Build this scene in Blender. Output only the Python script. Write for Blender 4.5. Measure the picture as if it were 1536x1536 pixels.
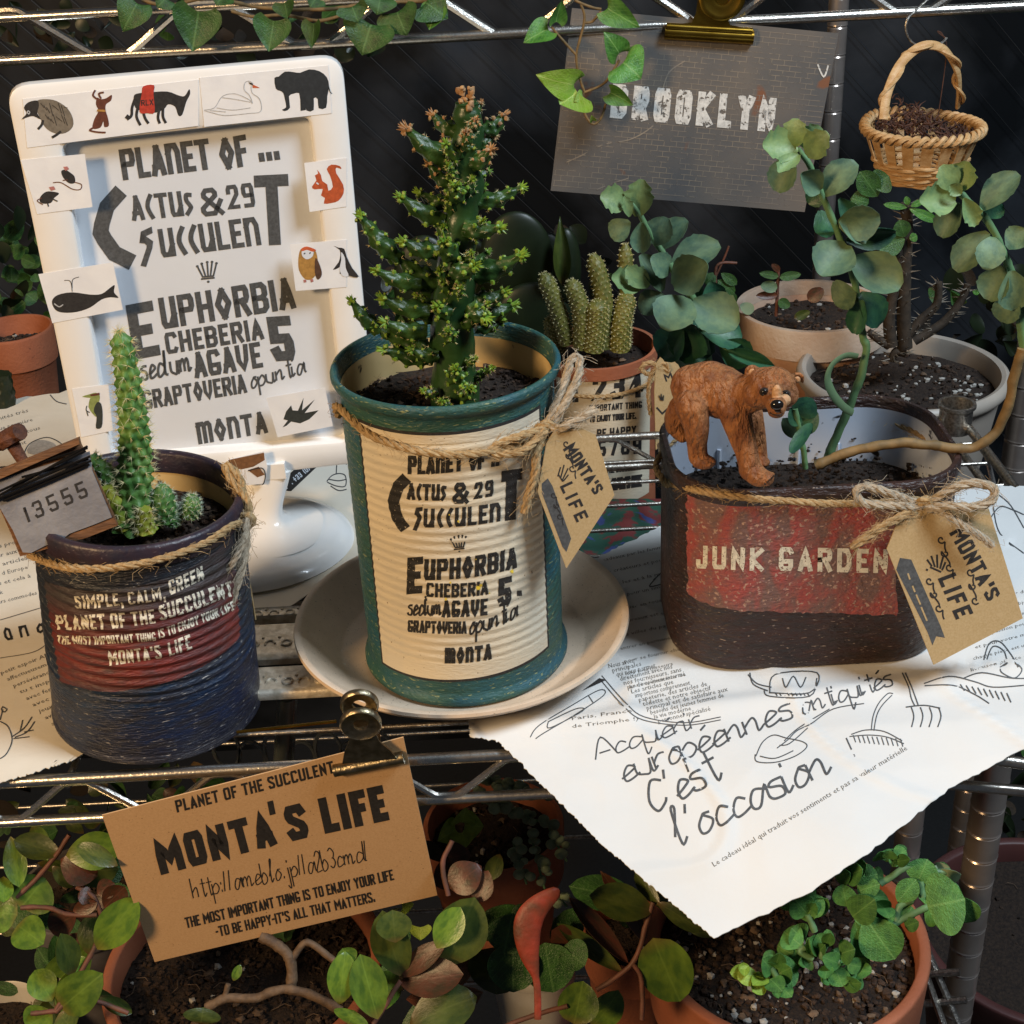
import bpy, math, random
from mathutils import Vector, Matrix, noise
V = Vector
random.seed(7)
SC = bpy.context.scene
COL = SC.collection
for o in list(bpy.data.objects): bpy.data.objects.remove(o)
# ------------------------------------------------------------------ camera
F_PX = 2100.0; PITCH = math.radians(29.06); ROLL = math.radians(3.05)
CAM = V((0, -.4406, .3064))
FW = V((0, math.cos(PITCH), -math.sin(PITCH))); RT0 = V((1, 0, 0)); UP0 = RT0.cross(FW)
CR = math.cos(ROLL) * RT0 - math.sin(ROLL) * UP0
CU = math.cos(ROLL) * UP0 + math.sin(ROLL) * RT0
cd = bpy.data.cameras.new('camera'); cam = bpy.data.objects.new('camera', cd); COL.objects.link(cam)
cd.sensor_width = 36; cd.lens = 36 * F_PX / 1536; cd.clip_start = .01; cd.clip_end = 50
M = Matrix((CR, CU, -FW)).transposed().to_4x4(); M.translation = CAM; cam.matrix_world = M
SC.camera = cam
SC.view_settings.view_transform = 'Standard'; SC.view_settings.look = 'None'
SC.view_settings.exposure = 0; SC.view_settings.gamma = 1
# ------------------------------------------------------------------ world and lamps
w = bpy.data.worlds.new('World'); SC.world = w; w.use_nodes = True
w.node_tree.nodes['Background'].inputs[0].default_value = (.55, .62, .75, 1)
w.node_tree.nodes['Background'].inputs[1].default_value = .06
def lamp(name, loc, target, size, power, col, sy=None):
    l = bpy.data.lights.new(name, 'AREA'); l.size = size; l.energy = power; l.color = col
    if sy: l.shape = 'RECTANGLE'; l.size_y = sy
    o = bpy.data.objects.new(name, l); COL.objects.link(o); o.location = loc
    o.rotation_euler = (V(target) - V(loc)).to_track_quat('-Z', 'Y').to_euler()
    return o
lamp('warm_room_lamp', (-.80, -.80, .62), (0, 0, 0), .20, 13.5, (1, .66, .34))
lamp('cool_ceiling_lamp', (.62, -.30, .98), (0.02, .05, 0), .34, 16.5, (.76, .88, 1))
# ------------------------------------------------------------------ helpers
def W(px, py, X=None, Y=None, Z=None, d=None):
    v = FW + CR * ((px - 768) / F_PX) - CU * ((py - 768) / F_PX)
    if d is not None: t = d
    elif Y is not None: t = (Y - CAM.y) / v.y
    elif X is not None: t = (X - CAM.x) / v.x
    else: t = (Z - CAM.z) / v.z
    return CAM + v * t
def ray(px, py): return (FW + CR * ((px - 768) / F_PX) - CU * ((py - 768) / F_PX)).normalized()
def depth(P): return (P - CAM).dot(FW)
MATS = {}
def mat(name, col, col2=None, rough=.6, metal=0, scale=300, bump=0, bscale=None, stretch=(1, 1, 1), lo=.35, hi=.65, spots=None, spot=(.8, .8, .8),
        spscale=800, spst=(1, 1, 1), trans=0, alpha_wear=None, ior=1.45, coat=0, sss=0, zr=None, detail=6, rvar=0, spec=.5, bst=None, dist=.3, leaf=None, fold=0):
    m = bpy.data.materials.new(name); m.use_nodes = True; t = m.node_tree; N = t.nodes; L = t.links
    b = N['Principled BSDF']; out = N['Material Output']
    tc = N.new('ShaderNodeTexCoord')
    def nz(sc, st, det=detail):
        mp = N.new('ShaderNodeMapping'); mp.inputs['Scale'].default_value = st; L.new(tc.outputs['Object'], mp.inputs[0])
        n = N.new('ShaderNodeTexNoise'); n.inputs['Scale'].default_value = sc; n.inputs['Detail'].default_value = det; n.inputs['Distortion'].default_value = dist
        L.new(mp.outputs[0], n.inputs['Vector']); return n
    def ramp(src, a, bb):
        r = N.new('ShaderNodeMapRange'); r.inputs[1].default_value = a; r.inputs[2].default_value = bb; L.new(src, r.inputs[0]); return r.outputs[0]
    def mix(f, A, B):
        x = N.new('ShaderNodeMix'); x.data_type = 'RGBA'
        L.new(f, x.inputs[0])
        for s, c in ((x.inputs[6], A), (x.inputs[7], B)):
            if isinstance(c, tuple): s.default_value = (*c[:3], 1)
            else: L.new(c, s)
        return x.outputs[2]
    col2 = col2 or tuple(c * .72 for c in col)
    n1 = nz(scale, stretch)
    if zr:   # colour bands by height: [(z, colour)...]
        sp = N.new('ShaderNodeSeparateXYZ'); L.new(tc.outputs['Object'], sp.inputs[0])
        n0 = nz(60, (1, 1, 1), 3); ad = N.new('ShaderNodeMath'); ad.operation = 'MULTIPLY_ADD'; L.new(n0.outputs[0], ad.inputs[0])
        z0, z1 = zr[0][0], zr[-1][0]; ad.inputs[1].default_value = (z1 - z0) * .18; L.new(sp.outputs[2], ad.inputs[2])
        f = ramp(ad.outputs[0], z0 + (z1 - z0) * .09, z1 + (z1 - z0) * .09)
        cr = N.new('ShaderNodeValToRGB'); L.new(f, cr.inputs[0])
        els = cr.color_ramp.elements
        for i, (z, c) in enumerate(zr):
            p = (z - z0) / (z1 - z0)
            e = els[i] if i < 2 else els.new(p)
            e.position = p; e.color = (*c, 1)
        base = mix(ramp(n1.outputs[0], lo, hi), cr.outputs[0], col2)
    else: base = mix(ramp(n1.outputs[0], lo, hi), col, col2)
    if rvar:
        oi = N.new('ShaderNodeObjectInfo'); hs = N.new('ShaderNodeHueSaturation')
        r = ramp(oi.outputs['Random'], 0, 1); r.node.inputs[3].default_value = 1 - rvar; r.node.inputs[4].default_value = 1 + rvar
        L.new(base, hs.inputs['Color']); L.new(r, hs.inputs['Value']); base = hs.outputs[0]
    if leaf:
        sp = N.new('ShaderNodeSeparateXYZ'); L.new(tc.outputs['Object'], sp.inputs[0])
        def mt(op, x, y=None):
            q = N.new('ShaderNodeMath'); q.operation = op
            for s_, v_ in ((q.inputs[0], x), (q.inputs[1], y)):
                if v_ is None: continue
                if isinstance(v_, (int, float)): s_.default_value = v_
                else: L.new(v_, s_)
            return q.outputs[0]
        ax = mt('ABSOLUTE', sp.outputs[0]); mid = ramp(ax, .030, .008)
        side = mt('ABSOLUTE', mt('SUBTRACT', mt('FRACT', mt('MULTIPLY', mt('SUBTRACT', sp.outputs[1], mt('MULTIPLY', ax, 1.1)), 6)), .5))
        sf = mt('MULTIPLY', ramp(side, .07, .0), leaf[2]); base = mix(mt('MAXIMUM', mt('MULTIPLY', mid, leaf[1]), sf), base, leaf[0])
        nb = nz(2.2, (1, 1, 1), 3); base = mix(mt('MULTIPLY', ramp(nb.outputs[0], .5, .7), .5), base, tuple(x * 1.5 + .01 for x in col))
        base = mix(mt('MULTIPLY', ramp(sp.outputs[1], .22, .0), .6), base, leaf[3])
    if spots:
        n2 = nz(spscale, spst, 3); base = mix(ramp(n2.outputs[0], spots, spots + .05), base, spot)
    L.new(base, b.inputs['Base Color'])
    b.inputs['Roughness'].default_value = rough; b.inputs['Metallic'].default_value = metal
    b.inputs['Coat Weight'].default_value = coat; b.inputs['IOR'].default_value = ior
    b.inputs['Transmission Weight'].default_value = trans; b.inputs['Specular IOR Level'].default_value = spec
    if sss:
        b.inputs['Subsurface Weight'].default_value = sss; b.inputs['Subsurface Radius'].default_value = (1, .8, .4); b.inputs['Subsurface Scale'].default_value = .002
    if bump:
        n3 = nz(bscale or scale, bst or stretch, 8); bp = N.new('ShaderNodeBump'); bp.inputs['Strength'].default_value = 1; bp.inputs['Distance'].default_value = bump
        L.new(n3.outputs[0], bp.inputs['Height']); L.new(bp.outputs[0], b.inputs['Normal'])
    if alpha_wear:
        n4 = nz(alpha_wear[0], (1, 1, 1), 6); L.new(ramp(n4.outputs[0], alpha_wear[1] + .04, alpha_wear[1] - .04), b.inputs['Alpha'])
    MATS[name] = m; return m
class MB:
    def __init__(s): s.v = []; s.f = []
    def add(s, vs, fs):
        n = len(s.v); s.v += [V(x) for x in vs]; s.f += [tuple(i + n for i in f) for f in fs]; return s
    def tube(s, path, r, n=10, caps=True, closed=False, flat=1.0, upv=None):
        path = [V(p) for p in path]; k = len(path); rs = r if callable(r) else (lambda t: r); vs = []; fs = []
        prev = None
        for i, p in enumerate(path):
            if closed: t = path[(i + 1) % k] - path[i - 1]
            else: t = path[min(i + 1, k - 1)] - path[max(i - 1, 0)]
            t.normalize()
            if prev is None: prev = (upv.copy() if upv else (V((0, 0, 1)) if abs(t.z) < .9 else V((1, 0, 0))))
            a = (prev - t * prev.dot(t)).normalized(); b = t.cross(a); prev = a; q = rs(i / max(k - 1, 1))
            for j in range(n):
                th = 2 * math.pi * j / n; vs.append(p + (a * math.cos(th) * flat + b * math.sin(th)) * q)
        m = k if closed else k - 1
        for i in range(m):
            for j in range(n):
                i2 = (i + 1) % k; fs.append((i * n + j, i * n + (j + 1) % n, i2 * n + (j + 1) % n, i2 * n + j))
        if caps and not closed: fs.append(tuple(range(n))[::-1]); fs.append(tuple((k - 1) * n + j for j in range(n)))
        return s.add(vs, fs)
    def lathe(s, prof, n=64, loc=(0, 0, 0), mtx=None, rfun=None, close=True):
        vs = []; fs = []; k = len(prof); loc = V(loc)
        for i, (r, z) in enumerate(prof):
            for j in range(n):
                th = 2 * math.pi * j / n; rr = rfun(r, z, th) if rfun else r
                p = V((rr * math.cos(th), rr * math.sin(th), z)); p = mtx @ p if mtx else p + loc; vs.append(p)
        for i in range(k - 1):
            for j in range(n): fs.append((i * n + j, i * n + (j + 1) % n, (i + 1) * n + (j + 1) % n, (i + 1) * n + j))
        if close: fs.append(tuple(range(n))[::-1]); fs.append(tuple((k - 1) * n + j for j in range(n)))
        return s.add(vs, fs)
    def loops(s, rings, cap0=True, cap1=True):
        n = len(rings[0]); vs = [p for r in rings for p in r]; fs = []
        for i in range(len(rings) - 1):
            for j in range(n): fs.append((i * n + j, i * n + (j + 1) % n, (i + 1) * n + (j + 1) % n, (i + 1) * n + j))
        if cap0: fs.append(tuple(range(n))[::-1])
        if cap1: fs.append(tuple((len(rings) - 1) * n + j for j in range(n)))
        return s.add(vs, fs)
    def grid(s, rows, thick=0, nrm=None):
        a = len(rows); b = len(rows[0]); vs = [V(p) for r in rows for p in r]
        fs = [(i * b + j, i * b + j + 1, (i + 1) * b + j + 1, (i + 1) * b + j) for i in range(a - 1) for j in range(b - 1)]
        if thick:
            n = len(vs); nn = nrm
            v2 = [v - (nn if nn else V((0, 0, 1))) * thick for v in vs]
            f2 = [tuple(x + n for x in f[::-1]) for f in fs]
            edge = [(i) for i in range(b)] + [i * b + b - 1 for i in range(1, a)] + [(a - 1) * b + j for j in range(b - 2, -1, -1)] + [i * b for i in range(a - 2, 0, -1)]
            f3 = [(edge[i], edge[i] + n, edge[(i + 1) % len(edge)] + n, edge[(i + 1) % len(edge)]) for i in range(len(edge))]
            vs += v2; fs += f2 + f3
        return s.add(vs, fs)
    def box(s, c, x, y, z):
        c, x, y, z = V(c), V(x) / 2, V(y) / 2, V(z) / 2
        vs = [c + x * a + y * b + z * d for a in (-1, 1) for b in (-1, 1) for d in (-1, 1)]
        return s.add(vs, [(0, 1, 3, 2), (4, 6, 7, 5), (0, 4, 5, 1), (2, 3, 7, 6), (0, 2, 6, 4), (1, 5, 7, 3)])
    def blob(s, c, r, sx=1, sy=1, sz=1, n=8, k=6, rough=0, rot=None):
        vs = []; fs = []; c = V(c)
        for i in range(k + 1):
            ph = math.pi * i / k
            for j in range(n):
                th = 2 * math.pi * j / n; d = V((math.sin(ph) * math.cos(th) * sx, math.sin(ph) * math.sin(th) * sy, math.cos(ph) * sz))
                if rough and 0 < i < k: d *= 1 + random.uniform(-rough, rough)
                if rot: d = rot @ d
                vs.append(c + d * r)
        for i in range(k):
            for j in range(n): fs.append((i * n + j, (i + 1) * n + j, (i + 1) * n + (j + 1) % n, i * n + (j + 1) % n))
        return s.add(vs, fs)
    def slab(s, pts, nrm, thick):
        n = len(pts); a = [V(p) for p in pts]; b = [p - nrm * thick for p in a]
        return s.add(a + b, [tuple(range(n)), tuple(range(2 * n - 1, n - 1, -1))] + [(i, i + n, (i + 1) % n + n, (i + 1) % n) for i in range(n)])
    def mesh(s, name, mt, off=V((0, 0, 0)), smooth=True, sharp=40):
        me = bpy.data.meshes.new(name); me.from_pydata([tuple(v - off) for v in s.v], [], s.f); me.update()
        if mt: me.materials.append(mt)
        if smooth and len(me.polygons):
            me.polygons.foreach_set('use_smooth', [True] * len(me.polygons)); me.set_sharp_from_angle(angle=math.radians(sharp))
        return me
ROOT = {}
def thing(name, label, cat, loc, group=None):
    o = bpy.data.objects.new(name, None); COL.objects.link(o); o.location = loc; o.empty_display_size = .01
    o['label'] = label; o['category'] = cat
    group = group or dict(shelf_post='ringed steel shelf posts', gift_tag='kraft gift tags tied on with twine', flower_pot='plant pots on and under the shelf', tin_can='hand-painted tin cans used as planters',
                          small_cactus='little round cactus offsets in the blue tin', ivy_vine='ivy hanging among the rails').get(name)
    if group: o['group'] = group
    ROOT[o] = V(loc); return o
def part(name, mb, mt, parent=None, label=None, kind=None, smooth=True, sharp=40):
    off = ROOT.get(parent, V((0, 0, 0))) if parent else V((0, 0, 0))
    o = bpy.data.objects.new(name, mb.mesh(name, mt, off, smooth, sharp)); COL.objects.link(o)
    if parent: o.parent = parent
    ROOT[o] = off
    if label: o['label'] = label
    if kind: o['kind'] = kind
    return o
def inst(name, me, mtx, parent):
    o = bpy.data.objects.new(name, me); COL.objects.link(o); o.parent = parent; off = ROOT[parent]; ROOT[o] = off
    o.matrix_local = Matrix.Translation(-off) @ mtx; return o
def smooth(pts, n=6, closed=False):
    pts = [V(p) for p in pts]; out = []; k = len(pts); g = lambda i: pts[i % k] if closed else pts[max(0, min(k - 1, i))]
    for i in range(k if closed else k - 1):
        a, b, c, d = g(i - 1), g(i), g(i + 1), g(i + 2)
        for j in range(n):
            t = j / n; out.append(.5 * ((2 * b) + (c - a) * t + (2 * a - 5 * b + 4 * c - d) * t * t + (3 * b - a - 3 * c + d) * t ** 3))
    if not closed: out.append(pts[-1])
    return out
# ---- ray casts on to surfaces, so that print lies on the real surface
class Plane:
    def __init__(s, p, n): s.p = V(p); s.n = V(n).normalized()
    def __call__(s, px, py, off=0):
        v = ray(px, py); p = s.p + s.n * off; return CAM + v * ((p - CAM).dot(s.n) / v.dot(s.n))
class Cone:   # axis along local z
    def __init__(s, mtx, r0, r1, h, wav=None): s.wav = wav; s.m = mtx; s.i = mtx.inverted(); s.r0 = r0; s.k = (r1 - r0) / h
    def loc(s, px, py, off=0):
        o = s.i @ CAM; v = s.i.to_3x3() @ ray(px, py); r0 = s.r0 + off; k = s.k
        a = v.x ** 2 + v.y ** 2 - (k * v.z) ** 2; q = r0 + k * o.z; b = 2 * (o.x * v.x + o.y * v.y - q * k * v.z); c = o.x ** 2 + o.y ** 2 - q * q
        D = b * b - 4 * a * c
        return o + v * ((-b - math.sqrt(max(D, 0))) / (2 * a))
    def __call__(s, px, py, off=0):
        p = s.loc(px, py, off)
        if s.wav:
            k = 1 + s.wav(p.z) / math.hypot(p.x, p.y); p = V((p.x * k, p.y * k, p.z))
        return s.m @ p
class Field:
    def __init__(s, h): s.h = h
    def __call__(s, px, py, off=0):
        v = ray(px, py); t0 = (.07 - CAM.z) / v.z; t = t0; st = .006
        for i in range(220):
            p = CAM + v * t
            if p.z < s.h(p.x, p.y) + off: break
            t += st
        a, b = t - st, t
        for i in range(22):
            m = (a + b) / 2; p = CAM + v * m
            if p.z < s.h(p.x, p.y) + off: b = m
            else: a = m
        return CAM + v * b
# ---- lettering, drawn stroke by stroke
G = dict(A='6:00 48 80,12 72', B='6:00 08 68 87 85 64 04,64 83 81 60 00', C='6:87 78 18 07 01 10 70 81', D='6:00 08 68 86 82 60 00', E='5:80 00 08 88,04 64',
 F='5:00 08 88,04 64', G='6:87 78 18 07 01 10 70 81 83 43', H='6:00 08,80 88,04 84', I='1:40 48', J='5:88 81 70 10 01 02', K='6:00 08,88 04 80', L='5:08 00 80',
 M='8:00 08 43 88 80', N='6:00 08 80 88', O='6:01 07 18 78 87 81 70 10 01', P='6:00 08 78 87 85 74 04', Q='6:01 07 18 78 87 81 70 10 01,52 80', R='6:00 08 78 87 85 74 04,44 80',
 S='6:87 78 18 07 06 15 73 82 81 70 10 01', T='6:08 88,48 40', U='6:08 01 10 70 81 88', V='6:08 40 88', W='8:08 20 45 60 88', X='6:00 88,08 80', Y='6:08 44 88,44 40', Z='6:08 88 00 80')
G.update({'1': '3:16 48 40', '2': '5:06 07 18 78 87 85 00 80', '3': '5:07 18 78 87 85 74 34,74 83 81 70 10 01', '4': '5:60 68 02 82', '5': '5:88 08 04 74 83 81 70 10 01',
 '7': '5:08 88 30', '8': '5:14 05 07 18 78 87 85 74 14 03 01 10 70 81 83 74', '9': '5:84 14 05 07 18 78 87 81 70 10', '0': '5:01 07 18 78 87 81 70 10 01', '6': '5:78 18 07 01 10 70 81 83 74 04',
 '&': '7:80 16 17 28 58 67 66 02 01 10 50 84', '.': '1:40 41', ',': '1:41 4b', "'": '1:48 46', '-': '3:04 84', '!': '1:48 43,40 41', '/': '4:00 88', ':': '1:40 41,43 44', '+': '5:04 84,40 48', '(': '3:88 46 42 80', ')': '3:08 46 42 00'})
GP = dict(G); GP.update(A='6:~00 23 48,~80 65 48,12 72', O='6:~40 13 04 15 48,~40 73 84 75 48', N='6:00 08,06 28 68 86 80', C='4:~88 36 14 32 70', U='6:08 01 10 50 83,88 80', M='8:00 08,07 28 38 47 40,47 68 78 87 80',
 S='4:~87 27 15 63 72 00', V='6:08 03 40 73 88')
GC = dict(a='6:63 34 12 10 30 64 61 70', c='5:53 34 12 10 30 61', d='6:63 34 12 10 30 62 78 61 80', e='5:01 32 53 34 12 10 30 61', i='2:04 00 21,16 17', l='3:02 38 28 10 31', m='8:04 00,02 24 33 30,32 54 63 60 81',
 n='6:04 00,02 34 43 40 61', o='5:34 12 10 30 52 34 54', p='5:04 0d,02 34 52 30 00', q='6:63 34 12 10 30 62,64 6d 8b', r='4:04 00,02 24 44', s='5:54 24 13 42 40 10 01', t='4:37 30 51,15 55', u='6:04 01 20 40 54,54 50 71',
 h='5:08 00,02 34 43 40', b='5:08 00 30 52 34 02', y='5:04 11 42,54 2d 0c', j='3:24 2d 0c,26 27', A='7:00 48 80,22 62', v='4:04 20 44', w='7:04 10 33 50 74', x='4:04 40,44 00', g='5:63 34 12 10 30 64,63 5d 1c', f='4:58 37 30,14 54')
GC.update({'é': '5:01 32 53 34 12 10 30 61,36 57', "'": '3:38 26', '!': '3:48 43,41 40', '/': '3:00 38', ':': '2:10 11,13 14', 'C': '6:76 47 13 20 51 62', '1': '2:08 00', '2': '4:06 28 46 00 40', '3': '4:08 48 24 42 20 01', '.': '2:10 11', 'L': '5:08 00 50', '5': '4:48 08 05 44 20 00', ' ': '4:'})
def cc(c): return int(c) if c.isdigit() else -(ord(c) - 96)
def layout(txt, font, t, gap, script=False):
    out = []; x = 0
    for ch in txt:
        if ch == ' ' or ch not in font: x += .34; continue
        wd, _, body = font[ch].partition(':'); wd = int(wd) / 10 * (1 if script else .92)
        for st in (body.split(',') if body else []):
            sm_ = st.startswith('~'); pts = [(cc(a[0]) / 8, cc(a[1]) / 8) for a in st.strip('~').split()]
            if sm_: pts = [(p.x, p.y) for p in smooth([V((*q_, 0)) for q_ in pts], 4)]
            if script: out.append([(x + a * .8, b) for a, b in pts])
            else:
                # centre lines are inset by half a stroke
                out.append([(x + t * .5 + a * max(wd - t, .0001), t * .5 + b * (1 - t)) if wd > .1 else (x + t * .5, t * .5 + b * (1 - t)) for a, b in pts])
        x += (wd if script else max(wd, t)) + gap
    return out, x - gap
TEXN = [0]
def strokes_to(mb, strokes, t, fn, step=.25, asp=1.0, smoothn=0, off=0, ends=True, wide=False):
    # strokes are in glyph units; asp = local width/height ratio so that strokes keep an even weight
    for st in strokes:
        TEXN[0] += 1; o = off + (TEXN[0] % 11) * .000003
        pts = [V((a * asp, b, 0)) for a, b in st]
        if smoothn and len(pts) > 2: pts = smooth(pts, smoothn)
        if ends and smoothn == 0 and len(pts) > 1 and (pts[0] - pts[-1]).length > 1e-4:
            pts[0] = pts[0] - (pts[1] - pts[0]).normalized() * t * .5; pts[-1] = pts[-1] + (pts[-1] - pts[-2]).normalized() * t * .5
        q = [pts[0]]
        for p in pts[1:]:
            d = (p - q[-1]).length
            if d < 1e-5: continue
            k = max(1, int(d / step)); a = q[-1].copy()
            for j in range(1, k + 1): q.append(a.lerp(p, j / k))
        if len(q) < 2: continue
        vs = []; n = len(q)
        cl = (q[0] - q[-1]).length < 1e-4
        for i, p in enumerate(q):
            if cl and i in (0, n - 1): d1 = q[-1] - q[-2]; d2 = q[1] - q[0]
            else: d1 = p - q[i - 1] if i else q[1] - p; d2 = q[i + 1] - p if i < n - 1 else d1
            n1 = V((-d1.y, d1.x, 0)).normalized(); n2 = V((-d2.y, d2.x, 0)).normalized(); m = (n1 + n2)
            if m.length < .2: m = n1
            m.normalize(); h = t * .5 / max(m.dot(n1), .55)
            for sg in ((1, -1) if not wide else (1, .5, 0, -.5, -1)):
                r = p + m * h * sg; vs.append(fn(r.x / asp, r.y, o))
        m_ = 5 if wide else 2; mb.add(vs, [(m_ * i + k, m_ * i + k + 1, m_ * (i + 1) + k + 1, m_ * (i + 1) + k) for i in range(n - 1) for k in range(m_ - 1)])
def line(parent, surf, mt, txt, font, p0, p1, h, t=.2, gap=.1, sag=0, name='lettering', script=False, off=.0001, up=None, h1=None, step=.25, mb=None, jit=0, slant=0):
    """one line of print: baseline from pixel p0 to p1, letters h pixels tall, laid on surf"""
    own = mb is None; mb = mb or MB(); step = min(step, 3.2 / h) if getattr(surf, 'wav', None) else step; p0 = V((*p0, 0)); p1 = V((*p1, 0)); d = p1 - p0
    u = V((d.y, -d.x, 0)).normalized() if up is None else V((*up, 0)).normalized()
    st, wd = layout(txt, font, t, gap, script); asp = d.length / (wd * h)
    if slant: st = [[(a + slant * b, b) for a, b in s_] for s_ in st]
    if jit:
        rr = random.Random(len(txt)); st = [[(a + rr.uniform(-jit, jit), b + rr.uniform(-jit, jit)) for a, b in s_] for s_ in st]
    def fn(a, b, o):
        s = a / wd; hh = h + ((h1 or h) - h) * s; q = p0 + d * s + u * (b * hh) + V((0, 1, 0)) * sag * 4 * s * (1 - s)
        return surf(q.x, q.y, o)
    strokes_to(mb, st, t, fn, step=step, asp=asp, smoothn=5 if script else 0, off=off, ends=not script, wide=bool(getattr(surf, 'wav', None)))
    if own: return part(name, mb, mt, parent, smooth=False)
def draw(parent, surf, mt, strokes, wpx, name='drawing', off=.00012, sm=5, mb=None):
    """pen strokes given in pixels on surf"""
    own = mb is None; mb = mb or MB()
    strokes_to(mb, strokes, wpx, lambda a, b, o: surf(a, b, o), step=12, smoothn=sm, off=off, ends=False)
    if own: return part(name, mb, mt, parent, smooth=False)
def poly(parent, surf, mt, pts, name='print', off=.00014, sm=3, thick=0, nrm=None, mb=None):
    q = smooth([V((*p, 0)) for p in pts], sm, True) if sm else [V((*p, 0)) for p in pts]
    P = [surf(p.x, p.y, off) for p in q]; own = mb is None; mb = mb or MB()
    if thick: mb.slab(P, nrm, thick)
    else: mb.add(P, [tuple(range(len(P)))])
    if own: return part(name, mb, mt, parent, smooth=False)
_tc = {}
def body_text(txt):
    if txt not in _tc:
        c = bpy.data.curves.new('t', 'FONT'); c.body = txt; c.resolution_u = 1; o = bpy.data.objects.new('t', c); COL.objects.link(o)
        dg = bpy.context.evaluated_depsgraph_get(); me = bpy.data.meshes.new_from_object(o.evaluated_get(dg))
        vs = [v.co.copy() for v in me.vertices]; fs = [tuple(p.vertices) for p in me.polygons]
        bpy.data.objects.remove(o); bpy.data.curves.remove(c); bpy.data.meshes.remove(me)
        _tc[txt] = (vs, fs, min(v.x for v in vs), max(v.x for v in vs))
    return _tc[txt]
def small(mb, surf, txt, p0, p1, h, off=.0001, up=None):
    vs, fs, a, b = body_text(txt); p0 = V((*p0, 0)); p1 = V((*p1, 0)); d = p1 - p0; u = V((d.y, -d.x, 0)).normalized() if up is None else V((*up, 0)).normalized()
    mb.add([surf(*(p0 + d * ((v.x - a) / (b - a)) + u * (v.y / .7 * h)).xy, off) for v in vs], fs)
def zz(L, ox, oy, s): return [(ox + a / s, oy + b / s) for a, b in L]
# ---- twine: three plies and loose fibres
def twine(name, path, r, parent, fuzz=1.0, mt='twine', pitch=9):
    path = smooth(path, 5); k = len(path); L = [0]
    for a, b in zip(path, path[1:]): L.append(L[-1] + (b - a).length)
    n = max(8, int(L[-1] / (r * .7))); P = []
    j = 0
    for i in range(n + 1):
        s = L[-1] * i / n
        while j < k - 2 and L[j + 1] < s: j += 1
        P.append(path[j].lerp(path[j + 1], (s - L[j]) / max(L[j + 1] - L[j], 1e-9)))
    fr = []; prev = V((.1, .2, 1))
    for i, p in enumerate(P):
        t = (P[min(i + 1, n)] - P[max(i - 1, 0)]).normalized(); a = (prev - t * prev.dot(t)).normalized(); prev = a; fr.append((a, t.cross(a), t))
    mb = MB()
    for s in range(3):
        q = []
        for i, p in enumerate(P):
            th = i * .7 * 6.28 / pitch + s * 2.094; a, b, t = fr[i]; q.append(p + (a * math.cos(th) + b * math.sin(th)) * r * .5)
        mb.tube(q, lambda t: r * .62 * (1 + .12 * math.sin(t * 90 + s)), 6)
    o = part(name, mb, MATS[mt], parent)
    fb = MB()
    for i in range(int(n * 1.6 * fuzz)):
        q = random.randrange(n + 1); a, b, t = fr[q]; th = random.uniform(0, 6.28); d = (a * math.cos(th) + b * math.sin(th)); l = random.uniform(1, 4.5) * r
        p0 = P[q] + d * r * .9; p1 = p0 + d * l * .3 + t * l * random.choice((-1, 1)) * .7; p2 = p1 + d * l * random.uniform(-.1, .5) + t * l * random.uniform(-.5, .5) - V((0, 0, l * .1))
        fb.tube([p0, p1, p2], r * .05, 3, caps=False)
    part('loose_fibres', fb, MATS[mt], o, kind='stuff')
    return o
# ------------------------------------------------------------------ materials
mat('chrome', (.88, .84, .76), (.70, .66, .6), rough=.26, metal=1, scale=500, bump=.0001, bscale=900)
mat('chrome_worn', (.60, .56, .5), (.3, .27, .23), rough=.36, metal=1, scale=700, bump=.0002, bscale=1200)
mat('post_metal', (.60, .52, .46), (.5, .43, .38), rough=.3, metal=.8, scale=90)
mat('window_dark', (.004, .005, .006), (.045, .050, .058), rough=.35, scale=7, lo=.45, hi=.75)  # paler grey noise patches paint dim reflections into the dark glass
mat('wired_glass', (.035, .036, .036), (.012, .013, .014), rough=.5, scale=9)
mat('floor_dark', (.012, .012, .012), rough=.8)
mat('kraft', (.60, .385, .20), (.54, .335, .165), rough=.85, scale=1500, bump=.00004, bscale=3000, spots=.68, spot=(.27, .15, .06), spscale=1300)
mat('kraft_tag', (.46, .33, .17), (.40, .28, .13), rough=.85, scale=1400, bump=.00004, bscale=3000, spots=.7, spot=(.28, .17, .07), spscale=1300)
mat('ink', (.018, .016, .016), (.03, .028, .027), rough=.7, scale=900)
mat('ink_grey', (.055, .058, .06), (.09, .095, .1), rough=.6, scale=900)
mat('ink_worn', (.022, .02, .018), rough=.7, scale=900, alpha_wear=(1600, .66))
mat('ink_news', (.10, .09, .08), (.16, .15, .13), rough=.8, scale=1500)
mat('newsprint', (.74, .68, .57), (.66, .59, .47), rough=.9, scale=18, bump=.0006, bscale=45, sss=0, detail=4)
mat('white_paper', (.67, .67, .65), (.62, .62, .60), rough=.85, scale=14, bump=.0009, bscale=32, detail=5)
mat('sheet', (.66, .695, .74), (.63, .665, .715), rough=.6, scale=30, bump=.0002, bscale=40)
mat('white_plastic', (.82, .81, .79), (.80, .785, .75), rough=.22, scale=60, coat=.3)
mat('tape', (.80, .80, .80), (.74, .745, .76), rough=.35, scale=120, bump=.0001, bscale=200)
mat('green_paint', (.030, .088, .062), (.016, .080, .105), rough=.5, scale=45, stretch=(1, 1, 3), bump=.0006, bscale=420, bst=(1, 1, 3), spots=.62, spot=(.22, .25, .12), spscale=330, spst=(1, 1, 5))
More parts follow.
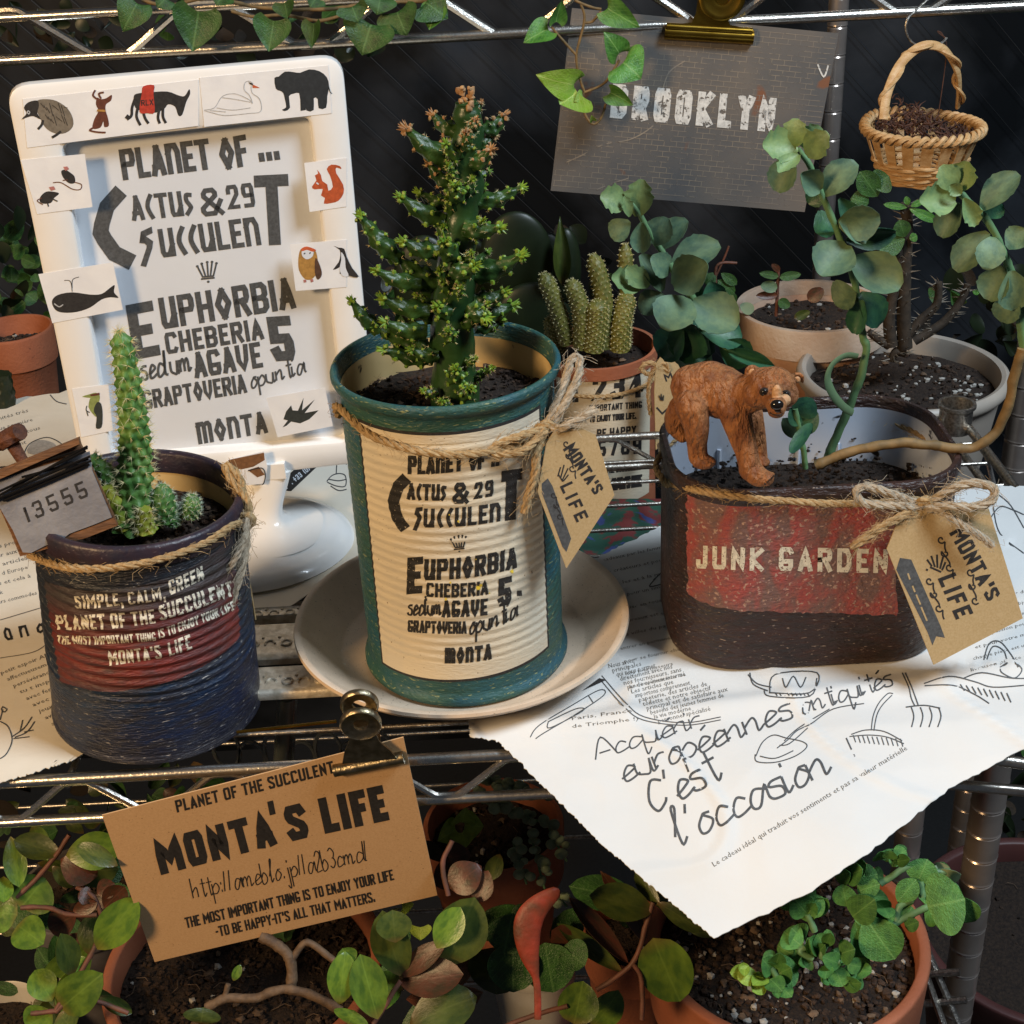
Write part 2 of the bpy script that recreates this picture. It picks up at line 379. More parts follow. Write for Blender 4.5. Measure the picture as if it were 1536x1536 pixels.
mat('label_cream', (.66, .58, .43), (.60, .54, .42), rough=.55, scale=60, bump=.00025, bscale=380, bst=(1, 1, 3), spots=.69, spot=(.12, .07, .03), spscale=1100)
mat('blue_paint', (.03, .05, .09), (.022, .022, .030), rough=.38, bump=.0007, bscale=300, bst=(1, 1, 5), scale=90, stretch=(1, 1, 5), spots=.65, spot=(.36, .34, .31), spscale=300, spst=(1, 1, 8),
    zr=[(0, (.016, .018, .03)), (.012, (.009, .02, .062)), (.03, (.010, .030, .070)), (.045, (.022, .032, .042)), (.08, (.017, .022, .032))])
mat('red_patch', (.2, .03, .02), (.05, .03, .032), rough=.5, bump=.0007, bscale=300, bst=(1, 1, 5), scale=110, stretch=(1, 1, 5), lo=.4, hi=.75, spots=.73, spot=(.3, .28, .26), spscale=300, spst=(1, 1, 8),
    zr=[(.026, (.04, .035, .05)), (.033, (.15, .03, .024)), (.043, (.19, .026, .02)), (.054, (.10, .018, .016)), (.063, (.05, .042, .04)), (.08, (.022, .024, .028))])
mat('rim_purple', (.035, .02, .028), (.02, .018, .03), rough=.4, scale=150, bump=.0003, bscale=400, spots=.68, spot=(.2, .15, .16), spscale=500, spst=(1, 1, 4))
mat('inner_cream', (.62, .46, .22), (.5, .36, .16), rough=.4, scale=60, spots=.66, spot=(.03, .018, .01), spscale=160)
mat('brown_paint', (.040, .018, .014), (.025, .016, .014), rough=.42, scale=120, stretch=(1, 1, 3), bump=.0012, bscale=260, bst=(1, 1, 2.6), spots=.66, spot=(.32, .24, .18), spscale=420, spst=(1, 1, 4))
mat('red_patch_tin', (.31, .062, .052), (.17, .09, .075), rough=.5, scale=85, stretch=(1.5, 1, .8), lo=.40, hi=.58, bump=.0012, bscale=500, bst=(1, 1, 1.4), spots=.60, spot=(.40, .25, .19), spscale=700)
mat('enamel', (.55, .60, .68), (.50, .56, .66), rough=.25, scale=60, spots=.68, spot=(.02, .015, .01), spscale=130)
mat('letter_cream', (.74, .69, .56), rough=.6, scale=500, alpha_wear=(1400, .62))
mat('letter_white', (.62, .61, .58), rough=.6, scale=500, alpha_wear=(1300, .62))
mat('letter_chalk', (.70, .69, .65), rough=.7, scale=500, alpha_wear=(420, .60))
mat('soil', (.030, .018, .011), (.012, .007, .005), rough=.95, scale=500, bump=.0015, bscale=700)
mat('soil_crumb', (.055, .032, .02), (.012, .007, .005), rough=.95, scale=300, rvar=.3, bump=.0005, bscale=1500)
mat('perlite', (.42, .40, .36), rough=.9, scale=600)
mat('terracotta', (.34, .115, .055), (.28, .085, .038), rough=.75, scale=40, bump=.0003, bscale=500, spots=.72, spot=(.12, .04, .02), spscale=200)
mat('dusky', (.12, .11, .11), (.08, .07, .07), rough=.7, scale=60)
mat('terracotta_pale', (.42, .2, .11), (.55, .40, .29), rough=.8, scale=25, bump=.0004, bscale=400)
mat('terracotta_rim', (.50, .40, .31), (.42, .28, .19), rough=.8, scale=40, bump=.0004, bscale=400)
mat('grey_plastic', (.36, .32, .27), (.33, .285, .24), rough=.45, scale=60)
mat('saucer', (.68, .545, .41), (.62, .49, .36), rough=.42, scale=150, spots=.66, spot=(.22, .16, .12), spscale=1500, bump=.00006, bscale=900)
mat('twine', (.46, .32, .16), (.30, .19, .085), rough=.9, scale=900, bump=.0003, bscale=2500)
mat('twine_grey', (.46, .39, .29), (.32, .25, .17), rough=.9, scale=900, bump=.0003, bscale=2500)
mat('wood', (.20, .09, .035), (.10, .045, .02), rough=.7, scale=120, stretch=(1, 6, 6), bump=.0005)
mat('zinc', (.30, .30, .32), (.18, .18, .2), rough=.55, metal=.3, scale=60, bump=.0002, bscale=500)
mat('wire_black', (.03, .028, .027), rough=.4, metal=.8)
mat('clip_steel', (.34, .29, .20), (.18, .15, .09), rough=.36, metal=1, scale=300, bump=.0002, bscale=900)
mat('clay_bits', (.14, .09, .055), (.06, .04, .025), rough=.9, scale=300, rvar=.3)
mat('twig', (.14, .085, .045), (.075, .045, .025), rough=.7, scale=300, bump=.0004, bscale=700)
mat('rust', (.13, .045, .02), (.07, .025, .015), rough=.8, scale=400, bump=.0007, bscale=900)
mat('brass', (.42, .26, .04), (.30, .17, .02), rough=.25, metal=1, scale=100)
mat('old_steel', (.72, .66, .55), (.46, .40, .30), rough=.42, metal=.55, scale=300, bump=.0002, bscale=900)
mat('bear_fur', (.36, .145, .048), (.20, .07, .024), rough=.6, scale=260, stretch=(1, 1, .5), bump=.003, bscale=700, bst=(1, 1, .35), lo=.36, hi=.66)
mat('bear_face', (.52, .30, .15), (.46, .24, .11), rough=.6, scale=300, bump=.0005, bscale=900)
mat('black_gloss', (.012, .010, .009), rough=.12, scale=100)
mat('cactus', (.13, .25, .055), (.05, .15, .03), rough=.5, scale=160, bump=.0002, bscale=900, sss=.05)
mat('cactus_yellow', (.30, .28, .03), (.16, .24, .03), rough=.45, scale=160)
mat('cactus_small', (.085, .20, .05), (.04, .12, .03), rough=.5, scale=300)
mat('spine', (.66, .60, .34), (.55, .45, .2), rough=.5, scale=300)
mat('spine_white', (.55, .62, .45), rough=.5, scale=300)
mat('euph_trunk', (.024, .062, .016), (.010, .034, .010), rough=.33, scale=70, bump=.0003, bscale=300)
mat('euph_trunk_base', (.10, .09, .035), (.05, .06, .02), rough=.5, scale=120, bump=.0003, bscale=400)
mat('euph_branch', (.034, .080, .014), (.015, .042, .009), rough=.38, scale=200, bump=.0004, bscale=500)
mat('euph_tip', (.20, .30, .03), (.10, .20, .02), rough=.45, scale=500)
mat('euph_dry', (.40, .24, .11), (.28, .15, .07), rough=.7, scale=500)
mat('finger_cactus', (.17, .155, .03), (.09, .10, .022), rough=.5, scale=300, bump=.0003)
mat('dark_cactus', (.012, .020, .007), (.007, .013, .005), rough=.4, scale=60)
mat('kalanchoe', (.115, .185, .098), (.07, .135, .085), rough=.62, scale=5, rvar=.25, bump=.00012, bscale=9, leaf=((.16, .24, .11), .12, .0, (.10, .16, .07)))
mat('kalanchoe_young', (.17, .25, .095), (.12, .20, .085), rough=.5, scale=5, rvar=.15, bump=.00012, bscale=9, leaf=((.26, .33, .12), .12, .0, (.14, .22, .07)))
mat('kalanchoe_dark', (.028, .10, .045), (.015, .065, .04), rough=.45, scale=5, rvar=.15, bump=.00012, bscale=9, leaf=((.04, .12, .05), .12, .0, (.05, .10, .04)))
mat('stem_green', (.12, .24, .10), (.09, .17, .08), rough=.5, scale=150)
mat('stem_woody', (.22, .135, .05), (.12, .08, .032), rough=.7, scale=200, bump=.0004)
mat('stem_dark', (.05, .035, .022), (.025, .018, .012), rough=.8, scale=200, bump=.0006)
mat('stem_pink', (.15, .055, .035), (.085, .04, .024), rough=.6, scale=200)
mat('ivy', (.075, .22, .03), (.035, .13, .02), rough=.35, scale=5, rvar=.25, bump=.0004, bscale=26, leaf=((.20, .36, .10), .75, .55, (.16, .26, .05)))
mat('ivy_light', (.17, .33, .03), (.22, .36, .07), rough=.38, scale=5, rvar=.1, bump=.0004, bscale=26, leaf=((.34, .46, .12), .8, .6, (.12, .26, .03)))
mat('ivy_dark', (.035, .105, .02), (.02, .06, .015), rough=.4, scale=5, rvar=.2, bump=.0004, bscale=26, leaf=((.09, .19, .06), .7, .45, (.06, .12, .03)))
mat('jade', (.115, .19, .02), (.055, .115, .016), rough=.34, scale=5, rvar=.25, bump=.00012, bscale=9, leaf=((.16, .25, .04), .35, .08, (.17, .10, .03)))
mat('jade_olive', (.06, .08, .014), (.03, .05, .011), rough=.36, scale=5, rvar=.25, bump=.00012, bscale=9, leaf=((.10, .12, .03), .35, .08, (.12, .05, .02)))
mat('jade_red', (.075, .022, .010), (.035, .022, .009), rough=.4, scale=5, rvar=.2, bump=.00012, bscale=9, leaf=((.13, .05, .03), .4, .1, (.13, .04, .02)))
mat('leaf_scarlet', (.27, .035, .015), (.10, .03, .012), rough=.5, scale=120, bump=.0004, bscale=300)
mat('plectranthus', (.08, .23, .045), (.045, .15, .035), rough=.6, scale=5, rvar=.25, bump=.0004, bscale=26, leaf=((.17, .34, .10), .6, .45, (.12, .28, .06)))
mat('leaf_lime', (.24, .36, .04), (.18, .28, .03), rough=.45, scale=5, bump=.0003, bscale=16, leaf=((.32, .44, .08), .6, .4, (.2, .3, .03)))
mat('string_leaf', (.26, .33, .20), (.16, .22, .13), rough=.45, scale=200, rvar=.3)
mat('basket', (.60, .39, .19), (.46, .26, .10), rough=.5, scale=150, stretch=(1, 1, 3), bump=.0003, bscale=700)
mat('moss', (.10, .045, .028), (.05, .022, .015), rough=.9, scale=300)
mat('jar_glass', (.35, .38, .36), rough=.12, trans=.55, scale=50)
mat('jar_green', (.05, .22, .08), (.03, .14, .05), rough=.25, trans=.2, scale=90)
mat('maroon_pot', (.075, .025, .022), (.06, .02, .018), rough=.5, scale=50)
mat('brick_print', (.155, .135, .115), (.10, .10, .10), rough=.4, scale=22, spots=.66, spot=(.20, .09, .05), spscale=45)
mat('mortar_print', (.30, .25, .19), (.2, .18, .16), rough=.4, scale=60, alpha_wear=(120, .55))
mat('cloth', (.12, .02, .02), (.012, .06, .04), rough=.8, scale=110, lo=.45, hi=.5, spots=.6, spot=(.03, .05, .16), spscale=90)
mat('pot_white', (.62, .60, .55), (.52, .48, .4), rough=.35, scale=60)
mat('leather_tan', (.5, .4, .2), rough=.6)
for n_, c_ in dict(fur_grey=(.20, .17, .13), dog_brown=(.14, .045, .025), bag_red=(.50, .05, .03), swan_grey=(.50, .51, .52), beak=(.6, .12, .04), elephant=(.028, .032, .036), squirrel=(.52, .10, .03),
                   owl=(.45, .24, .06), owl_dark=(.10, .05, .03), bird_green=(.28, .33, .10), bird_dark=(.04, .045, .04), pink=(.5, .2, .18), cow_brown=(.22, .10, .04), shade_blue=(.42, .40, .37), yellow=(.75, .55, .05)).items(): mat(n_, c_, rough=.6, scale=700)
# ------------------------------------------------------------------ setting
def wall_quad(name, pts, m):
    o = part(name, MB().add(pts, [(0, 1, 2, 3)]), MATS[m], kind='structure', smooth=False); return o
wall_quad('window_pane', [(-1.4, .74, -1.0), (1.4, .74, -1.0), (1.4, .74, 1.0), (-1.4, .74, 1.0)], 'window_dark')
wall_quad('floor', [(-1.4, -.6, -.62), (1.4, -.6, -.62), (1.4, .76, -.62), (-1.4, .76, -.62)], 'floor_dark')
gw = thing('glass_wire_mesh', 'fine diagonal wires in the dark window glass behind the white frame and cactus', 'wire mesh', (0, .735, 0))
for k in range(44):
    x = -.95 + k * .030
    part('diagonal_wire', MB().tube([(x, .735, .45), (x + .75, .735, -.35)], .00028, 4), MATS['wired_glass'], gw)
# ------------------------------------------------------------------ the wire shelf
rk = thing('wire_shelf', 'chrome wire shelf carrying the cans, papers and white frame', 'shelf', (0, .06, -.02))
def rail(pts, r=.0021, m='chrome', parent=rk, name='rail'): return part(name, MB().tube(pts, r, 12), MATS[m], parent)
def truss(p0, p1, n, dz, r=.0015, parent=rk, ph=0, m='chrome', name='truss_wire'):
    p0, p1 = V(p0), V(p1); q = []
    for i in range(n + 1):
        p = p0.lerp(p1, i / n) + V((0, 0, (dz / 2) * (1 if (i + ph) % 2 else -1))); d = (p1 - p0) / n
        q += [p - d * .16, p + d * .16] if 0 < i < n else [p]
    out = []
    for i, p in enumerate(q):     # soften the bends
        a = q[max(i - 1, 0)]; b = q[min(i + 1, len(q) - 1)]
        out += [p.lerp(a, .18), p * .88 + (a.lerp(p, .5) + b.lerp(p, .5)) * .06, p.lerp(b, .18)] if 0 < i < len(q) - 1 else [p]
    return part(name, MB().tube(out, r, 8), MATS[m], parent)
FY = -.0565
rail([(-.34, FY, -.004), (.0, FY + .001, -.004), (.09, FY, -.0045), (.14, FY - .006, -.006), (.168, FY - .0155, -.0062), (.30, FY - .0185, -.0065)], .0022)
rail([(-.34, FY, -.0215), (.12, FY, -.0215), (.18, FY - .012, -.023), (.30, FY - .018, -.024)], .0020)
truss((-.336, FY, -.0125), (.10, FY, -.0125), 17, .0150, .00135, ph=0)
BY = .183
rail([(-.36, BY, -.001), (.22, BY, -.001)], .0020, 'chrome_worn')
rail([(-.36, BY, -.0175), (.22, BY, -.0175)], .0020, 'chrome_worn')
truss((-.34, BY - .001, -.009), (.21, BY - .001, -.009), 17, .015, .0013, ph=1)
for X in (-.30, .226):
    rail([(X, BY, -.002), (X + (.002 if X < 0 else .006), -.06, -.003)], .0022, 'chrome_worn')
    rail([(X, BY, -.018), (X + (.002 if X < 0 else .006), -.06, -.020)], .0020, 'chrome_worn')
    truss((X, BY, -.011), (X + .004, -.06, -.011), 8, .014, .0013)
for y in (-.036, -.012, .02, .05, .075, .097, .119, .141, .162):
    rail([(-.33, y, -.0042), (.225, y, -.0042)], .0009, 'chrome_worn', name='cross_wire')
for X in (-.16, .075, .15): rail([(X, FY, -.0064), (X, BY, -.0064)], .0013, 'chrome_worn', name='support_wire')
part('corner_collar', MB().lathe([(.0080, -.012), (.0080, .000), (.0092, .001), (.0092, .0026), (.0076, .0026), (.0072, -.001), (.0072, -.012)], 32, W(1435, 612, Y=BY - .004), close=False), MATS['chrome_worn'], rk)
# flat embossed metal bars laid across between the blue can and the saucer
mt_ = thing('metal_bars', 'worn embossed tin bars lying between the blue can and the saucer', 'metal bars', (-.07, .0, 0))
for i, (ya, yb, xa) in enumerate(((909, 925, 372), (931, 988, 366), (996, 1040, 372))):
    A = W(366 - 60, ya + 8, Z=.0022); B_ = W(520, ya + 2, Z=.0022); yw = (W(430, yb, Z=.002) - W(430, ya, Z=.002)).length
    c = (A + B_) / 2; c.y -= yw * .5; mb = MB(); d = B_ - A; L_ = d.length; prof = [(-.5, 0), (-.5, .7), (-.42, 1), (-.3, .8), (.3, .8), (.42, 1), (.5, .7), (.5, 0)]
    mb.grid([[c + V((sx * L_ / 2, yy * yw * .92, -.0018 + zz_ * .0036)) for yy, zz_ in prof] for sx in (-1, 1)])
    bar = part('metal_bar', mb, MATS['old_steel'], mt_, sharp=60)
    if yw > .004:
        eb = MB()
        for k in range(9): eb.tube([c + V((-L_ / 2 + L_ * (k + .5) / 9 + .0019 * math.cos(a), .0019 * math.sin(a) - yw * .08, .0012)) for a in [i_ * .52 for i_ in range(12 if k % 2 else 8)]], .0005, 6, closed=bool(k % 2)).blob(c + V((-L_ / 2 + L_ * (k + 1) / 9, .002, .0012)), .0006, n=8, k=4)
        part('embossing', eb, MATS['old_steel'], bar, kind='stuff')
# lower deck where the pots below stand, and the back deck
ld = thing('lower_wire_shelf', 'dark wire shelf below carrying the terracotta pots', 'shelf', (0, .1, -.235))
for i in range(9):
    y = -.10 + i * .05; rail([(-.32, y, -.23), (.12, y, -.23)], .0012, 'chrome_worn', ld, 'cross_wire')
rail([(-.32, -.11, -.23), (.12, -.11, -.23)], .0028, 'chrome', ld); rail([(-.32, .32, -.23), (.12, .32, -.23)], .0028, 'chrome', ld)
def post(lab, px0, px1, d, r, pitch, z0, z1, name='shelf_post'):
    a = W(*px0, d=d); t = thing(name, lab, 'post', (a.x, a.y, z0)); prof = []; z = z0
    while z < z1:
        prof += [(r, z), (r, z + pitch * .84), (r * .93, z + pitch * .89), (r * 1.03, z + pitch * .94), (r, z + pitch * .985)]; z += pitch
    part('post_tube', MB().lathe(prof, 24, (a.x, a.y, 0)), MATS['post_metal'], t, sharp=25); return t
post('ringed steel post rising beside the bottom right terracotta pot', (1463, 1330), 0, .66, .0076, .0148, -.60, -.079)
post('slimmer ringed steel post half hidden behind the white paper tip', (1358, 1290), 0, .80, .0074, .0180, -.60, -.10)
post('ringed steel post right beside the BROOKLYN print', (1247, 180), 0, .93, .0064, .018, -.55, .30)
post('dark brown ringed post at the right edge behind the tin', (1532, 640), 0, .80, .0085, .017, -.45, .085)
ub = thing('upper_wire_shelf', 'chrome rails of the upper shelf carrying ivy, print and basket', 'shelf', (.05, .4, .15))
UY = .36
def uz(px, py): return W(px, py, Y=UY).z
zr_ = uz(415, 69); zt = uz(415, 2)
rail([(-.40, UY, zr_), (.42, UY, zr_)], .0030, 'chrome', ub); rail([(-.40, UY, zt - .001), (.42, UY, zt - .001)], .0028, 'chrome', ub)
truss((-.372, UY, (zr_ + zt) / 2 + .001), (.40, UY, (zr_ + zt) / 2 + .001), 14, .0262, .0026, ub, ph=1)
rail([(-.40, UY + .10, zt + .012), (.42, UY + .10, zt + .012)], .0026, 'chrome_worn', ub)
# diagonal braces low on the right
br = thing('diagonal_braces', 'pair of thin steel rods crossing low behind the bottom right pot', 'rods', W(1420, 1480, d=.60))
for a, b in (((1378, 1395), (1448, 1560)), ((1374, 1420), (1420, 1550)), ((1366, 1462), (1440, 1458)), ((1366, 1507), (1450, 1500))):
    part('rod', MB().tube([W(*a, d=.61), W(*b, d=.60)], .0016, 8), MATS['chrome_worn'], br)
# ------------------------------------------------------------------ papers
def hp(x, y):
    z = .0007 + .0010 * max(0, noise.noise(V((x * 22, y * 22, 3.1)))) + .0008 * max(0, noise.noise(V((x * 55, y * 40, 1.7))))
    z += .0028 * math.exp(-((y + .046 - .10 * (x - .03)) / .006) ** 2) * (1 if x > -.03 else 0)
    rn = abs(noise.noise(V((x * 26 + y * 14, y * 17 - x * 6, 5.5)))); z += .0013 * max(0, .10 - rn) / .10
    d = -(y + .056)
    if d > 0: z -= .12 * d + 2.6 * d * d - .0022 * math.sin(x * 55 + y * 40) * min(1, d * 40) + .0012 * abs(noise.noise(V((x * 40, y * 40, 9)))) * min(1, d * 60)
    return z
def hl(x, y): return .0006 + .0009 * max(0, noise.noise(V((x * 20, y * 20, 7.1))))
FP = Field(hp); FL = Field(hl)
def pl(pts, n):
    L = [0]
    for a, b in zip(pts, pts[1:]): L.append(L[-1] + math.hypot(b[0] - a[0], b[1] - a[1]))
    out = []
    for i in range(n + 1):
        s = L[-1] * i / n; j = 0
        while j < len(pts) - 2 and L[j + 1] < s: j += 1
        t = (s - L[j]) / (L[j + 1] - L[j]); out.append((pts[j][0] * (1 - t) + pts[j + 1][0] * t, pts[j][1] * (1 - t) + pts[j + 1][1] * t))
    return out
def coons(bot, right, top, left, nu, nv, fld, torn=1.6):
    b, r, t, l = pl(bot, nu), pl(right, nv), pl(top, nu), pl(left, nv); rows = []
    rr = random.Random(5)
    for j in range(nv + 1):
        v = j / nv; row = []
        for i in range(nu + 1):
            u = i / nu
            p = [(1 - v) * b[i][k] + v * t[i][k] + (1 - u) * l[j][k] + u * r[j][k] - ((1 - u) * (1 - v) * b[0][k] + u * (1 - v) * b[-1][k] + (1 - u) * v * t[0][k] + u * v * t[-1][k]) for k in (0, 1)]
            if i in (0, nu) or j in (0, nv): p = [q + rr.uniform(-torn, torn) for q in p]
            row.append(fld(*p, 0))
        rows.append(row)
    return rows
wp = thing('wrapping_paper', 'white torn French shop paper hanging over the shelf edge under the tin', 'paper', (.09, -.02, 0))
part('paper_sheet', MB().grid(coons([(705, 1104), (748, 1112), (905, 1268), (1070, 1407)], [(1070, 1407), (1212, 1340), (1300, 1282), (1420, 1186), (1490, 1148), (1620, 1078), (1660, 735)],
     [(800, 880), (870, 848), (1000, 786), (1180, 735), (1400, 725), (1660, 735)], [(705, 1104), (700, 1020), (800, 880)], 150, 120, FP), .00025), MATS['white_paper'], wp, sharp=60)
lp = thing('newspaper_sheet', 'cream printed newspaper sheet under the blue can and white stand', 'newspaper', (-.15, .08, 0))
part('paper_sheet', MB().grid(coons([(-70, 1195), (20, 1168), (108, 1140)], [(108, 1140), (377, 944), (472, 886), (560, 820), (660, 700), (660, 560)],
     [(-70, 615), (60, 592), (300, 560), (660, 560)], [(-70, 1195), (-70, 900), (-70, 615)], 60, 50, FL), .00025), MATS['newsprint'], lp, sharp=60)
# print on the wrapping paper
K = MATS['ink']; KN = MATS['ink_news']; KG = MATS['ink_grey']
z5 = lambda L: zz(L, 700, 900, 1.837)
def L5(txt, a, b, h, **k): a, b = z5([a, b]); return line(wp, FP, KG, txt, GC, a, b, h / 1.837 * 1.9, t=.074, gap=.0, script=True, **k)
L5('Acquérir', (355, 440), (650, 345), 29); L5('européennes', (432, 502), (905, 320), 40); L5('antiquités', (925, 315), (1178, 232), 30)
L5("C'est", (512, 590), (700, 490), 50); L5("l'occasion", (585, 675), (1010, 470), 50); L5('!', (1040, 445), (1062, 435), 30)
mb = MB(); small(mb, FP, 'Le cadeau idéal qui traduit vos sentiments et pas sa valeur matérielle', *z5([(682, 735), (1215, 412)]), 8); part('lettering', mb, KN, wp, smooth=False)
mb = MB()
for i, s in enumerate(['Nous avons', 'principales', 'qui nous permet', 'directement avec nos', 'nos fournisseurs, sans', 'par de coûteux intermé', 'Les articles que', 'importons comprennent', 'papeterie, des articles de', 'toilette et notre objectif', 'principal est de satisfaire aux', 'besoins des jeunes femmes de', 'la vie moderne', 'personnel spécialisé']):
    x0, y0 = 392 + i * 10.5, 188 + i * 11.6; wdt = len(s) * 7.2
    small(mb, FP, s, *z5([(x0, y0), (x0 + wdt, y0 - wdt * .24)]), 7)
for i, s in enumerate(['cadeaux par les femmes', 'de créateurs et pour les', 'articles et à la maison', 'choix pour un simple', 'mobilier en tous points', 'de bureaux est offert', 'Les villes du pays', 'entrer en permanence', 'pour se fournir chez', 'nos fournisseurs', 'Les importations de']):
    x0, y0 = 905 - (i % 2) * 2 + i * 4, 842 + i * 19; wdt = len(s) * 4.4
    small(mb, FP, s, (x0, y0), (x0 + wdt, y0 - wdt * .22), 5)
for i, s in enumerate(['Paris, France', 'de Triomphe !)']):
    small(mb, FP, s, (858, 1090 + i * 12 - 10), (948 + i * 10, 1068 + i * 12), 5.5)
for i, s in enumerate(['en France et dans toute', 'Europe des objets rares', 'que nous avons choisis', 'avec passion pour vous', 'et pour votre maison', 'chaque piece est unique', 'livraison offerte dans']):
    x0, y0 = 1405 - i * 3, 905 + i * 17; small(mb, FP, s, (x0 + 70, y0), (x0 + 170, y0 - 26), 5)
part('small_print', mb, KN, wp, kind='stuff', smooth=False)
dr = lambda L, w=1.6, **k: draw(wp, FP, KG, [z5(s) for s in L], w, **k)
dr([[(795, 425), (800, 445), (850, 447), (905, 430), (937, 405), (925, 390), (880, 380), (845, 372), (815, 392), (797, 430)], [(855, 408), (885, 385), (910, 360), (950, 340), (1010, 300), (1095, 285)], [(875, 388), (915, 352), (1000, 300)], [(862, 400), (890, 395), (940, 352)], [(808, 430), (850, 436), (900, 415)]], name='spade_drawing')
dr([[(1060, 370), (1100, 358), (1150, 362), (1200, 388)], [(1055, 376), (1110, 372), (1160, 378), (1205, 396)], [(1115, 358), (1120, 320), (1135, 285), (1160, 258), (1175, 258)], [(1122, 360), (1130, 318), (1145, 290), (1172, 262)]] + [[(1065 + k * 13, 372 + k), (1072 + k * 13, 392 + k * 1.2)] for k in range(11)], name='rake_drawing')
dr([[(1200, 200), (1218, 240), (1225, 270), (1235, 292)], [(1208, 200), (1226, 240), (1238, 272), (1245, 292)], [(1210, 295), (1260, 290), (1305, 298)]] + [[(1225 + k * 25, 295), (1232 + k * 25, 320), (1226 + k * 24, 350)] for k in range(4)], 1.9, name='fork_drawing')
dr([[(835, 255), (850, 205), (965, 200), (945, 255), (835, 255)], [(820, 245), (835, 265), (945, 265), (965, 215)], [(775, 205), (800, 230), (840, 240)], [(870, 215), (880, 240), (900, 210), (920, 240), (935, 212)], [(780, 200), (790, 232), (830, 250)]] + [[(850 + k * 11, 256), (856 + k * 11, 264)] for k in range(9)], 1.9, name='box_drawing')
dr([[(175, 378), (200, 345), (290, 290), (365, 248), (378, 262), (300, 315), (215, 365), (190, 382)], [(225, 335), (300, 300), (320, 305), (230, 352), (225, 335)], [(335, 262), (350, 285)]], 1.5, name='pen_drawing')
dr([[(365, 215), (430, 290), (485, 330), (600, 345), (700, 330)], [(372, 208), (438, 283), (490, 322), (600, 338), (700, 322)]], 1.5, name='rule_drawing')
poly(wp, FP, K, z5([(318, 250), (365, 215), (385, 220)]), sm=0, name='printed_triangle')
dr([[(1260, 230), (1330, 210), (1400, 225), (1450, 240), (1536, 235)], [(1262, 236), (1340, 235), (1400, 260), (1440, 285)], [(1425, 165), (1440, 120), (1470, 115), (1500, 150), (1520, 185)], [(1432, 168), (1450, 128), (1480, 140), (1490, 175)], [(1470, 185), (1500, 170), (1530, 190), (1510, 215), (1475, 200), (1470, 185)], [(1370, 215), (1420, 200), (1500, 215), (1560, 215)]] + [[(1360 + k * 16, 232 + k * 3), (1372 + k * 16, 250 + k * 4)] for k in range(9)], 1.9, name='tap_drawing')
draw(wp, FP, KG, [[(1498, 742), (1516, 758), (1536, 792)], [(1485, 778), (1500, 760), (1520, 765), (1536, 772)], [(1490, 760), (1500, 800), (1536, 830)], [(980, 870), (1008, 850), (1004, 900)], [(983, 868), (975, 880), (1005, 872)]], 1.8, name='bag_drawing')
# print on the newspaper
line(lp, FL, K, 'anq', dict(G, a='6:71 60 30 12 15 37 66 70', n='6:00 06,04 26 66 70', q='6:74 45 13 11 30 71,75 7d'), (6, 962), (70, 948), 22, t=.16, gap=.3)
mb = MB()
for i, s in enumerate(['petit espoir AM', 'affectueusement', 'persévérance A', 'tu t inspires', 'avec ferveur', 'avec facilité', 'jeux d enfant', 'avec nous', 'affaire']):
    x0, y0 = 2 + i * 9.5, 1012 + i * 9.6; small(mb, FL, s, (x0, y0), (x0 + len(s) * 4.9, y0 - len(s) * 1.9), 6)
for i, s in enumerate(['inois propriétés et', 'offrir aux et nous', 'art, articles', 'noel d Europe', 'mais et cela à', 'truck', 'entiers commodes']):
    x0, y0 = -18, 826 + i * 14; small(mb, FL, s, (x0, y0), (x0 + len(s) * 4.6, y0 - len(s) * 1.15), 6)
for i, s in enumerate(['unités très', 'que première', 'sa vie de tous', 'inventent']):
    x0, y0 = -8 + i * 2, 632 + i * 15; small(mb, FL, s, (x0, y0), (x0 + len(s) * 4.6, y0 - len(s) * 1.3), 5.5)
part('small_print', mb, KN, lp, kind='stuff', smooth=False)
draw(lp, FL, KN, [[(0, 930), (60, 912)], [(0, 987), (50, 978), (75, 962)]], 1.2, name='rule_drawing')
draw(lp, FL, KG, [[(0, 1082), (12, 1090), (18, 1110), (10, 1130), (0, 1138)], [(4, 1064), (0, 1080)], [(4, 1060), (10, 1064), (6, 1068), (2, 1064), (4, 1060)], [(18, 1105), (36, 1092), (48, 1075)], [(22, 1106), (40, 1098), (52, 1082)], [(30, 1096), (34, 1080)], [(36, 1098), (50, 1095)], [(20, 1108), (44, 1105)]], 1.7, name='beet_drawing')
draw(lp, FL, KG, [[(36, 680), (45, 665), (70, 656), (90, 664), (94, 672)], [(75, 592), (85, 602), (100, 606)]], 1.4, name='bowl_drawing')
poly(lp, FL, MATS['shade_blue'], [(42, 680), (48, 664), (66, 660), (84, 668), (80, 682)], name='bowl_shading')
z2b = lambda L: zz(L, 0, 480, 2.954)
poly(lp, FL, K, z2b([(1205, 752), (1315, 652), (1428, 628), (1290, 758)]), sm=0, name='printed_ribbon')
line(lp, FL, MATS['sheet'], 'Tel. +33 (0) 1', G, *z2b([(1268, 752), (1392, 650)]), 8, t=.16, off=.0003)
draw(lp, FL, KG, [z2b(s) for s in ([(1448, 715), (1470, 690), (1500, 680), (1530, 690), (1530, 735), (1490, 735), (1450, 718)], [(1490, 680), (1495, 630), (1515, 612), (1536, 640)], [(1455, 705), (1500, 712), (1536, 705)], [(1465, 735), (1500, 755), (1536, 750)])], 1.5, name='basket_drawing')
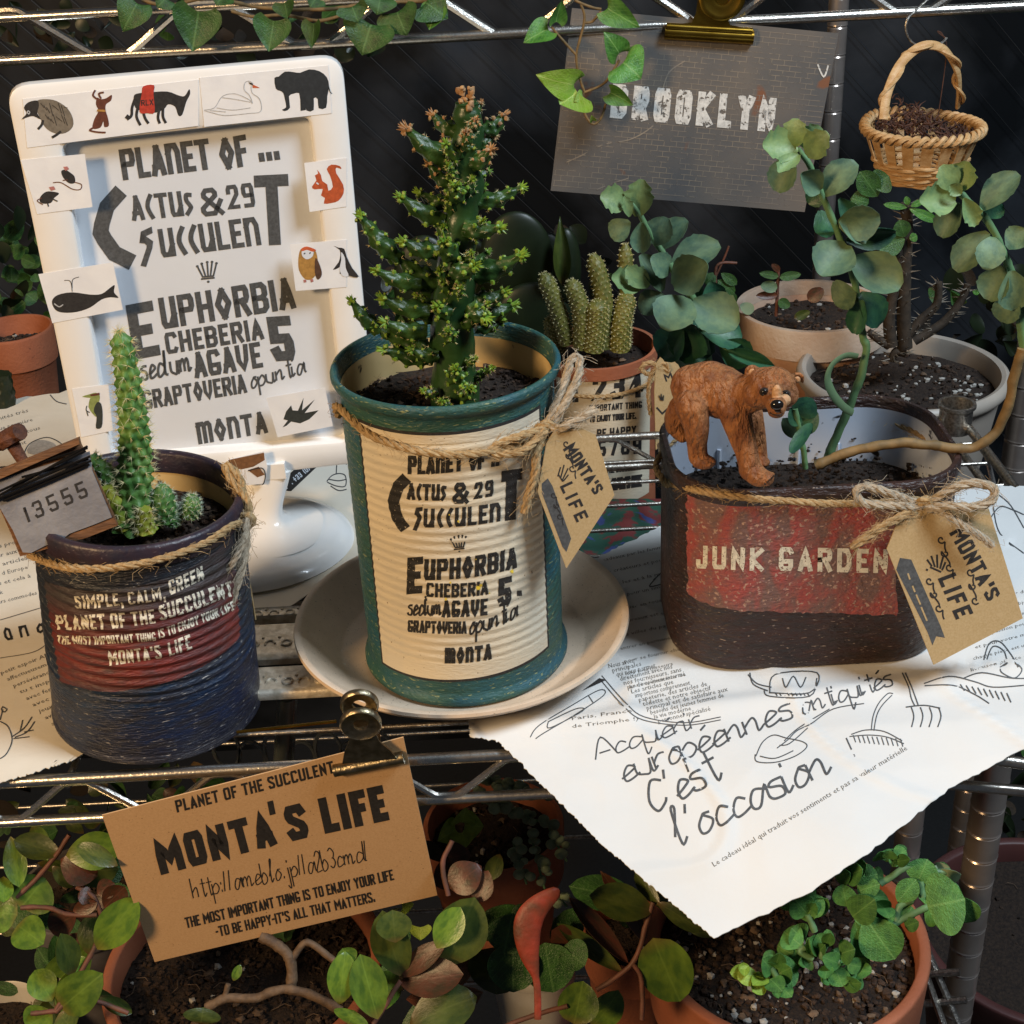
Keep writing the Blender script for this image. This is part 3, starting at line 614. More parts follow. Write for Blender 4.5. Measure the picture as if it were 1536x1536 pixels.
# ------------------------------------------------------------------ white stand-up frame
psi = math.radians(9.5); fn_ = V((math.sin(psi), -math.cos(psi), .0)).normalized()
Q0 = W(330, 690, Y=.088)
PF = Plane(Q0, fn_)
wf = thing('sign_stand', 'white plastic tabletop frame with PLANET OF lettering and animal stickers', 'sign frame', (-.09, .085, 0))
OQ_ = 0
OQ = [(6, 128), (514, 82), (568, 692), (131, 742)]; IQ = [(93, 217), (465, 176), (520, 662), (170, 690)]
def rq(quad, rad, off, n=6):
    P = [PF(x, y, off) for x, y in quad]; out = []
    for i in range(4):
        p = P[i]; a = P[i - 1]; b = P[(i + 1) % 4]; pa = p + (a - p).normalized() * rad; pb = p + (b - p).normalized() * rad
        for k in range(n + 1):
            t = k / n; out.append(pa * (1 - t) ** 2 + p * 2 * t * (1 - t) + pb * t * t)
    return out
def shr(L, d):
    c = sum(L, V((0, 0, 0))) / len(L); return [p + (c - p).normalized() * d for p in L]
O = rq(OQ, .0085, 0); I = rq(IQ, .0035, 0)
rings = [[p - fn_ * .012 for p in shr(O, .002)], [p - fn_ * .003 for p in O], [p for p in shr(O, .0006)], [p + fn_ * .0006 for p in shr(O, .0022)], [p + fn_ * .0006 for p in shr(I, -.0022)], [p for p in shr(I, -.0006)], [p - fn_ * .0012 for p in I], [p - fn_ * .0062 for p in shr(I, .0006)]]
part('bezel', MB().loops(rings, True, False), MATS['white_plastic'], wf)
SQ = rq([(88, 212), (470, 171), (525, 668), (165, 695)], .003, -.0055)
sh = part('printed_sheet', MB().add(SQ, [tuple(range(len(SQ)))[::-1]]), MATS['sheet'], wf, smooth=False)
PS = Plane(PF.p - fn_ * .0055, fn_)
def art(parent, S, ink, T, b, crown):
    for (txt, f, a, c, h, kw) in T: line(parent, S, ink, txt, f, a, c, h, **{**b, **kw})
    cx, cy, s = crown
    dr_ = [[(-.45, -.28), (-.2, .2), (.28, .16), (.42, -.42)], [(-.25, -.38), (-.08, .16)], [(0, -.45), (.04, .14)], [(.22, -.46), (.15, .14)], [(-.28, .3), (.34, .24)]]
    draw(parent, S, ink, [[(cx + x * s, cy + y * s) for x, y in q] for q in dr_], s * .075, name='crown_print', sm=0, off=b.get('off', .0001))
    mb = MB()
    for x, y in ((-.45, -.28), (-.25, -.4), (0, -.47), (.22, -.48), (.42, -.42), (.05, .42)):
        poly(parent, S, ink, [(cx + x * s + s * .07 * math.cos(k), cy + y * s + s * .06 * math.sin(k)) for k in (0, 1.05, 2.1, 3.14, 4.2, 5.2)], sm=0, off=b.get('off', .0001), mb=mb)
    part('crown_print', mb, ink, parent, smooth=False)
z1 = lambda x, y: (x / 2.954, 60 + y / 2.954)
z1b = lambda x, y: (x / 2.954, 480 + y / 2.954)
h1 = lambda h: h / 2.954
up1 = (-.16, -1)
BC = dict(up=up1, t=.17, gap=.09)
CBIG = {'C': '6:88 57 15 13 31 80', 'S': '5:77 35 24 33 62 71 30', '5': '5:88 08 04 34 74 83 81 70 10 01'}
art(sh, PS, MATS['ink_grey'], [
 ('PLANET', GP, z1(548, 622), z1(940, 572), h1(138), dict(t=.18)), ('OF', GP, z1(985, 578), z1(1106, 556), h1(140), dict(t=.18)), ('...', GP, z1(1152, 540), z1(1240, 530), h1(140), dict(t=.18, gap=.12)),
 ('C', dict(C='6:88 47 15 04 13 41 80'), z1(448, 1030), z1(588, 1000), h1(350), dict(t=.20)),
 ('ACTUS', GP, z1(588, 802), z1(862, 775), h1(112), {}), ('&', GP, z1(892, 785), z1(1000, 772), h1(125), {}), ('29', G, z1(1012, 752), z1(1135, 738), h1(108), {}),
 ('T', G, z1(1147, 912), z1(1290, 905), h1(312), dict(t=.17, up=(-.06, -1))),
 ('S', dict(S='4:87 37 15 26 74 63 00'), z1(625, 1010), z1(700, 975), h1(170), dict(t=.17)), ('UCCULEN', GP, z1(718, 965), z1(1158, 908), h1(128), {}),
 ('E', G, z1(592, 1418), z1(715, 1395), h1(245), dict(t=.19)), ('UPHORBIA', GP, z1(722, 1282), z1(1312, 1188), h1(140), dict(t=.18)),
 ('CHEBERIA', G, z1(740, 1393), z1(1172, 1325), h1(95), dict(t=.19)), ('5', G, z1(1205, 1425), z1(1320, 1418), h1(200), dict(t=.22)),
 ('sed um', GC, z1(628, 1505), z1(850, 1462), h1(110), dict(script=True, t=.10)), ('AGAVE', GP, z1(866, 1500), z1(1166, 1450), h1(115), dict(t=.18)),
 ('GRAPTOVERIA', GP, z1b(640, 398), z1b(1095, 322), h1(84), dict(t=.18)), ('opuntia', GC, z1b(1112, 302), z1b(1352, 232), h1(84), dict(script=True, t=.10)),
 ('MONTA', GP, z1b(880, 552), z1b(1188, 500), h1(98), dict(t=.19))], BC, (918 / 2.954, 60 + 1030 / 2.954, 33))
# taped animal stickers on the bezel
ink, inkb = MATS['ink'], MATS['elephant']
def strip(quad, off=.00078):
    P = [PF(*q, off) for q in [z1(*q) for q in quad]]; mb = MB(); rows = [[P[0].lerp(P[1], i / 8).lerp(P[3].lerp(P[2], i / 8), j / 3)  for i in range(9)] for j in range(4)]
    return part('sticker', mb.grid(rows, .00012, fn_), MATS['tape'], wf, sharp=30)
st1 = strip([(100, 262), (880, 175), (880, 380), (120, 478)]); st2 = strip([(884, 167), (1455, 112), (1470, 325), (905, 385)])
st3 = strip([(92, 532), (375, 505), (410, 740), (165, 772)]); st4 = strip([(1348, 545), (1536, 522), (1536, 738), (1372, 762)]); st5 = strip([(170, 1038), (500, 985), (545, 1195), (232, 1255)])
st6 = strip([(1285, 905), (1536, 885), (1536, 1095), (1310, 1112)]); zo = 1240.7
st7 = strip([(318, 1240.7 + 305), (480, 1240.7 + 285), (500, 1240.7 + 490), (360, 1240.7 + 520)]); st8 = strip([(1180, zo + 345), (1440, zo + 300), (1475, zo + 470), (1230, zo + 520)])
def sp(parent, m, pts, off=.00084, sm=3, dy=0): return poly(parent, PF, MATS[m], [z1(x, y + dy) for x, y in pts], name='animal_print', off=off, sm=sm)
def sd(parent, m, L, w, off=.00087, dy=0): return draw(parent, PF, MATS[m], [[z1(x, y + dy) for x, y in s] for s in L], w / 2.954, name='animal_print', off=off)
sp(st1, 'fur_grey', [(165, 268), (205, 262), (250, 270), (298, 302), (322, 345), (322, 385), (290, 412), (245, 414), (205, 392), (182, 355), (168, 325), (160, 295)])
sp(st1, 'ink', [(96, 350), (118, 325), (106, 300), (125, 276), (165, 268), (172, 292), (165, 325), (182, 352), (150, 338), (128, 340)], .00087)
sd(st1, 'ink', [[(190, 355), (185, 375), (168, 395)], [(270, 405), (250, 420), (230, 432)]], 11); sd(st1, 'swan_grey', [[(120, 320), (125, 314), (132, 320), (127, 328), (120, 320)]], 4, .00093)
sd(st1, 'ink', [[(180 + k * 13, 280 + (k % 3) * 9), (195 + k * 13, 300 + (k % 4) * 12)] for k in range(9)] + [[(200 + k * 12, 330 + (k % 3) * 9), (215 + k * 12, 352 + (k % 4) * 9)] for k in range(8)], 2.5, .00089)
sp(st1, 'dog_brown', [(425, 285), (430, 255), (445, 262), (470, 258), (495, 243), (492, 268), (470, 285), (468, 312), (478, 345), (482, 380), (462, 385), (458, 360), (445, 388), (410, 392), (418, 350), (436, 315)])
sd(st1, 'dog_brown', [[(430, 262), (412, 245), (422, 222)], [(448, 260), (438, 238), (460, 232)], [(415, 388), (398, 400), (430, 408), (468, 410)]], 8); sd(st1, 'owl', [[(430, 312), (468, 314)]], 9, .00093)
sp(st1, 'ink', [(592, 255), (605, 238), (660, 232), (740, 228), (790, 245), (818, 248), (838, 218), (842, 240), (825, 275), (808, 330), (790, 334), (776, 296), (745, 285), (728, 305), (690, 322), (640, 318), (600, 300)])
sd(st1, 'ink', [[(598, 260), (585, 300), (582, 335), (562, 352)], [(610, 300), (605, 340), (622, 378)], [(632, 310), (642, 345), (658, 370)], [(705, 310), (700, 345), (708, 370)], [(722, 300), (722, 340), (735, 368)]], 12); sd(st1, 'ink', [[(572, 335), (560, 350)]], 20)
sp(st1, 'bag_red', [(628, 238), (635, 205), (682, 200), (680, 240), (685, 320), (652, 324), (618, 318)], .00091); line(st1, PF, ink, 'RLX', G, z1(626, 292), z1(680, 288), h1(26), t=.16, off=.000935)
sd(st2, 'swan_grey', [[(905, 310), (950, 300), (985, 250), (1040, 238), (1100, 262), (1118, 280), (1105, 245), (1082, 220), (1085, 190), (1105, 182), (1122, 195)], [(905, 312), (940, 322), (1000, 334), (1100, 325), (1155, 315), (1150, 262), (1118, 235), (1112, 205)], [(960, 300), (1030, 310), (1110, 300)], [(985, 255), (1040, 262), (1110, 275)], [(930, 312), (1000, 318)]], 3.2)
sp(st2, 'beak', [(1118, 196), (1152, 212), (1120, 212)], .00089, 0); sp(st2, 'ink', [(1100, 186), (1118, 192), (1122, 202), (1108, 196)], .00093, 0)
sp(st2, 'elephant', [(1216, 168), (1235, 162), (1262, 140), (1300, 142), (1330, 145), (1370, 130), (1415, 138), (1448, 165), (1458, 205), (1450, 250), (1445, 300), (1412, 302), (1408, 262), (1390, 258), (1390, 310), (1358, 312), (1345, 262), (1330, 262), (1325, 235), (1300, 238), (1280, 250), (1285, 300), (1262, 315), (1250, 308), (1268, 298), (1262, 262), (1255, 235), (1240, 225), (1222, 215)], sm=2)
sp(st2, 'elephant', [(1330, 250), (1352, 250), (1355, 310), (1332, 314)], .00087, 0); sd(st2, 'elephant', [[(1455, 200), (1462, 228), (1470, 238)]], 4)
sp(st3, 'ink', [(272, 580), (290, 575), (312, 588), (330, 605), (332, 632), (310, 636), (290, 622), (275, 600)]); sd(st3, 'dog_brown', [[(330, 630), (360, 640), (355, 662), (320, 660), (270, 632), (235, 632)], [(300, 620), (278, 622)]], 4); sp(st3, 'pink', [(280, 562), (298, 560), (306, 572), (290, 580)], .00089, 0)
sp(st3, 'ink', [(182, 690), (205, 672), (235, 672), (262, 680), (240, 700), (225, 722), (190, 725), (175, 712)]); sd(st3, 'ink', [[(235, 705), (255, 715)], [(210, 722), (215, 738)]], 5); sp(st3, 'pink', [(216, 652), (238, 648), (246, 662), (226, 668)], .00089, 0); sd(st3, 'dog_brown', [[(185, 700), (165, 712), (190, 730)]], 4)
sp(st4, 'squirrel', [(1402, 622), (1395, 600), (1410, 592), (1405, 575), (1422, 598), (1428, 625), (1450, 640), (1455, 668), (1475, 650), (1462, 600), (1448, 572), (1468, 552), (1505, 558), (1512, 572), (1490, 565), (1490, 590), (1520, 640), (1522, 680), (1500, 712), (1470, 722), (1435, 725), (1440, 700), (1422, 688), (1430, 660), (1395, 662), (1382, 650)], sm=2)
sd(st4, 'sheet', [[(1402, 632), (1412, 640)]], 6, .00093)
sp(st5, 'ink', [(230, 1158), (255, 1130), (320, 1118), (400, 1128), (450, 1125), (485, 1100), (508, 1086), (505, 1118), (525, 1142), (490, 1140), (450, 1150), (400, 1185), (340, 1205), (280, 1208), (245, 1195)])
sd(st5, 'swan_grey', [[(240, 1168), (262, 1182), (280, 1172)]], 5, .00093); sd(st5, 'ink_grey', [[(320, 1115), (312, 1070), (285, 1065)], [(320, 1100), (322, 1062), (350, 1050)]], 3)
sp(st6, 'owl', [(1332, 928), (1360, 918), (1395, 930), (1408, 975), (1405, 1030), (1380, 1060), (1350, 1058), (1325, 1020), (1322, 970)]); sp(st6, 'owl_dark', [(1398, 965), (1418, 1000), (1426, 1040), (1408, 1062), (1395, 1030)], .00089); sp(st6, 'sheet', [(1338, 935), (1360, 928), (1388, 935), (1384, 960), (1360, 972), (1340, 958)], .00093)
sp(st6, 'beak', [(1335, 925), (1360, 915), (1400, 930), (1385, 938), (1360, 930), (1340, 936)], .000935); sd(st6, 'ink', [[(1348, 944), (1351, 948)], [(1372, 942), (1375, 946)]], 8, .00098); sd(st6, 'pink', [[(1350, 1062), (1352, 1074)], [(1380, 1060), (1384, 1072)]], 12)
sp(st6, 'ink', [(1478, 912), (1500, 920), (1525, 925), (1536, 960), (1560, 1010), (1590, 1048), (1565, 1050), (1535, 1040), (1505, 1035), (1512, 1000), (1500, 1010), (1475, 1018), (1500, 985), (1508, 955), (1505, 930)], sm=2); sp(st6, 'sheet', [(1512, 940), (1528, 965), (1532, 1010), (1545, 1045), (1518, 1045), (1505, 1015), (1512, 975)], .00093)
sp(st7, 'bird_green', [(362, 340), (400, 328), (425, 322), (442, 335), (440, 360), (425, 390), (430, 430), (410, 415), (392, 385), (398, 350), (398, 345)], dy=zo, sm=2); sp(st7, 'bird_dark', [(430, 365), (448, 372), (455, 420), (450, 475), (425, 478), (428, 430), (415, 400)], .00089, dy=zo); sp(st7, 'dog_brown', [(400, 330), (440, 322), (442, 332), (402, 338)], .00093, 0, dy=zo)
sd(st7, 'bird_dark', [[(398, 410), (382, 400), (385, 380)], [(390, 425), (384, 405)]], 4, dy=zo)
sp(st8, 'bird_dark', [(1256, 440), (1268, 405), (1290, 378), (1296, 400), (1320, 402), (1345, 345), (1338, 400), (1395, 352), (1350, 412), (1412, 400), (1370, 440), (1330, 458), (1290, 450), (1270, 468), (1252, 476), (1275, 445)], dy=zo, sm=0)
PB = Plane(PF(400, 712, .004), V((math.sin(psi), -math.cos(psi), .0)).normalized())
cs = part('sticker', MB().slab([PB(x, y) for x, y in ((342, 690), (396, 677), (401, 700), (398, 725), (372, 728), (352, 722))], PB.n, .0004), MATS['tape'], wf, smooth=False)
for pts, m in (([(342, 690), (396, 679), (397, 690), (380, 700), (362, 704), (348, 702)], 'cow_brown'), ([(372, 705), (388, 700), (397, 712), (386, 716)], 'cow_brown')): poly(cs, PB, MATS[m], pts, name='animal_print', off=.0001, sm=0)
draw(cs, PB, ink, [[(372, 706), (392, 702), (398, 712), (396, 724), (393, 727)]], 1.5, name='animal_print', off=.0002)
# neck and round foot
bc = W(378, 822, Z=0); n0 = W(404, 705, Y=.094)
prof = [(.0, .0100), (.006, .0100), (.014, .0098), (.028, .0088), (.038, .0070), (.0430, .0045), (.0442, .002), (.0430, .0007), (0, .0006)]
mbf = MB(); vs = []
for r, z in prof: vs.append([bc + V((r * math.cos(a) * 1.02, r * math.sin(a) * .92, z)) for a in [i * math.pi / 32 for i in range(64)]])
part('round_foot', mbf.loops(vs[::-1], True, True), MATS['white_plastic'], wf, sharp=60)
nk = []
for i in range(25):
    t = i / 24; z = .0086 + (t ** 1.25) * (n0.z - .0086); wd = .0080 + .024 * (1 - t) ** 6 + .0015 * t; dp = .005 + .020 * (1 - t) ** 6
    c = V((bc.x + (n0.x - bc.x) * t ** .8, bc.y + (n0.y - bc.y) * t, z))
    nk.append([c + V((wd * math.copysign(abs(math.cos(a)) ** .7, math.cos(a)), dp * math.copysign(abs(math.sin(a)) ** .7, math.sin(a)), 0)) for a in [k * math.pi / 16 for k in range(32)]])
part('neck', MB().loops(nk), MATS['white_plastic'], wf, sharp=60)
part('bottom_clamp', MB().box(PF(350, 703, -.006), (W(500, 700, Y=.09) - W(330, 712, Y=.09)) * .95, (0, .012, 0), (0, 0, .007)), MATS['white_plastic'], wf)

# ------------------------------------------------------------------ soil helper
def soil_part(parent, c, rx, ry, z, mtx=None, n=420, perl=0, sup=2, cr=.0013):
    mb = MB(); rows = []
    for i in range(13):
        rows.append([V((c[0] + rx * i / 12 * math.cos(a), c[1] + ry * i / 12 * math.sin(a), z + .0016 * noise.noise(V((c[0] + i * math.cos(a), i * math.sin(a), z * 50)) * .9))) for a in [k * math.pi / 18 for k in range(36)]])
    vs = [p for r in rows for p in r]; fs = [(i * 36 + j, (i + 1) * 36 + j, (i + 1) * 36 + (j + 1) % 36, i * 36 + (j + 1) % 36) for i in range(12) for j in range(36)]
    mb.add(vs, fs)
    so = part('soil', mb if not mtx else MB().add([mtx @ v for v in vs], fs), MATS['soil'], parent)
    cb = MB(); pb = MB()
    for i in range(n):
        a = random.uniform(0, 6.28); r = math.sqrt(random.random()) * .97; p = V((c[0] + rx * r * math.cos(a), c[1] + ry * r * math.sin(a), z + random.uniform(-.0005, .0014)))
        if mtx: p = mtx @ p
        (pb if random.random() < perl else cb).blob(p, random.uniform(.35, 1.15) * cr, random.uniform(.7, 1.3), 1, random.uniform(.5, 1), 5, 3, .3)
    part('soil_crumbs', cb, MATS['soil_crumb'], so, kind='stuff', sharp=25)
    kb = MB()
    for i in range(n // 16):
        a = random.uniform(0, 6.28); r = math.sqrt(random.random()) * .95; p = V((c[0] + rx * r * math.cos(a), c[1] + ry * r * math.sin(a), z + .0012)); q = random.uniform(0, 3.14)
        if mtx: p = mtx @ p
        if random.random() < .5: kb.blob(p, cr * random.uniform(.9, 1.5), random.uniform(.6, 1.2), .8, .5, 6, 4, .35)
        else: kb.tube([p, p + V((math.cos(q), math.sin(q), .15)) * cr * 2, p + V((math.cos(q + .5), math.sin(q + .5), .1)) * cr * 4], cr * .13, 4)
    part('bark_bits', kb, MATS['clay_bits'], so, kind='stuff', sharp=25)
    if perl: part('perlite_grains', pb, MATS['perlite'], so, kind='stuff', sharp=25)
    return so
# ------------------------------------------------------------------ centre: saucer and green tin
GX, GY = -.0199, 0.0
sa = thing('plant_saucer', 'round beige plastic saucer under the tall green tin', 'saucer', (-.0212, .0056, 0))
part('saucer_dish', MB().lathe([(0, .001), (.046, .001), (.0475, .0016), (.0615, .0125), (.0635, .0148), (.0632, .0160), (.0612, .0160), (.0603, .0150), (.0475, .0042), (.046, .0036), (0, .0034)], 128, (-.0212, .0056, 0)), MATS['saucer'], sa, sharp=50)
gt = thing('tin_can', 'tall teal green painted tin with cream PLANET OF label standing in the saucer', 'tin can', (GX, GY, .004))
R0 = .0366; HT = .1215; Z0 = .004
prof = [(0, .0065), (.034, .0065), (.0362, .0042), (.0376, .0042), (.0383, .0050), (.0383, .0066), (.0374, .0078)]
prof += [(R0 + (.00013 * math.sin(z * 2 * math.pi / .0034) if .022 < z < .108 else 0), z) for z in [.009 + k * .0004 for k in range(268)]]
prof += [(.0370, .1168), (.0376, .1176), (.0386, .1182), (.0392, .1196), (.0392, .1208), (.0386, .1220), (.0376, .1220), (.0370, .1210), (.0368, .118), (.0362, .115)]
gb = part('tin_body', MB().lathe(prof, 128, (GX, GY, 0), close=False), MATS['green_paint'], gt, sharp=70)
part('tin_inside', MB().lathe([(.0361, .116), (.0361, .100)], 64, (GX, GY, 0), close=False), MATS['inner_cream'], gt)
soil_part(gt, (GX, GY), .0360, .0360, .1045, n=700, cr=.0011)
SG = Cone(Matrix.Translation((GX, GY, 0)), R0 + .0002, R0 + .0002, .12, lambda z: wv(z))
tl, tr_, brr, bl = [SG.loc(*p) for p in ((540, 633), (808, 613), (821, 969), (575, 993))]
an = lambda p: math.atan2(p.y, p.x)
def patch(surf, quad, mtn, name, parent, off, nu=48, nv=90, wav=None, jit=0, extra=0):
    A = [(an(q), q.z) for q in quad]; rows = []
    for j in range(nv + 1):
        v = j / nv; row = []
        for i in range(nu + 1):
            u = i / nu; th = (A[0][0] * (1 - u) + A[1][0] * u) * (1 - v) + (A[3][0] * (1 - u) + A[2][0] * u) * v; z = (A[0][1] * (1 - u) + A[1][1] * u) * (1 - v) + (A[3][1] * (1 - u) + A[2][1] * u) * v
            if jit and (i in (0, nu) or j in (0, nv)): th += random.uniform(-jit, jit) * 10; z += random.uniform(-jit, jit)
            r = surf.r0 + surf.k * z + off + (wav(z) if wav else 0); row.append(surf.m @ V((r * math.cos(th), r * math.sin(th), z)))
        rows.append(row)
    return part(name, MB().grid(rows), MATS[mtn], parent, sharp=180)
wv = lambda z: (.00013 * math.sin(z * 2 * math.pi / .0034) if .022 < z < .108 else 0) - .0002
def grow(q, d):
    c = [sum(an(p) for p in q) / 4, sum(p.z for p in q) / 4]; out = []
    for p in q: th = an(p) + math.copysign(d / R0, an(p) - c[0]); out.append(V((math.cos(th), math.sin(th), p.z + math.copysign(d, p.z - c[1]))))
    return out
Lq = [tl, tr_, brr, bl]
patch(SG, grow(Lq, .0011), 'ink', 'label_border', gb, .00026, wav=wv, nv=420, jit=.0001)
lab = patch(SG, Lq, 'label_cream', 'paper_label', gb, .00034, wav=wv, nv=420)
z4 = lambda x, y: (440 + x / 2.844, 560 + y / 2.844); h4 = lambda h: h / 2.844
art(lab, SG, MATS['ink_worn'], [
 ('PLANET', GP, z4(487, 432), z4(722, 418), h4(80), dict(t=.21, sag=2)), ('OF', GP, z4(750, 418), z4(815, 410), h4(78), dict(t=.21)), ('..', GP, z4(845, 402), z4(880, 396), h4(78), dict(t=.21)),
 ('C', dict(C='6:88 47 15 04 13 41 80'), z4(410, 662), z4(472, 672), h4(232), dict(t=.21)),
 ('ACTUS', GP, z4(483, 540), z4(650, 545), h4(72), dict(sag=1)), ('&', GP, z4(675, 558), z4(750, 556), h4(90), {}), ('29', G, z4(770, 540), z4(855, 525), h4(72), {}),
 ('T', G, z4(893, 632), z4(962, 622), h4(215), dict(t=.22, up=(.03, -1))),
 ('S', dict(S='4:87 37 15 26 74 63 00'), z4(512, 672), z4(545, 668), h4(108), dict(t=.17)), ('UCCULEN', GP, z4(553, 660), z4(885, 632), h4(82), dict(sag=3)),
 ('E', G, z4(483, 945), z4(546, 940), h4(158), dict(t=.21, gap=0)), ('UPHORBIA', GP, z4(556, 885), z4(955, 832), h4(92), dict(t=.21, sag=5)),
 ('CHEBERIA', G, z4(565, 955), z4(832, 945), h4(62), dict(sag=3)), ('5', G, z4(872, 1000), z4(932, 985), h4(122), dict(t=.22)), ('.', G, z4(957, 950), z4(975, 950), h4(30), dict(t=.7)),
 ('sedium', GC, z4(487, 1030), z4(630, 1030), h4(78), dict(script=True, t=.11)), ('AGAVE', GP, z4(633, 1042), z4(828, 1032), h4(72), dict(t=.21, sag=1)),
 ('GRAPTOVERIA', GP, z4(487, 1105), z4(738, 1112), h4(52), dict(t=.2, sag=1)), ('opuntia', GC, z4(750, 1112), z4(955, 1038), h4(84), dict(script=True, t=.11, sag=3)),
 ('MONTA', GP, z4(645, 1240), z4(846, 1222), h4(68), dict(t=.22, sag=2))], dict(t=.195, gap=.09, up=(.03, -1), off=.00045, step=.1), (440 + 705 / 2.844, 560 + 730 / 2.844, 26))
mb = MB()
for x, y, r in ((935, 845, 7), (940, 800, 4), (790, 915, 8), (800, 905, 6), (705, 632, 4), (670, 895, 4), (838, 940, 3), (780, 795, 3), (665, 605, 3), (495, 490, 2), (650, 965, 5)):
    poly(lab, SG, MATS['yellow'], [z4(x + r * math.cos(k) * random.uniform(.7, 1.6), y + r * math.sin(k) * random.uniform(.7, 1.6)) for k in (0, 1, 2.1, 3.1, 4.2, 5.2)], sm=0, off=.0005, mb=mb)
part('paint_flecks', mb, MATS['yellow'], lab, smooth=False)
def ring_path(surf, z0, z1, th0, th1, off, n=40, ph=0): # helical band round a can
    return [surf.m @ V(((surf.r0 + surf.k * zq + off) * math.cos(th), (surf.r0 + surf.k * zq + off) * math.sin(th), zq)) for th, zq in ((th0 + (th1 - th0) * i / n, z0 + (z1 - z0) * (.5 - .5 * math.cos(i / n * 3.14159 * 1)) + ph * math.sin(i / n * 3.14)) for i in range(n + 1))]
# twine: low on the front, from the left edge to the knot on the right
za = SG.loc(512, 608); zb = SG.loc(640, 676); zc = SG.loc(812, 652)
pts = []
th_ = [an(za) - .25, an(za), an(SG.loc(560, 655)), an(zb), an(SG.loc(730, 674)), an(zc), an(zc) + .35]; zs_ = [.1035, za.z, SG.loc(560, 650).z, zb.z, SG.loc(730, 676).z, zc.z, zc.z + .004]
# back loop closes the ring
TH = th_ + [an(zc) + 1.2, an(zc) + 2.4, an(za) + 6.28 - 1.2]; ZS = zs_ + [.098, .102, .104]
tw = twine('twine_band', [(GX + (R0 + .0016) * math.cos(a), (R0 + .0016) * math.sin(a), z) for a, z in zip(TH, ZS)] + [(GX + (R0 + .0016) * math.cos(TH[0] + 6.283), (R0 + .0016) * math.sin(TH[0] + 6.283), ZS[0])], .00125, gt)
zp = lambda L, Y: [W(440 + a / 2.844, 560 + b / 2.844, Y=Y + (c if c else 0)) for a, b, c in L]
twine('twine_knot', zp([(1040, 235, 0), (1075, 215, -.002), (1105, 232, -.001), (1085, 262, .001), (1055, 250, -.002)], -.0235), .0014, gt, 1.5)
twine('twine_bow', zp([(1080, 235, 0), (960, 270, -.006), (840, 320, -.008), (880, 345, -.009), (980, 330, -.008), (1075, 245, -.002)], -.026), .0013, gt, 1.6)
twine('twine_bow', zp([(1080, 235, 0), (1125, 120, .004), (1165, 10, .008), (1185, -55, .010), (1215, -70, .011), (1218, 0, .008), (1180, 90, .004), (1110, 210, 0)], -.022), .0014, gt, 1.6, 'twine_grey')
twine('twine_tail', zp([(1070, 250, 0), (1040, 330, -.004), (1030, 430, -.006), (1005, 510, -.007), (985, 595, -.008)], -.026), .0014, gt, 2.2)
twine('twine_tail', zp([(1085, 240, 0), (1150, 230, -.004), (1230, 190, -.003), (1290, 150, -.001)], -.024), .0014, gt, 3.0, 'twine_grey')
def kraft_tag(label, pts, P0, nrm, hole=None, thick=.0006, m='kraft_tag'):
    S = Plane(P0, nrm); q = [S(*p) for p in pts]; c = sum(q, V((0, 0, 0))) / len(q); t = thing('gift_tag', label, 'tag', c)
    part('card', MB().slab(q, S.n, thick), MATS[m], t, smooth=False); return t, S
def swirl(cx, cy, s, rot, flip=1):
    L = []
    for (ox, oy, f) in ((0, 0, 1), (.9, .9, -1), (1.8, 1.8, 1)):
        q = []
        for k in range(9): a = k * .75; r = .38 * (1 - k / 10); q.append((ox + f * r * math.cos(a), oy + r * math.sin(a)))
        L.append(q); L.append([(ox + f * .38, oy), (ox + .6, oy + .45), (ox + .85, oy + .7)])
    c_, s_ = math.cos(rot), math.sin(rot)
    return [[(cx + s * (x * c_ - y * s_), cy + s * (x * s_ + y * c_)) for x, y in q] for q in L]
t1, S1 = kraft_tag('kraft MONTA\'S LIFE tag tilted edge-on at the right of the tall green tin', [z4(*p) for p in ((1042, 505), (1080, 300), (1120, 235), (1230, 235), (1290, 262), (1370, 520), (1165, 832))], W(860, 730, Y=-.030), (.25, -1, .15))
ln = lambda tg_, S, txt, a, b, h, **k: line(tg_, S, ink, txt, G, a, b, h, off=.00006, **k)
ln(t1, S1, "MONTA'S", z4(1150, 325), z4(1285, 520), 21, t=.2, gap=.1, h1=17); ln(t1, S1, 'LIFE', z4(1135, 480), z4(1210, 640), 20, t=.2, gap=.12)
draw(t1, S1, ink, swirl(440 + 1165 / 2.844, 560 + 300 / 2.844, 15, .55) + swirl(440 + 1110 / 2.844, 560 + 520 / 2.844, 13, .5), 1.8, name='flourish_print', off=.00006)
poly(t1, S1, MATS['ink_grey'], [z4(*p) for p in ((1060, 470), (1085, 448), (1105, 480), (1185, 705), (1165, 762), (1148, 740), (1060, 510))], sm=0, name='ribbon_print', off=.00006)
draw(t1, S1, ink, [[z4(1130, 430), z4(1150, 462)], [z4(1128, 440), z4(1140, 400)], [z4(1140, 448), z4(1155, 390)], [z4(1148, 455), z4(1172, 405)], [z4(1152, 460), z4(1174, 432)]], 2, name='crown_print', off=.00006, sm=0)

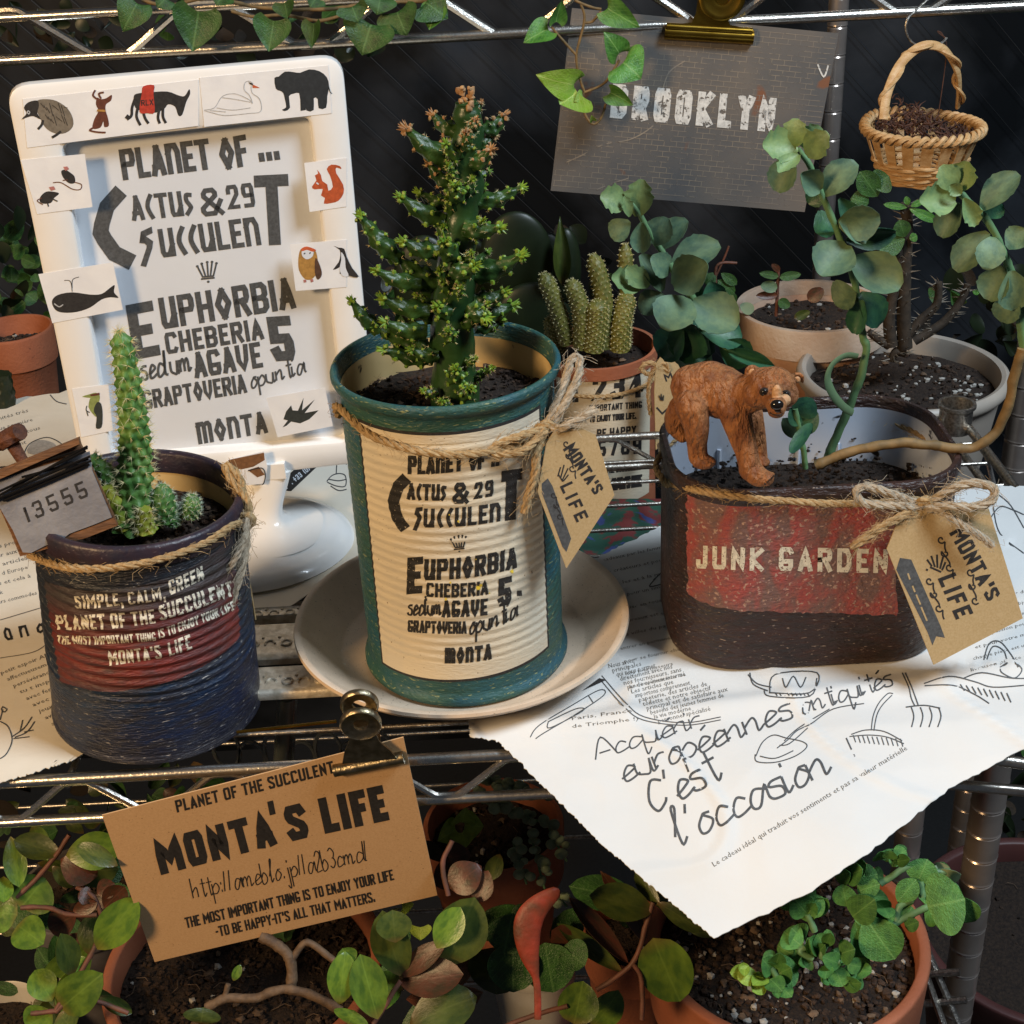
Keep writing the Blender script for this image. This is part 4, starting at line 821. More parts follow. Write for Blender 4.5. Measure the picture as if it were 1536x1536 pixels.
# ------------------------------------------------------------------ left: blue tin
ML = Matrix.Translation((-.1338, -.0195, .0012)) @ Matrix.Rotation(math.radians(4.6), 4, 'Y')
lt = thing('tin_can', 'dark blue and red ribbed tin with cream lettering standing on newspaper', 'tin can', (-.1338, -.0195, .0012))
RB, RT, HL = .0372, .0345, .0845
SL = Cone(ML, RB, RT, HL, lambda z: wl(z)); rr_ = lambda z: RB + (RT - RB) * z / HL
wl = lambda z: (.00030 * math.sin(z * 2 * math.pi / .0036) if .026 < z < .071 else 0)
prof = [(0, .002), (.034, .002), (RB - .001, 0), (RB + .0004, .0003), (RB + .0005, .002)]
prof += [(rr_(z) + wl(z), z) for z in [.003 + k * .0004 for k in range(182)]]
prof += [(rr_(.0765), .0765), (.0346, .0785), (.0353, .0795), (.0353, .0842), (.0347, .0850), (.0338, .0850), (.0333, .084), (.0331, .076)]
lb = part('tin_body', MB().lathe(prof, 128, mtx=ML, close=False), MATS['blue_paint'], lt, sharp=70)
part('tin_rim', MB().lathe([(.0356, .0778), (.0360, .079), (.0360, .0845), (.0350, .0858), (.0336, .0856), (.0328, .0845), (.0328, .0775)], 96, mtx=ML, close=False), MATS['rim_purple'], lt, sharp=70)
part('tin_inside', MB().lathe([(.0330, .078), (.0330, .066)], 64, mtx=ML, close=False), MATS['inner_cream'], lt)
soil_part(lt, (0, 0), .0328, .0328, .0700, ML, 650, cr=.0012)
z2 = lambda x, y: (x / 2.954, 480 + y / 2.954)
LQ = [SL.loc(*z2(*p)) for p in ((205, 1190), (1025, 1040), (1050, 1370), (245, 1500))]
LQ[3] = SL.loc(90, 1020); LQ[2] = SL.loc(360, 952); LQ[0] = SL.loc(66, 868); LQ[1] = SL.loc(348, 800)
patch(SL, LQ, 'red_patch', 'painted_patch', lb, .00012, wav=wl, jit=.0002, nu=70, nv=220)
for txt, a, b, h, sg, tt in (('SIMPLE, CALM,', (335, 1280), (735, 1240), 58, 8, .2), ('GREEN', (755, 1218), (905, 1150), 62, 2, .2), ('PLANET OF THE', (255, 1372), (690, 1345), 66, 12, .2), ('SUCCULENT', (712, 1335), (1035, 1220), 68, 3, .2),
    ('THE MOST IMPORTANT THING', (258, 1435), (692, 1422), 38, 10, .2), ('IS TO ENJOY YOUR LIFE', (706, 1412), (1040, 1285), 40, 3, .2), ("MONTA'S", (487, 1530), (718, 1500), 62, 3, .2), ('LIFE', (752, 1492), (850, 1455), 62, 0, .2)):
    a = z2(*a); b = z2(*b); line(lb, SL, MATS['letter_cream'], txt, G, a, b, h / 2.954, t=tt * .85, gap=.16, sag=sg / 2.954 * .8, off=.0002, up=(-.16, -1), step=.12)
# twine round it, knot at the right
TL = [SL.loc(*z2(*p)) for p in ((130, 1040), (300, 1085), (500, 1085), (700, 1050), (900, 975), (1010, 905))]
Pz = [SL.m @ V((math.cos(an(p)) * (rr_(p.z) + .0017), math.sin(an(p)) * (rr_(p.z) + .0017), p.z)) for p in TL]
aa = an(TL[-1]); a0 = an(TL[0])
Pz += [SL.m @ V((.0372 * math.cos(a), .0372 * math.sin(a), .072)) for a in (aa + .6, aa + 1.4, aa + 2.2, a0 + 6.28 - 1.0, a0 + 6.28 - .4)] + [Pz[0]]
twine('twine_band', Pz, .00125, lt)
z2p = lambda L, Y: [W(*z2(a, b), Y=Y + c) for a, b, c in L]
twine('twine_bow', z2p([(1040, 890, 0), (1075, 800, .003), (1060, 700, .006), (1000, 640, .009), (1020, 700, .006), (1090, 790, .002), (1100, 880, 0), (1060, 900, 0)], -.021), .0014, lt, 1.6)
twine('twine_bow', z2p([(1060, 880, 0), (985, 960, -.004), (950, 1060, -.006), (985, 1120, -.008), (1040, 1060, -.008), (1085, 960, -.004), (1090, 880, 0)], -.026), .0012, lt, 1.8, 'twine_grey')
twine('twine_tail', z2p([(1080, 880, 0), (1090, 1000, -.002), (1065, 1120, -.006), (1040, 1200, -.008), (1010, 1295, -.009)], -.024), .0015, lt, 2.2, 'twine_grey')
twine('twine_knot', z2p([(1060, 880, 0), (1095, 865, -.001), (1115, 895, 0), (1080, 915, -.001)], -.0235), .0017, lt, 1.5)
t2, S2 = kraft_tag('pale tag seen almost edge-on hanging at the right side of the blue tin', [z2(*p) for p in ((1035, 960), (1080, 1010), (1132, 1330), (1080, 1365), (1070, 1340))], W(374, 880, Y=-.012), (-.6, -1, .1))
draw(t2, S2, ink, [[z2(1080, 1150), z2(1092, 1180)], [z2(1085, 1200), z2(1098, 1235)], [z2(1090, 1260), z2(1102, 1290)]], 1.6, name='print', off=.00006, sm=0)
# number sign stuck in the soil
ns = thing('number_sign', 'little zinc sign numbered 13555 with wooden edge leaning in the blue tin', 'sign', W(100, 820, Y=-.04))
sn = V((.12, -1, .22)).normalized(); PN = Plane(W(90, 760, Y=-.0435), sn); z3 = lambda x, y: (x / 3.657, 560 + y / 3.657)
def pslab(parent, name, m, pts, off, th): return part(name, MB().slab([PN(*z3(*p), off) for p in pts], PN.n, th), MATS[m], parent, smooth=False)
pslab(ns, 'backing_board', 'wood', [(-60, 545), (0, 530), (430, 355), (442, 395), (520, 560), (645, 835), (480, 900), (110, 1005), (60, 880), (-20, 700)], 0, .0022)
bp_ = pslab(ns, 'zinc_plate', 'zinc', [(-60, 600), (490, 430), (505, 535), (612, 790), (520, 828), (380, 880), (350, 905), (300, 930), (250, 945), (170, 985), (125, 982), (70, 860), (0, 740)], .0006, .0008)
pslab(ns, 'top_batten', 'wood', [(-60, 560), (0, 545), (430, 357), (436, 388), (0, 580), (-60, 600)], .0026, .003)
PNp = Plane(PN.p + PN.n * .0006, PN.n)
line(bp_, PNp, ink, '13555', {**G, '5': '5:78 08 04 34 74 83 81 70 10 01', '1': '2:16 48 40'}, z3(150, 820), z3(490, 672), 92 / 3.657, t=.15, gap=.2, off=.00005, up=(-.36, -1))
for a, b, dz_ in (((-40, 690), (480, 400), .002), ((-30, 660), (470, 425), .0026), ((-50, 705), (500, 480), .0018), ((60, 640), (495, 455), .0022), ((-40, 560), (480, 410), .0014), ((120, 570), (485, 470), .0015), ((20, 700), (490, 500), .0013)):
    A, B_ = PN(*z3(*a), dz_), PN(*z3(*b), dz_); part('binding_wire', MB().tube([A, A.lerp(B_, .5) + PN.n * .0003, B_], .00042, 6), MATS['wire_black'], ns)
nl = W(*z3(60, 350), Y=-.036); part('rusty_nail', MB().tube([W(*z3(125, 480), Y=-.038), W(*z3(75, 400), Y=-.037), W(*z3(62, 365), Y=-.036)], lambda t: .0019 + .0006 * t, 10).tube([W(*z3(80, 385), Y=-.0365), W(*z3(62, 358), Y=-.036), W(*z3(55, 335), Y=-.0355)], lambda t: .0042 + .0008 * math.sin(t * 3.14), 12), MATS['rust'], ns)
part('rusty_nail_arm', MB().tube([W(*z3(110, 318), Y=-.038), W(*z3(55, 345), Y=-.036), W(*z3(-10, 385), Y=-.036)], lambda t: .0028, 10), MATS['rust'], ns)

# ------------------------------------------------------------------ right: JUNK GARDEN tin
TX, TY, TA, TB, TR = .1085, .0150, .0515, .0365, .026
def stad(r_in, z, n=14):
    a, b, r = TA - r_in, TB - r_in, max(TR - r_in, .002); out = []
    for cx, cy, s in ((a - r, -(b - r), -90), (a - r, b - r, 0), (-(a - r), b - r, 90), (-(a - r), -(b - r), 180)):
        for k in range(n + 1):
            t = math.radians(s + 90 * k / n); out.append(V((TX + cx + r * math.cos(t), TY + cy + r * math.sin(t), z)))
    # subdivide straight runs
    res = []
    for i, p in enumerate(out):
        q = out[(i + 1) % len(out)]; res.append(p); m = int((q - p).length / .006)
        for k in range(1, m): res.append(p.lerp(q, k / m))
    return res
_N = len(stad(0, 0))
def stadn(r_in, z):
    base = stad(0, z); o = V((TX, TY, z)); off = stad(r_in, z)
    if len(off) == _N: return off
    out = []
    for i, p in enumerate(base):
        t = (base[(i + 1) % _N] - base[i - 1]).normalized(); nn = V((t.y, -t.x, 0)); out.append(p - nn * r_in)
    return out
jt = thing('tin_planter', 'oblong dark brown tin lettered JUNK GARDEN on a red patch', 'tin planter', (TX, TY, .001))
ZT = .0768
pf = [(.003, .003), (.0025, .0012), (.001, .0014), (0, .004), (0, .02), (0, .05), (0, .066), (.0008, .0685), (.0004, .0700), (-.0008, .0715), (-.0008, ZT - .001), (0, ZT), (.0014, ZT), (.0020, ZT - .001), (.0020, ZT - .006)]
jb = part('tin_body', MB().loops([stadn(a, z) for a, z in pf], True, False), MATS['brown_paint'], jt, sharp=50)
part('tin_inside', MB().loops([stadn(.0021, ZT - .0045), stadn(.0021, ZT - .034)][::-1], False, False), MATS['enamel'], jt)
ji = MB(); 
for k in range(4): ji.tube([(TX - .026 + k * .0155, TY + TB - .0026, ZT - .028), (TX - .026 + k * .0155, TY + TB - .0024, ZT - .0195)], .0009, 8)
part('pressed_ribs', ji, MATS['enamel'], jt)
so = stadn(.0023, ZT - .0275); mb = MB(); c0 = V((TX, TY, ZT - .0270)); mb.add([c0] + so, [(0, i + 1, (i + 1) % _N + 1) for i in range(_N)]); sj = part('soil', mb, MATS['soil'], jt)
cb = MB()
for i in range(1100):
    p = V((TX + random.uniform(-TA + .004, TA - .004), TY + random.uniform(-TB + .004, TB - .004), ZT - .0270 + random.uniform(-.0006, .0022) + (.003 if random.random() < .15 else 0)))
    if abs(p.x - TX) > TA - .014 and abs(p.y - TY) > TB - .014: continue
    cb.blob(p, random.uniform(.0004, .0013), random.uniform(.7, 1.3), 1, .8, 5, 3, .3)
for i in range(60): cb.blob((TX + random.uniform(-.04, .044), TY + TB - .0026, ZT - .0262 + random.random() ** 2 * .009), random.uniform(.0003, .0007), 1.2, .4, .8, 5, 3, .3)
for i in range(45):
    a = random.uniform(-.9, .9); cb.blob((TX + TA - .0235 + .0212 * math.cos(a), TY + .0212 * math.sin(a) * 1.1, ZT - .0265 + random.random() * .009), random.uniform(.0003, .0007), .4, 1.2, .8, 5, 3, .3)
part('soil_crumbs', cb, MATS['soil_crumb'], sj, kind='stuff', sharp=25)
PJ = Plane((TX, TY - TB, 0), (0, -1, 0))
z6 = lambda x, y: (960 + x / 2.667, 500 + y / 2.667)
P4 = [PJ(*z6(*p)) for p in ((205, 690), (1020, 668), (1030, 1128), (205, 1105))]; mb = MB(); rows = []
for j in range(31):
    v = j / 30; row = []
    for i in range(51):
        u = i / 50; p = (P4[0] * (1 - u) + P4[1] * u) * (1 - v) + (P4[3] * (1 - u) + P4[2] * u) * v
        if i in (0, 50) or j in (0, 30): p += V((random.uniform(-.0005, .0005), 0, random.uniform(-.0005, .0005)))
        # follow the rounded corner
        dx = abs(p.x - TX) - (TA - TR); p.y = TY - TB + (TR - math.sqrt(max(TR ** 2 - dx ** 2, 0)) if dx > 0 else 0) - .00015; row.append(p)
    rows.append(row)
jp = part('painted_patch', mb.grid(rows), MATS['red_patch_tin'], jb, sharp=180)
class Stad:
    def __call__(s, px, py, off=0):
        y = TY - TB - off
        for _ in range(6):
            p = W(px, py, Y=y); dx = abs(p.x - TX) - (TA - TR); y = TY - TB + (TR - math.sqrt(max(TR ** 2 - dx ** 2, 0)) if dx > 0 else 0) - off
        return p
SJ = Stad()
line(jp, SJ, MATS['letter_cream'], 'JUNK', G, z6(222, 940), z6(495, 952), 92 / 2.667, t=.2, gap=.16, off=.0003, up=(.02, -1)); line(jp, SJ, MATS['letter_cream'], 'GARDEN', G, z6(553, 950), z6(992, 960), 96 / 2.667, t=.2, gap=.16, off=.0003, up=(.02, -1))
ys = TY - TB - .0014
tp = [SJ(*z6(*p), .0015) for p in ((120, 600), (220, 625), (350, 650), (550, 668), (750, 680), (900, 680), (1080, 668), (1200, 655))]
rt_ = [V((TX + TA + .001, TY - .01, .0655)), V((TX + TA + .001, TY + .01, .066)), V((TX + .03, TY + TB + .0015, .067)), V((TX - .03, TY + TB + .0015, .067)), V((TX - TA - .0012, TY + .01, .067)), V((TX - TA - .001, TY - .008, .0665))]
twine('twine_band', tp + rt_ + [tp[0]], .00120, jt)
z6p = lambda L, Y: [W(*z6(a, b), Y=Y + c) for a, b, c in L]
twine('twine_knot', z6p([(1110, 690, 0), (1140, 665, -.002), (1165, 690, -.001), (1140, 715, 0)], -.027), .0017, jt, 1.5)
twine('twine_bow', z6p([(1130, 690, 0), (1000, 640, -.002), (900, 612, -.002), (865, 640, -.003), (900, 680, -.004), (1020, 690, -.004), (1120, 700, -.002)], -.026), .0014, jt, 1.8, 'twine_grey')
twine('twine_bow', z6p([(1150, 690, 0), (1230, 630, -.002), (1330, 600, -.003), (1415, 620, -.004), (1405, 670, -.006), (1330, 695, -.007), (1240, 690, -.006), (1150, 700, -.002)], -.028), .0015, jt, 1.8, 'twine_grey')
twine('twine_tail', z6p([(1130, 700, 0), (1050, 730, -.004), (960, 780, -.006), (880, 835, -.007), (850, 860, -.007)], -.027), .0014, jt, 3)
twine('twine_tail', z6p([(1150, 695, 0), (1220, 720, -.005), (1290, 770, -.008), (1360, 810, -.009), (1412, 850, -.010)], -.028), .0013, jt, 2.6, 'twine_grey')
t3, S3 = kraft_tag("large kraft MONTA'S LIFE tag leaning against the JUNK GARDEN tin", [z6(*p) for p in ((988, 862), (1035, 745), (1100, 702), (1395, 700), (1532, 1140), (1175, 1326))], W(1440, 860, Y=-.0345), (.08, -1, .28))
ln(t3, S3, "MONTA'S", z6(1236, 800), z6(1392, 1075), 27, t=.2, gap=.1, h1=22)
ln(t3, S3, 'LIFE', z6(1190, 980), z6(1265, 1148), 28, t=.2, gap=.12, up=(1, -.38))
draw(t3, S3, ink, swirl(*z6(1205, 825), 17, .50) + swirl(*z6(1158, 990), 17, .45) + swirl(*z6(1322, 955), 17, .62)[:5], 2.4, name='flourish_print', off=.00006)
poly(t3, S3, MATS['ink_grey'], [z6(*p) for p in ((1025, 945), (1040, 898), (1085, 905), (1200, 1165), (1220, 1218), (1185, 1212), (1170, 1248), (1150, 1195))], sm=0, name='ribbon_print', off=.00006)
draw(t3, S3, MATS['kraft_tag'], [[z6(1072, 960), z6(1080, 985)], [z6(1090, 1010), z6(1100, 1035)], [z6(1105, 1045), z6(1122, 1085)], [z6(1125, 1095), z6(1148, 1150)]], 2.5, name='ribbon_lettering', off=.0001, sm=0)
draw(t3, S3, ink, [[z6(1160, 935), z6(1205, 955)], [z6(1148, 905), z6(1168, 932)], [z6(1165, 890), z6(1180, 935)], [z6(1188, 885), z6(1190, 938)], [z6(1212, 895), z6(1200, 942)], [z6(1222, 915), z6(1208, 948)], [z6(1144, 944), z6(1152, 948)]], 3, name='crown_print', off=.00006, sm=0)
# ------------------------------------------------------------------ business card with bulldog clip on the front rail
kc = thing('kraft_card', "kraft card reading MONTA'S LIFE clipped to the front rail", 'card', W(400, 1280, Y=-.066))
PK = Plane(W(400, 1280, Y=-.0655), (0.02, -1, -.14))
CQ = [(153, 1223), (605, 1106), (656, 1343), (232, 1443)]
part('card', MB().slab([PK(*p) for p in CQ], PK.n, .0004), MATS['kraft'], kc, smooth=False)
z7 = lambda x, y: (x / 2.259, 980 + y / 2.259)
lk = lambda txt, a, b, h, **k: line(kc, PK, ink, txt, G, z7(*a), z7(*b), h / 2.259, off=.00006, **k)
upk = (-.22, -1)
lk('PLANET OF THE SUCCULENT', (600, 540), (1135, 405), 42, t=.18, up=upk); lk('MONTA', (545, 752), (940, 648), 118, t=.24, gap=.1, up=(-.27, -1)); lk("'", (932, 628), (948, 624), 128, t=.16, up=(-.2, -1)); lk('S', (980, 640), (1052, 622), 120, t=.24, up=upk); lk('LIFE', (1102, 612), (1320, 565), 122, t=.24, gap=.1, up=upk)
line(kc, PK, ink, 'http://ameblo.jp/1a2b3cmd/', {**GC, '/': '3:00 28', '1': '2:18 00', '3': '4:07 28 46 34 24,34 42 20 01', 'b': '5:08 00 30 42 24 02'}, z7(655, 830), z7(1252, 700), 68 / 2.259, t=.055, gap=.08, script=True, off=.00006, up=upk)
lk('THE MOST IMPORTANT THING IS TO ENJOY YOUR LIFE', (632, 932), (1336, 768), 37, t=.17, up=upk); lk("-TO BE HAPPY-IT'S ALL THAT MATTERS.", (735, 962), (1272, 842), 36, t=.17, up=upk)
bc_ = thing('bulldog_clip', 'old steel bulldog clip gripping the kraft card on the front rail', 'clip', PK(*z7(1230, 330)))
def clipjaw(p, q, r, m, parent, S, off=.0012): return part('jaw', MB().tube([S(*p, off), S(*q, off)], r, 14), MATS[m], parent)
clipjaw(z7(1132, 398), z7(1368, 352), .0022, 'clip_steel', bc_, PK)
def sheetpts(pts, S, off, m, parent, name, th=.0008): return part(name, MB().slab([S(*p, off) for p in pts], S.n, th), MATS[m], parent, sharp=30)
sheetpts([z7(*p) for p in ((1160, 375), (1165, 345), (1182, 300), (1185, 262), (1262, 248), (1285, 300), (1322, 330), (1345, 358))], PK, .0030, 'clip_steel', bc_, 'clip_body')
sheetpts([z7(*p) for p in ((1195, 345), (1180, 280), (1175, 225), (1280, 205), (1290, 300), (1300, 335))], PK, -.0045, 'clip_steel', bc_, 'clip_body')
def ear(c, r, off, S, parent, m='clip_steel'):
    cc_ = S(*c, off); ux = (S(c[0] + 10, c[1], off) - cc_).normalized(); uy = S.n.cross(ux).normalized(); mb = MB(); prof = [(r * .36, -.0005), (r * .36, .0006), (r * .5, .0009), (r * .78, .0008), (r * .90, .0014), (r, .0008), (r, -.0006)]
    mb.loops([[cc_ + (ux * math.cos(a) + uy * math.sin(a)) * rr + S.n * z for a in [k * math.pi / 20 for k in range(40)]] for rr, z in prof + [prof[0]]], False, False)
    return part('round_ear', mb, MATS[m], parent, sharp=60)
ear(z7(1222, 238), .0068, .0034, PK, bc_); ear(z7(1218, 172), .0064, -.0075, PK, bc_)
part('gold_wire', MB().tube([W(355, 1098, Y=-.058), W(505, 1082, Y=-.0585)], .0006, 6), MATS['brass'], bc_)
# ------------------------------------------------------------------ BROOKLYN print, gold clip
bk = thing('photo_print', 'brick wall print lettered BROOKLYN hanging from a gold clip', 'print', W(1045, 165, Y=.352))
bn = V((-.05, -1, .10)).normalized(); PBk = Plane(W(1045, 165, Y=.352), bn)
BQ = [(858, 12), (1258, 50), (1207, 318), (826, 286)]
part('print_card', MB().slab([PBk(*p) for p in BQ], PBk.n, .0005), MATS['brick_print'], bk, smooth=False)
bm = MB(); cell = lambda u, v: tuple((BQ[0][k] * (1 - u) + BQ[1][k] * u) * (1 - v) + (BQ[3][k] * (1 - u) + BQ[2][k] * u) * v for k in (0, 1))
for r in range(1, 34):
    strokes_to(bm, [[cell(.005, r / 34), cell(.5, r / 34 - .002), cell(.995, r / 34)]], .75, lambda a, b, o: PBk(a, b, .0001 + o), step=60, off=0, ends=False)
    strokes_to(bm, [[cell((k + (r % 2) * .5 + .2) / 21, r / 34), cell((k + (r % 2) * .5 + .2) / 21, (r + 1) / 34)] for k in range(20) if r < 33], .75, lambda a, b, o: PBk(a, b, .0001 + o), step=60, ends=False)
part('mortar_lines', bm, MATS['mortar_print'], bk, kind='stuff', smooth=False)
z8 = lambda x, y: (760 + x / 2.954, y / 2.954)
line(bk, PBk, MATS['letter_chalk'], 'BROOKLYN', {**G, 'B': G['B']}, z8(460, 522), z8(1178, 586), 152 / 2.954, t=.22, gap=.27, off=.0003, up=(.10, -1))
draw(bk, PBk, MATS['letter_chalk'], [[z8(1378, 285), z8(1405, 340), z8(1425, 290)]], 2.4, name='chalk_mark', off=.0003)
draw(bk, PBk, MATS['mortar_print'], [[z8(250, 725), z8(330, 690), z8(430, 640), z8(540, 620), z8(620, 580), z8(690, 520)], [z8(690, 400), z8(720, 320), z8(790, 270)], [z8(400, 840), z8(460, 815), z8(540, 790)]], 1.8, name='crease', off=.0003)
gc = thing('gold_clip', 'shiny gold bulldog clip holding the BROOKLYN print', 'clip', PBk(*z8(890, 130)))
clipjaw(z8(700, 142), z8(1092, 166), .0040, 'brass', gc, PBk, .002)
clipjaw(z8(708, 118), z8(1088, 140), .0022, 'brass', gc, PBk, .004)
sheetpts([z8(*p) for p in ((700, 150), (705, 112), (820, 100), (838, 60), (850, -20), (985, -15), (975, 70), (990, 110), (1085, 130), (1092, 165))], PBk, .0052, 'brass', gc, 'clip_body')
ear(z8(955, -15), .0125, .0065, PBk, gc, 'brass')
# ------------------------------------------------------------------ basket
bs = thing('hanging_basket', 'tiny woven cane basket of dry moss hooked under the upper rail', 'basket', W(1385, 230, Y=.335))
BC0 = W(1384, 192, Y=.335); px2 = depth(BC0) / F_PX
R1 = 84 * px2; def_ = None
bb_ = W(1383, 268, Y=.335).z; hB = BC0.z - bb_
def br_(t): return R1 * (.60 + .40 * min(1, t * 1.05) ** .75)
for k in range(18):
    a = k / 18 * 6.283; mb = MB(); rows = []
    for i in range(8):
        t = i / 7; r = br_(t) + .0002; z = bb_ + hB * t; w_ = .0033 * (r / R1)
        rows.append([V((BC0.x + r * math.cos(a) - s * w_ * math.sin(a), BC0.y + r * math.sin(a) + s * w_ * math.cos(a), z)) for s in (-1, 1)])
    part('stake', mb.grid(rows, .0005, V((math.cos(a), math.sin(a), 0))), MATS['basket'], bs)
for L_ in range(7):
    z = bb_ + hB * (.03 + L_ * .068); t = (z - bb_) / hB; q = []
    for k in range(176):
        a = k / 176 * 6.283; r = br_(t) + .0009 * (1 if L_ % 2 else -1) * math.cos(a * 9); q.append((BC0.x + r * math.cos(a), BC0.y + r * math.sin(a), z + .0003 * math.sin(a * 5 + L_)))
    part('weaver', MB().tube(q, .0010, 6, closed=True), MATS['basket'], bs)
for s in range(2):
    q = []
    for k in range(220):
        a = k / 220 * 6.283; p = a * 20 + s * 3.14159; r = R1 + .0018 * math.cos(p) + .0004; q.append((BC0.x + r * math.cos(a), BC0.y + r * math.sin(a), BC0.z + .0018 * math.sin(p) + (.003 * max(0, math.sin(a - .6)) ** 3)))
    part('braided_rim', MB().tube(q, .0015, 6, closed=True), MATS['basket'], bs)
part('basket_base', MB().lathe([(0, bb_), (br_(0), bb_), (br_(.05), bb_ + .001), (0, bb_ + .001)], 32, (BC0.x, BC0.y, 0)), MATS['basket'], bs)
z9 = lambda x, y: (1100 + x / 2.954, y / 2.954)
hd = smooth([W(*z9(665, 530), Y=.335 - R1 * .75)] + [W(*z9(*p), Y=.335 + dy) for p, dy in (((680, 420), -.018), ((730, 300), -.009), ((800, 225), -.002), ((870, 200), 0), ((940, 225), .003), ((990, 310), .009), ((1000, 390), .016), ((995, 470), .024))], 6)
part('handle', MB().tube(hd, .0026, 10, flat=.55, upv=V((0, -1, 0))), MATS['basket'], bs)
q = []
for i, p in enumerate(hd): q.append(p + V((math.cos(i * .55) * .0030, math.sin(i * .55) * .003, 0)))
part('handle_wrap', MB().tube(q, .0011, 6), MATS['basket'], bs)
mb = MB()
for i in range(420):
    a = random.uniform(0, 6.283); rr = math.sqrt(random.random()) * R1 * .9; hgt = .011 * math.exp(-((rr * math.cos(a) + R1 * .25) / (R1 * .45)) ** 2); p = V((BC0.x + rr * math.cos(a), BC0.y + rr * math.sin(a), BC0.z - .004 + random.random() * hgt * 1.6))
    d = V((random.uniform(-1, 1), random.uniform(-1, 1), random.uniform(-.3, 1))).normalized(); e = V((random.uniform(-1, 1), random.uniform(-1, 1), random.uniform(-.6, .6))); mb.tube([p, p + d * .003, p + d * .005 + e * .002], lambda t: .0006 * (1.1 - t), 4, caps=False)
mo = thing('dry_moss', 'reddish brown dry moss heaped inside the small cane basket', 'moss', BC0); part('moss_strands', mb, MATS['moss'], mo, kind='stuff')
hk = thing('wire_hook', 'thin bent wire hook hanging the cane basket from the rail', 'hook', W(*z9(800, 100), Y=.345))
part('hook_wire', MB().tube(smooth([W(*z9(*p), Y=.345 - d_) for p, d_ in (((880, -20), 0), ((820, 35), .004), ((775, 80), .008), ((765, 130), .009), ((785, 180), .009), ((830, 208), .009), ((890, 205), .008), ((930, 185), .007), ((945, 168), .006))], 6), .0007, 8), MATS['chrome_worn'], hk)
part('loose_strand', MB().tube(smooth([W(*z9(*p), Y=.340) for p in ((945, 170), (915, 150), (905, 138), (925, 150), (945, 200), (938, 300), (905, 530))], 5), .0003, 5), MATS['moss'], bs)
# ------------------------------------------------------------------ bear cub, one remeshed body
def fuse(name, builder, voxel, mt, parent, sm=6):
    me = builder.mesh('tmp', None); o = bpy.data.objects.new('tmp', me); COL.objects.link(o)
    r = o.modifiers.new('r', 'REMESH'); r.mode = 'VOXEL'; r.voxel_size = voxel
    s = o.modifiers.new('s', 'SMOOTH'); s.iterations = sm; s.factor = .5
    dg = bpy.context.evaluated_depsgraph_get(); m2 = bpy.data.meshes.new_from_object(o.evaluated_get(dg)); bpy.data.objects.remove(o)
    off = ROOT[parent]
    for v in m2.vertices: v.co -= off
    m2.materials.clear(); m2.materials.append(mt); m2.polygons.foreach_set('use_smooth', [True] * len(m2.polygons)); m2.name = name
    ob = bpy.data.objects.new(name, m2); COL.objects.link(ob); ob.parent = parent; ROOT[ob] = off; return ob
BYc = -.0125
def bp3(x, y, dy=0): return W(*z6(x, y), Y=BYc + dy)
be = thing('bear_figurine', 'brown resin bear cub walking on the rim of the JUNK GARDEN tin', 'bear figurine', bp3(350, 590))
sc = depth(bp3(300, 300)) / F_PX / 2.667   # metres per zoomed pixel
mb = MB()
def ball(x, y, dy, rx, ry=None, rz=None, rot=None): mb.blob(bp3(x, y, dy), sc * 1.10, rx, ry or rx, rz or rx, 16, 12, rot=rot)
def limb(pts, rs, dys):
    P = [bp3(*p, d) for p, d in zip(pts, dys)]; n = len(P)
    sp_ = smooth(P, 6); m = len(sp_) - 1
    def rf(t):
        x = t * (n - 1); i = min(int(x), n - 2); return (rs[i] * (1 - (x - i)) + rs[i + 1] * (x - i)) * sc * 1.16
    mb.tube(sp_, rf, 14); mb.blob(P[0], rs[0] * sc * 1.16, n=12, k=8); mb.blob(P[-1], rs[-1] * sc * 1.16, n=12, k=8)
limb([(205, 210), (270, 215), (340, 240), (400, 255)], [74, 92, 92, 74], [.004, .003, 0, -.002])        # trunk
ball(212, 235, .004, 76, 62, 88); ball(280, 165, .003, 66, 52, 50); ball(385, 265, -.002, 68, 56, 72)
limb([(205, 290), (225, 370), (228, 440), (232, 495)], [58, 46, 36, 34], [-.004, -.005, -.004, -.003]); ball(255, 515, -.006, 46, 40, 24)      # near hind leg
limb([(165, 300), (140, 345), (150, 385), (170, 410)], [48, 40, 32, 26], [.012, .013, .013, .012]); ball(140, 365, .012, 38, 26, 46)             # far hind leg
limb([(375, 300), (400, 390), (425, 470), (440, 535)], [60, 48, 40, 38], [-.006, -.008, -.010, -.012]); limb([(440, 545), (475, 572), (505, 580)], [40, 38, 28], [-.012, -.014, -.015])  # near fore leg
limb([(440, 330), (460, 400), (475, 470), (480, 505)], [48, 38, 30, 28], [.006, .006, .006, .006]); ball(492, 515, .003, 28, 28, 18)
limb([(400, 250), (450, 235), (500, 225)], [70, 68, 62], [-.003, -.006, -.010])   # neck
ball(530, 215, -.012, 84, 70, 74); ball(500, 175, -.010, 58, 48, 34); ball(465, 245, -.012, 48, 42, 48); ball(588, 245, -.014, 42, 42, 44)
limb([(535, 250), (545, 285), (550, 300)], [44, 34, 28], [-.020, -.026, -.030]); ball(545, 315, -.024, 30, 30, 20)
for x, y, dd in ((448, 155, -.006), (628, 185, -.010)):
    P = bp3(x, y, dd); q = []
    for k in range(15): a = -.6 + k * 4.4 / 14; q.append(P + V((math.cos(a) * 22 * sc, 0, math.sin(a) * 24 * sc)))
    mb.tube(q, 9 * sc, 8); mb.blob(P + V((0, .002, 0)), sc, 23, 8, 23, 12, 8)
for k in range(5): ball(495 + k * 9, 596 - k * 8, -.017 + k * .0006, 9, 12, 8)
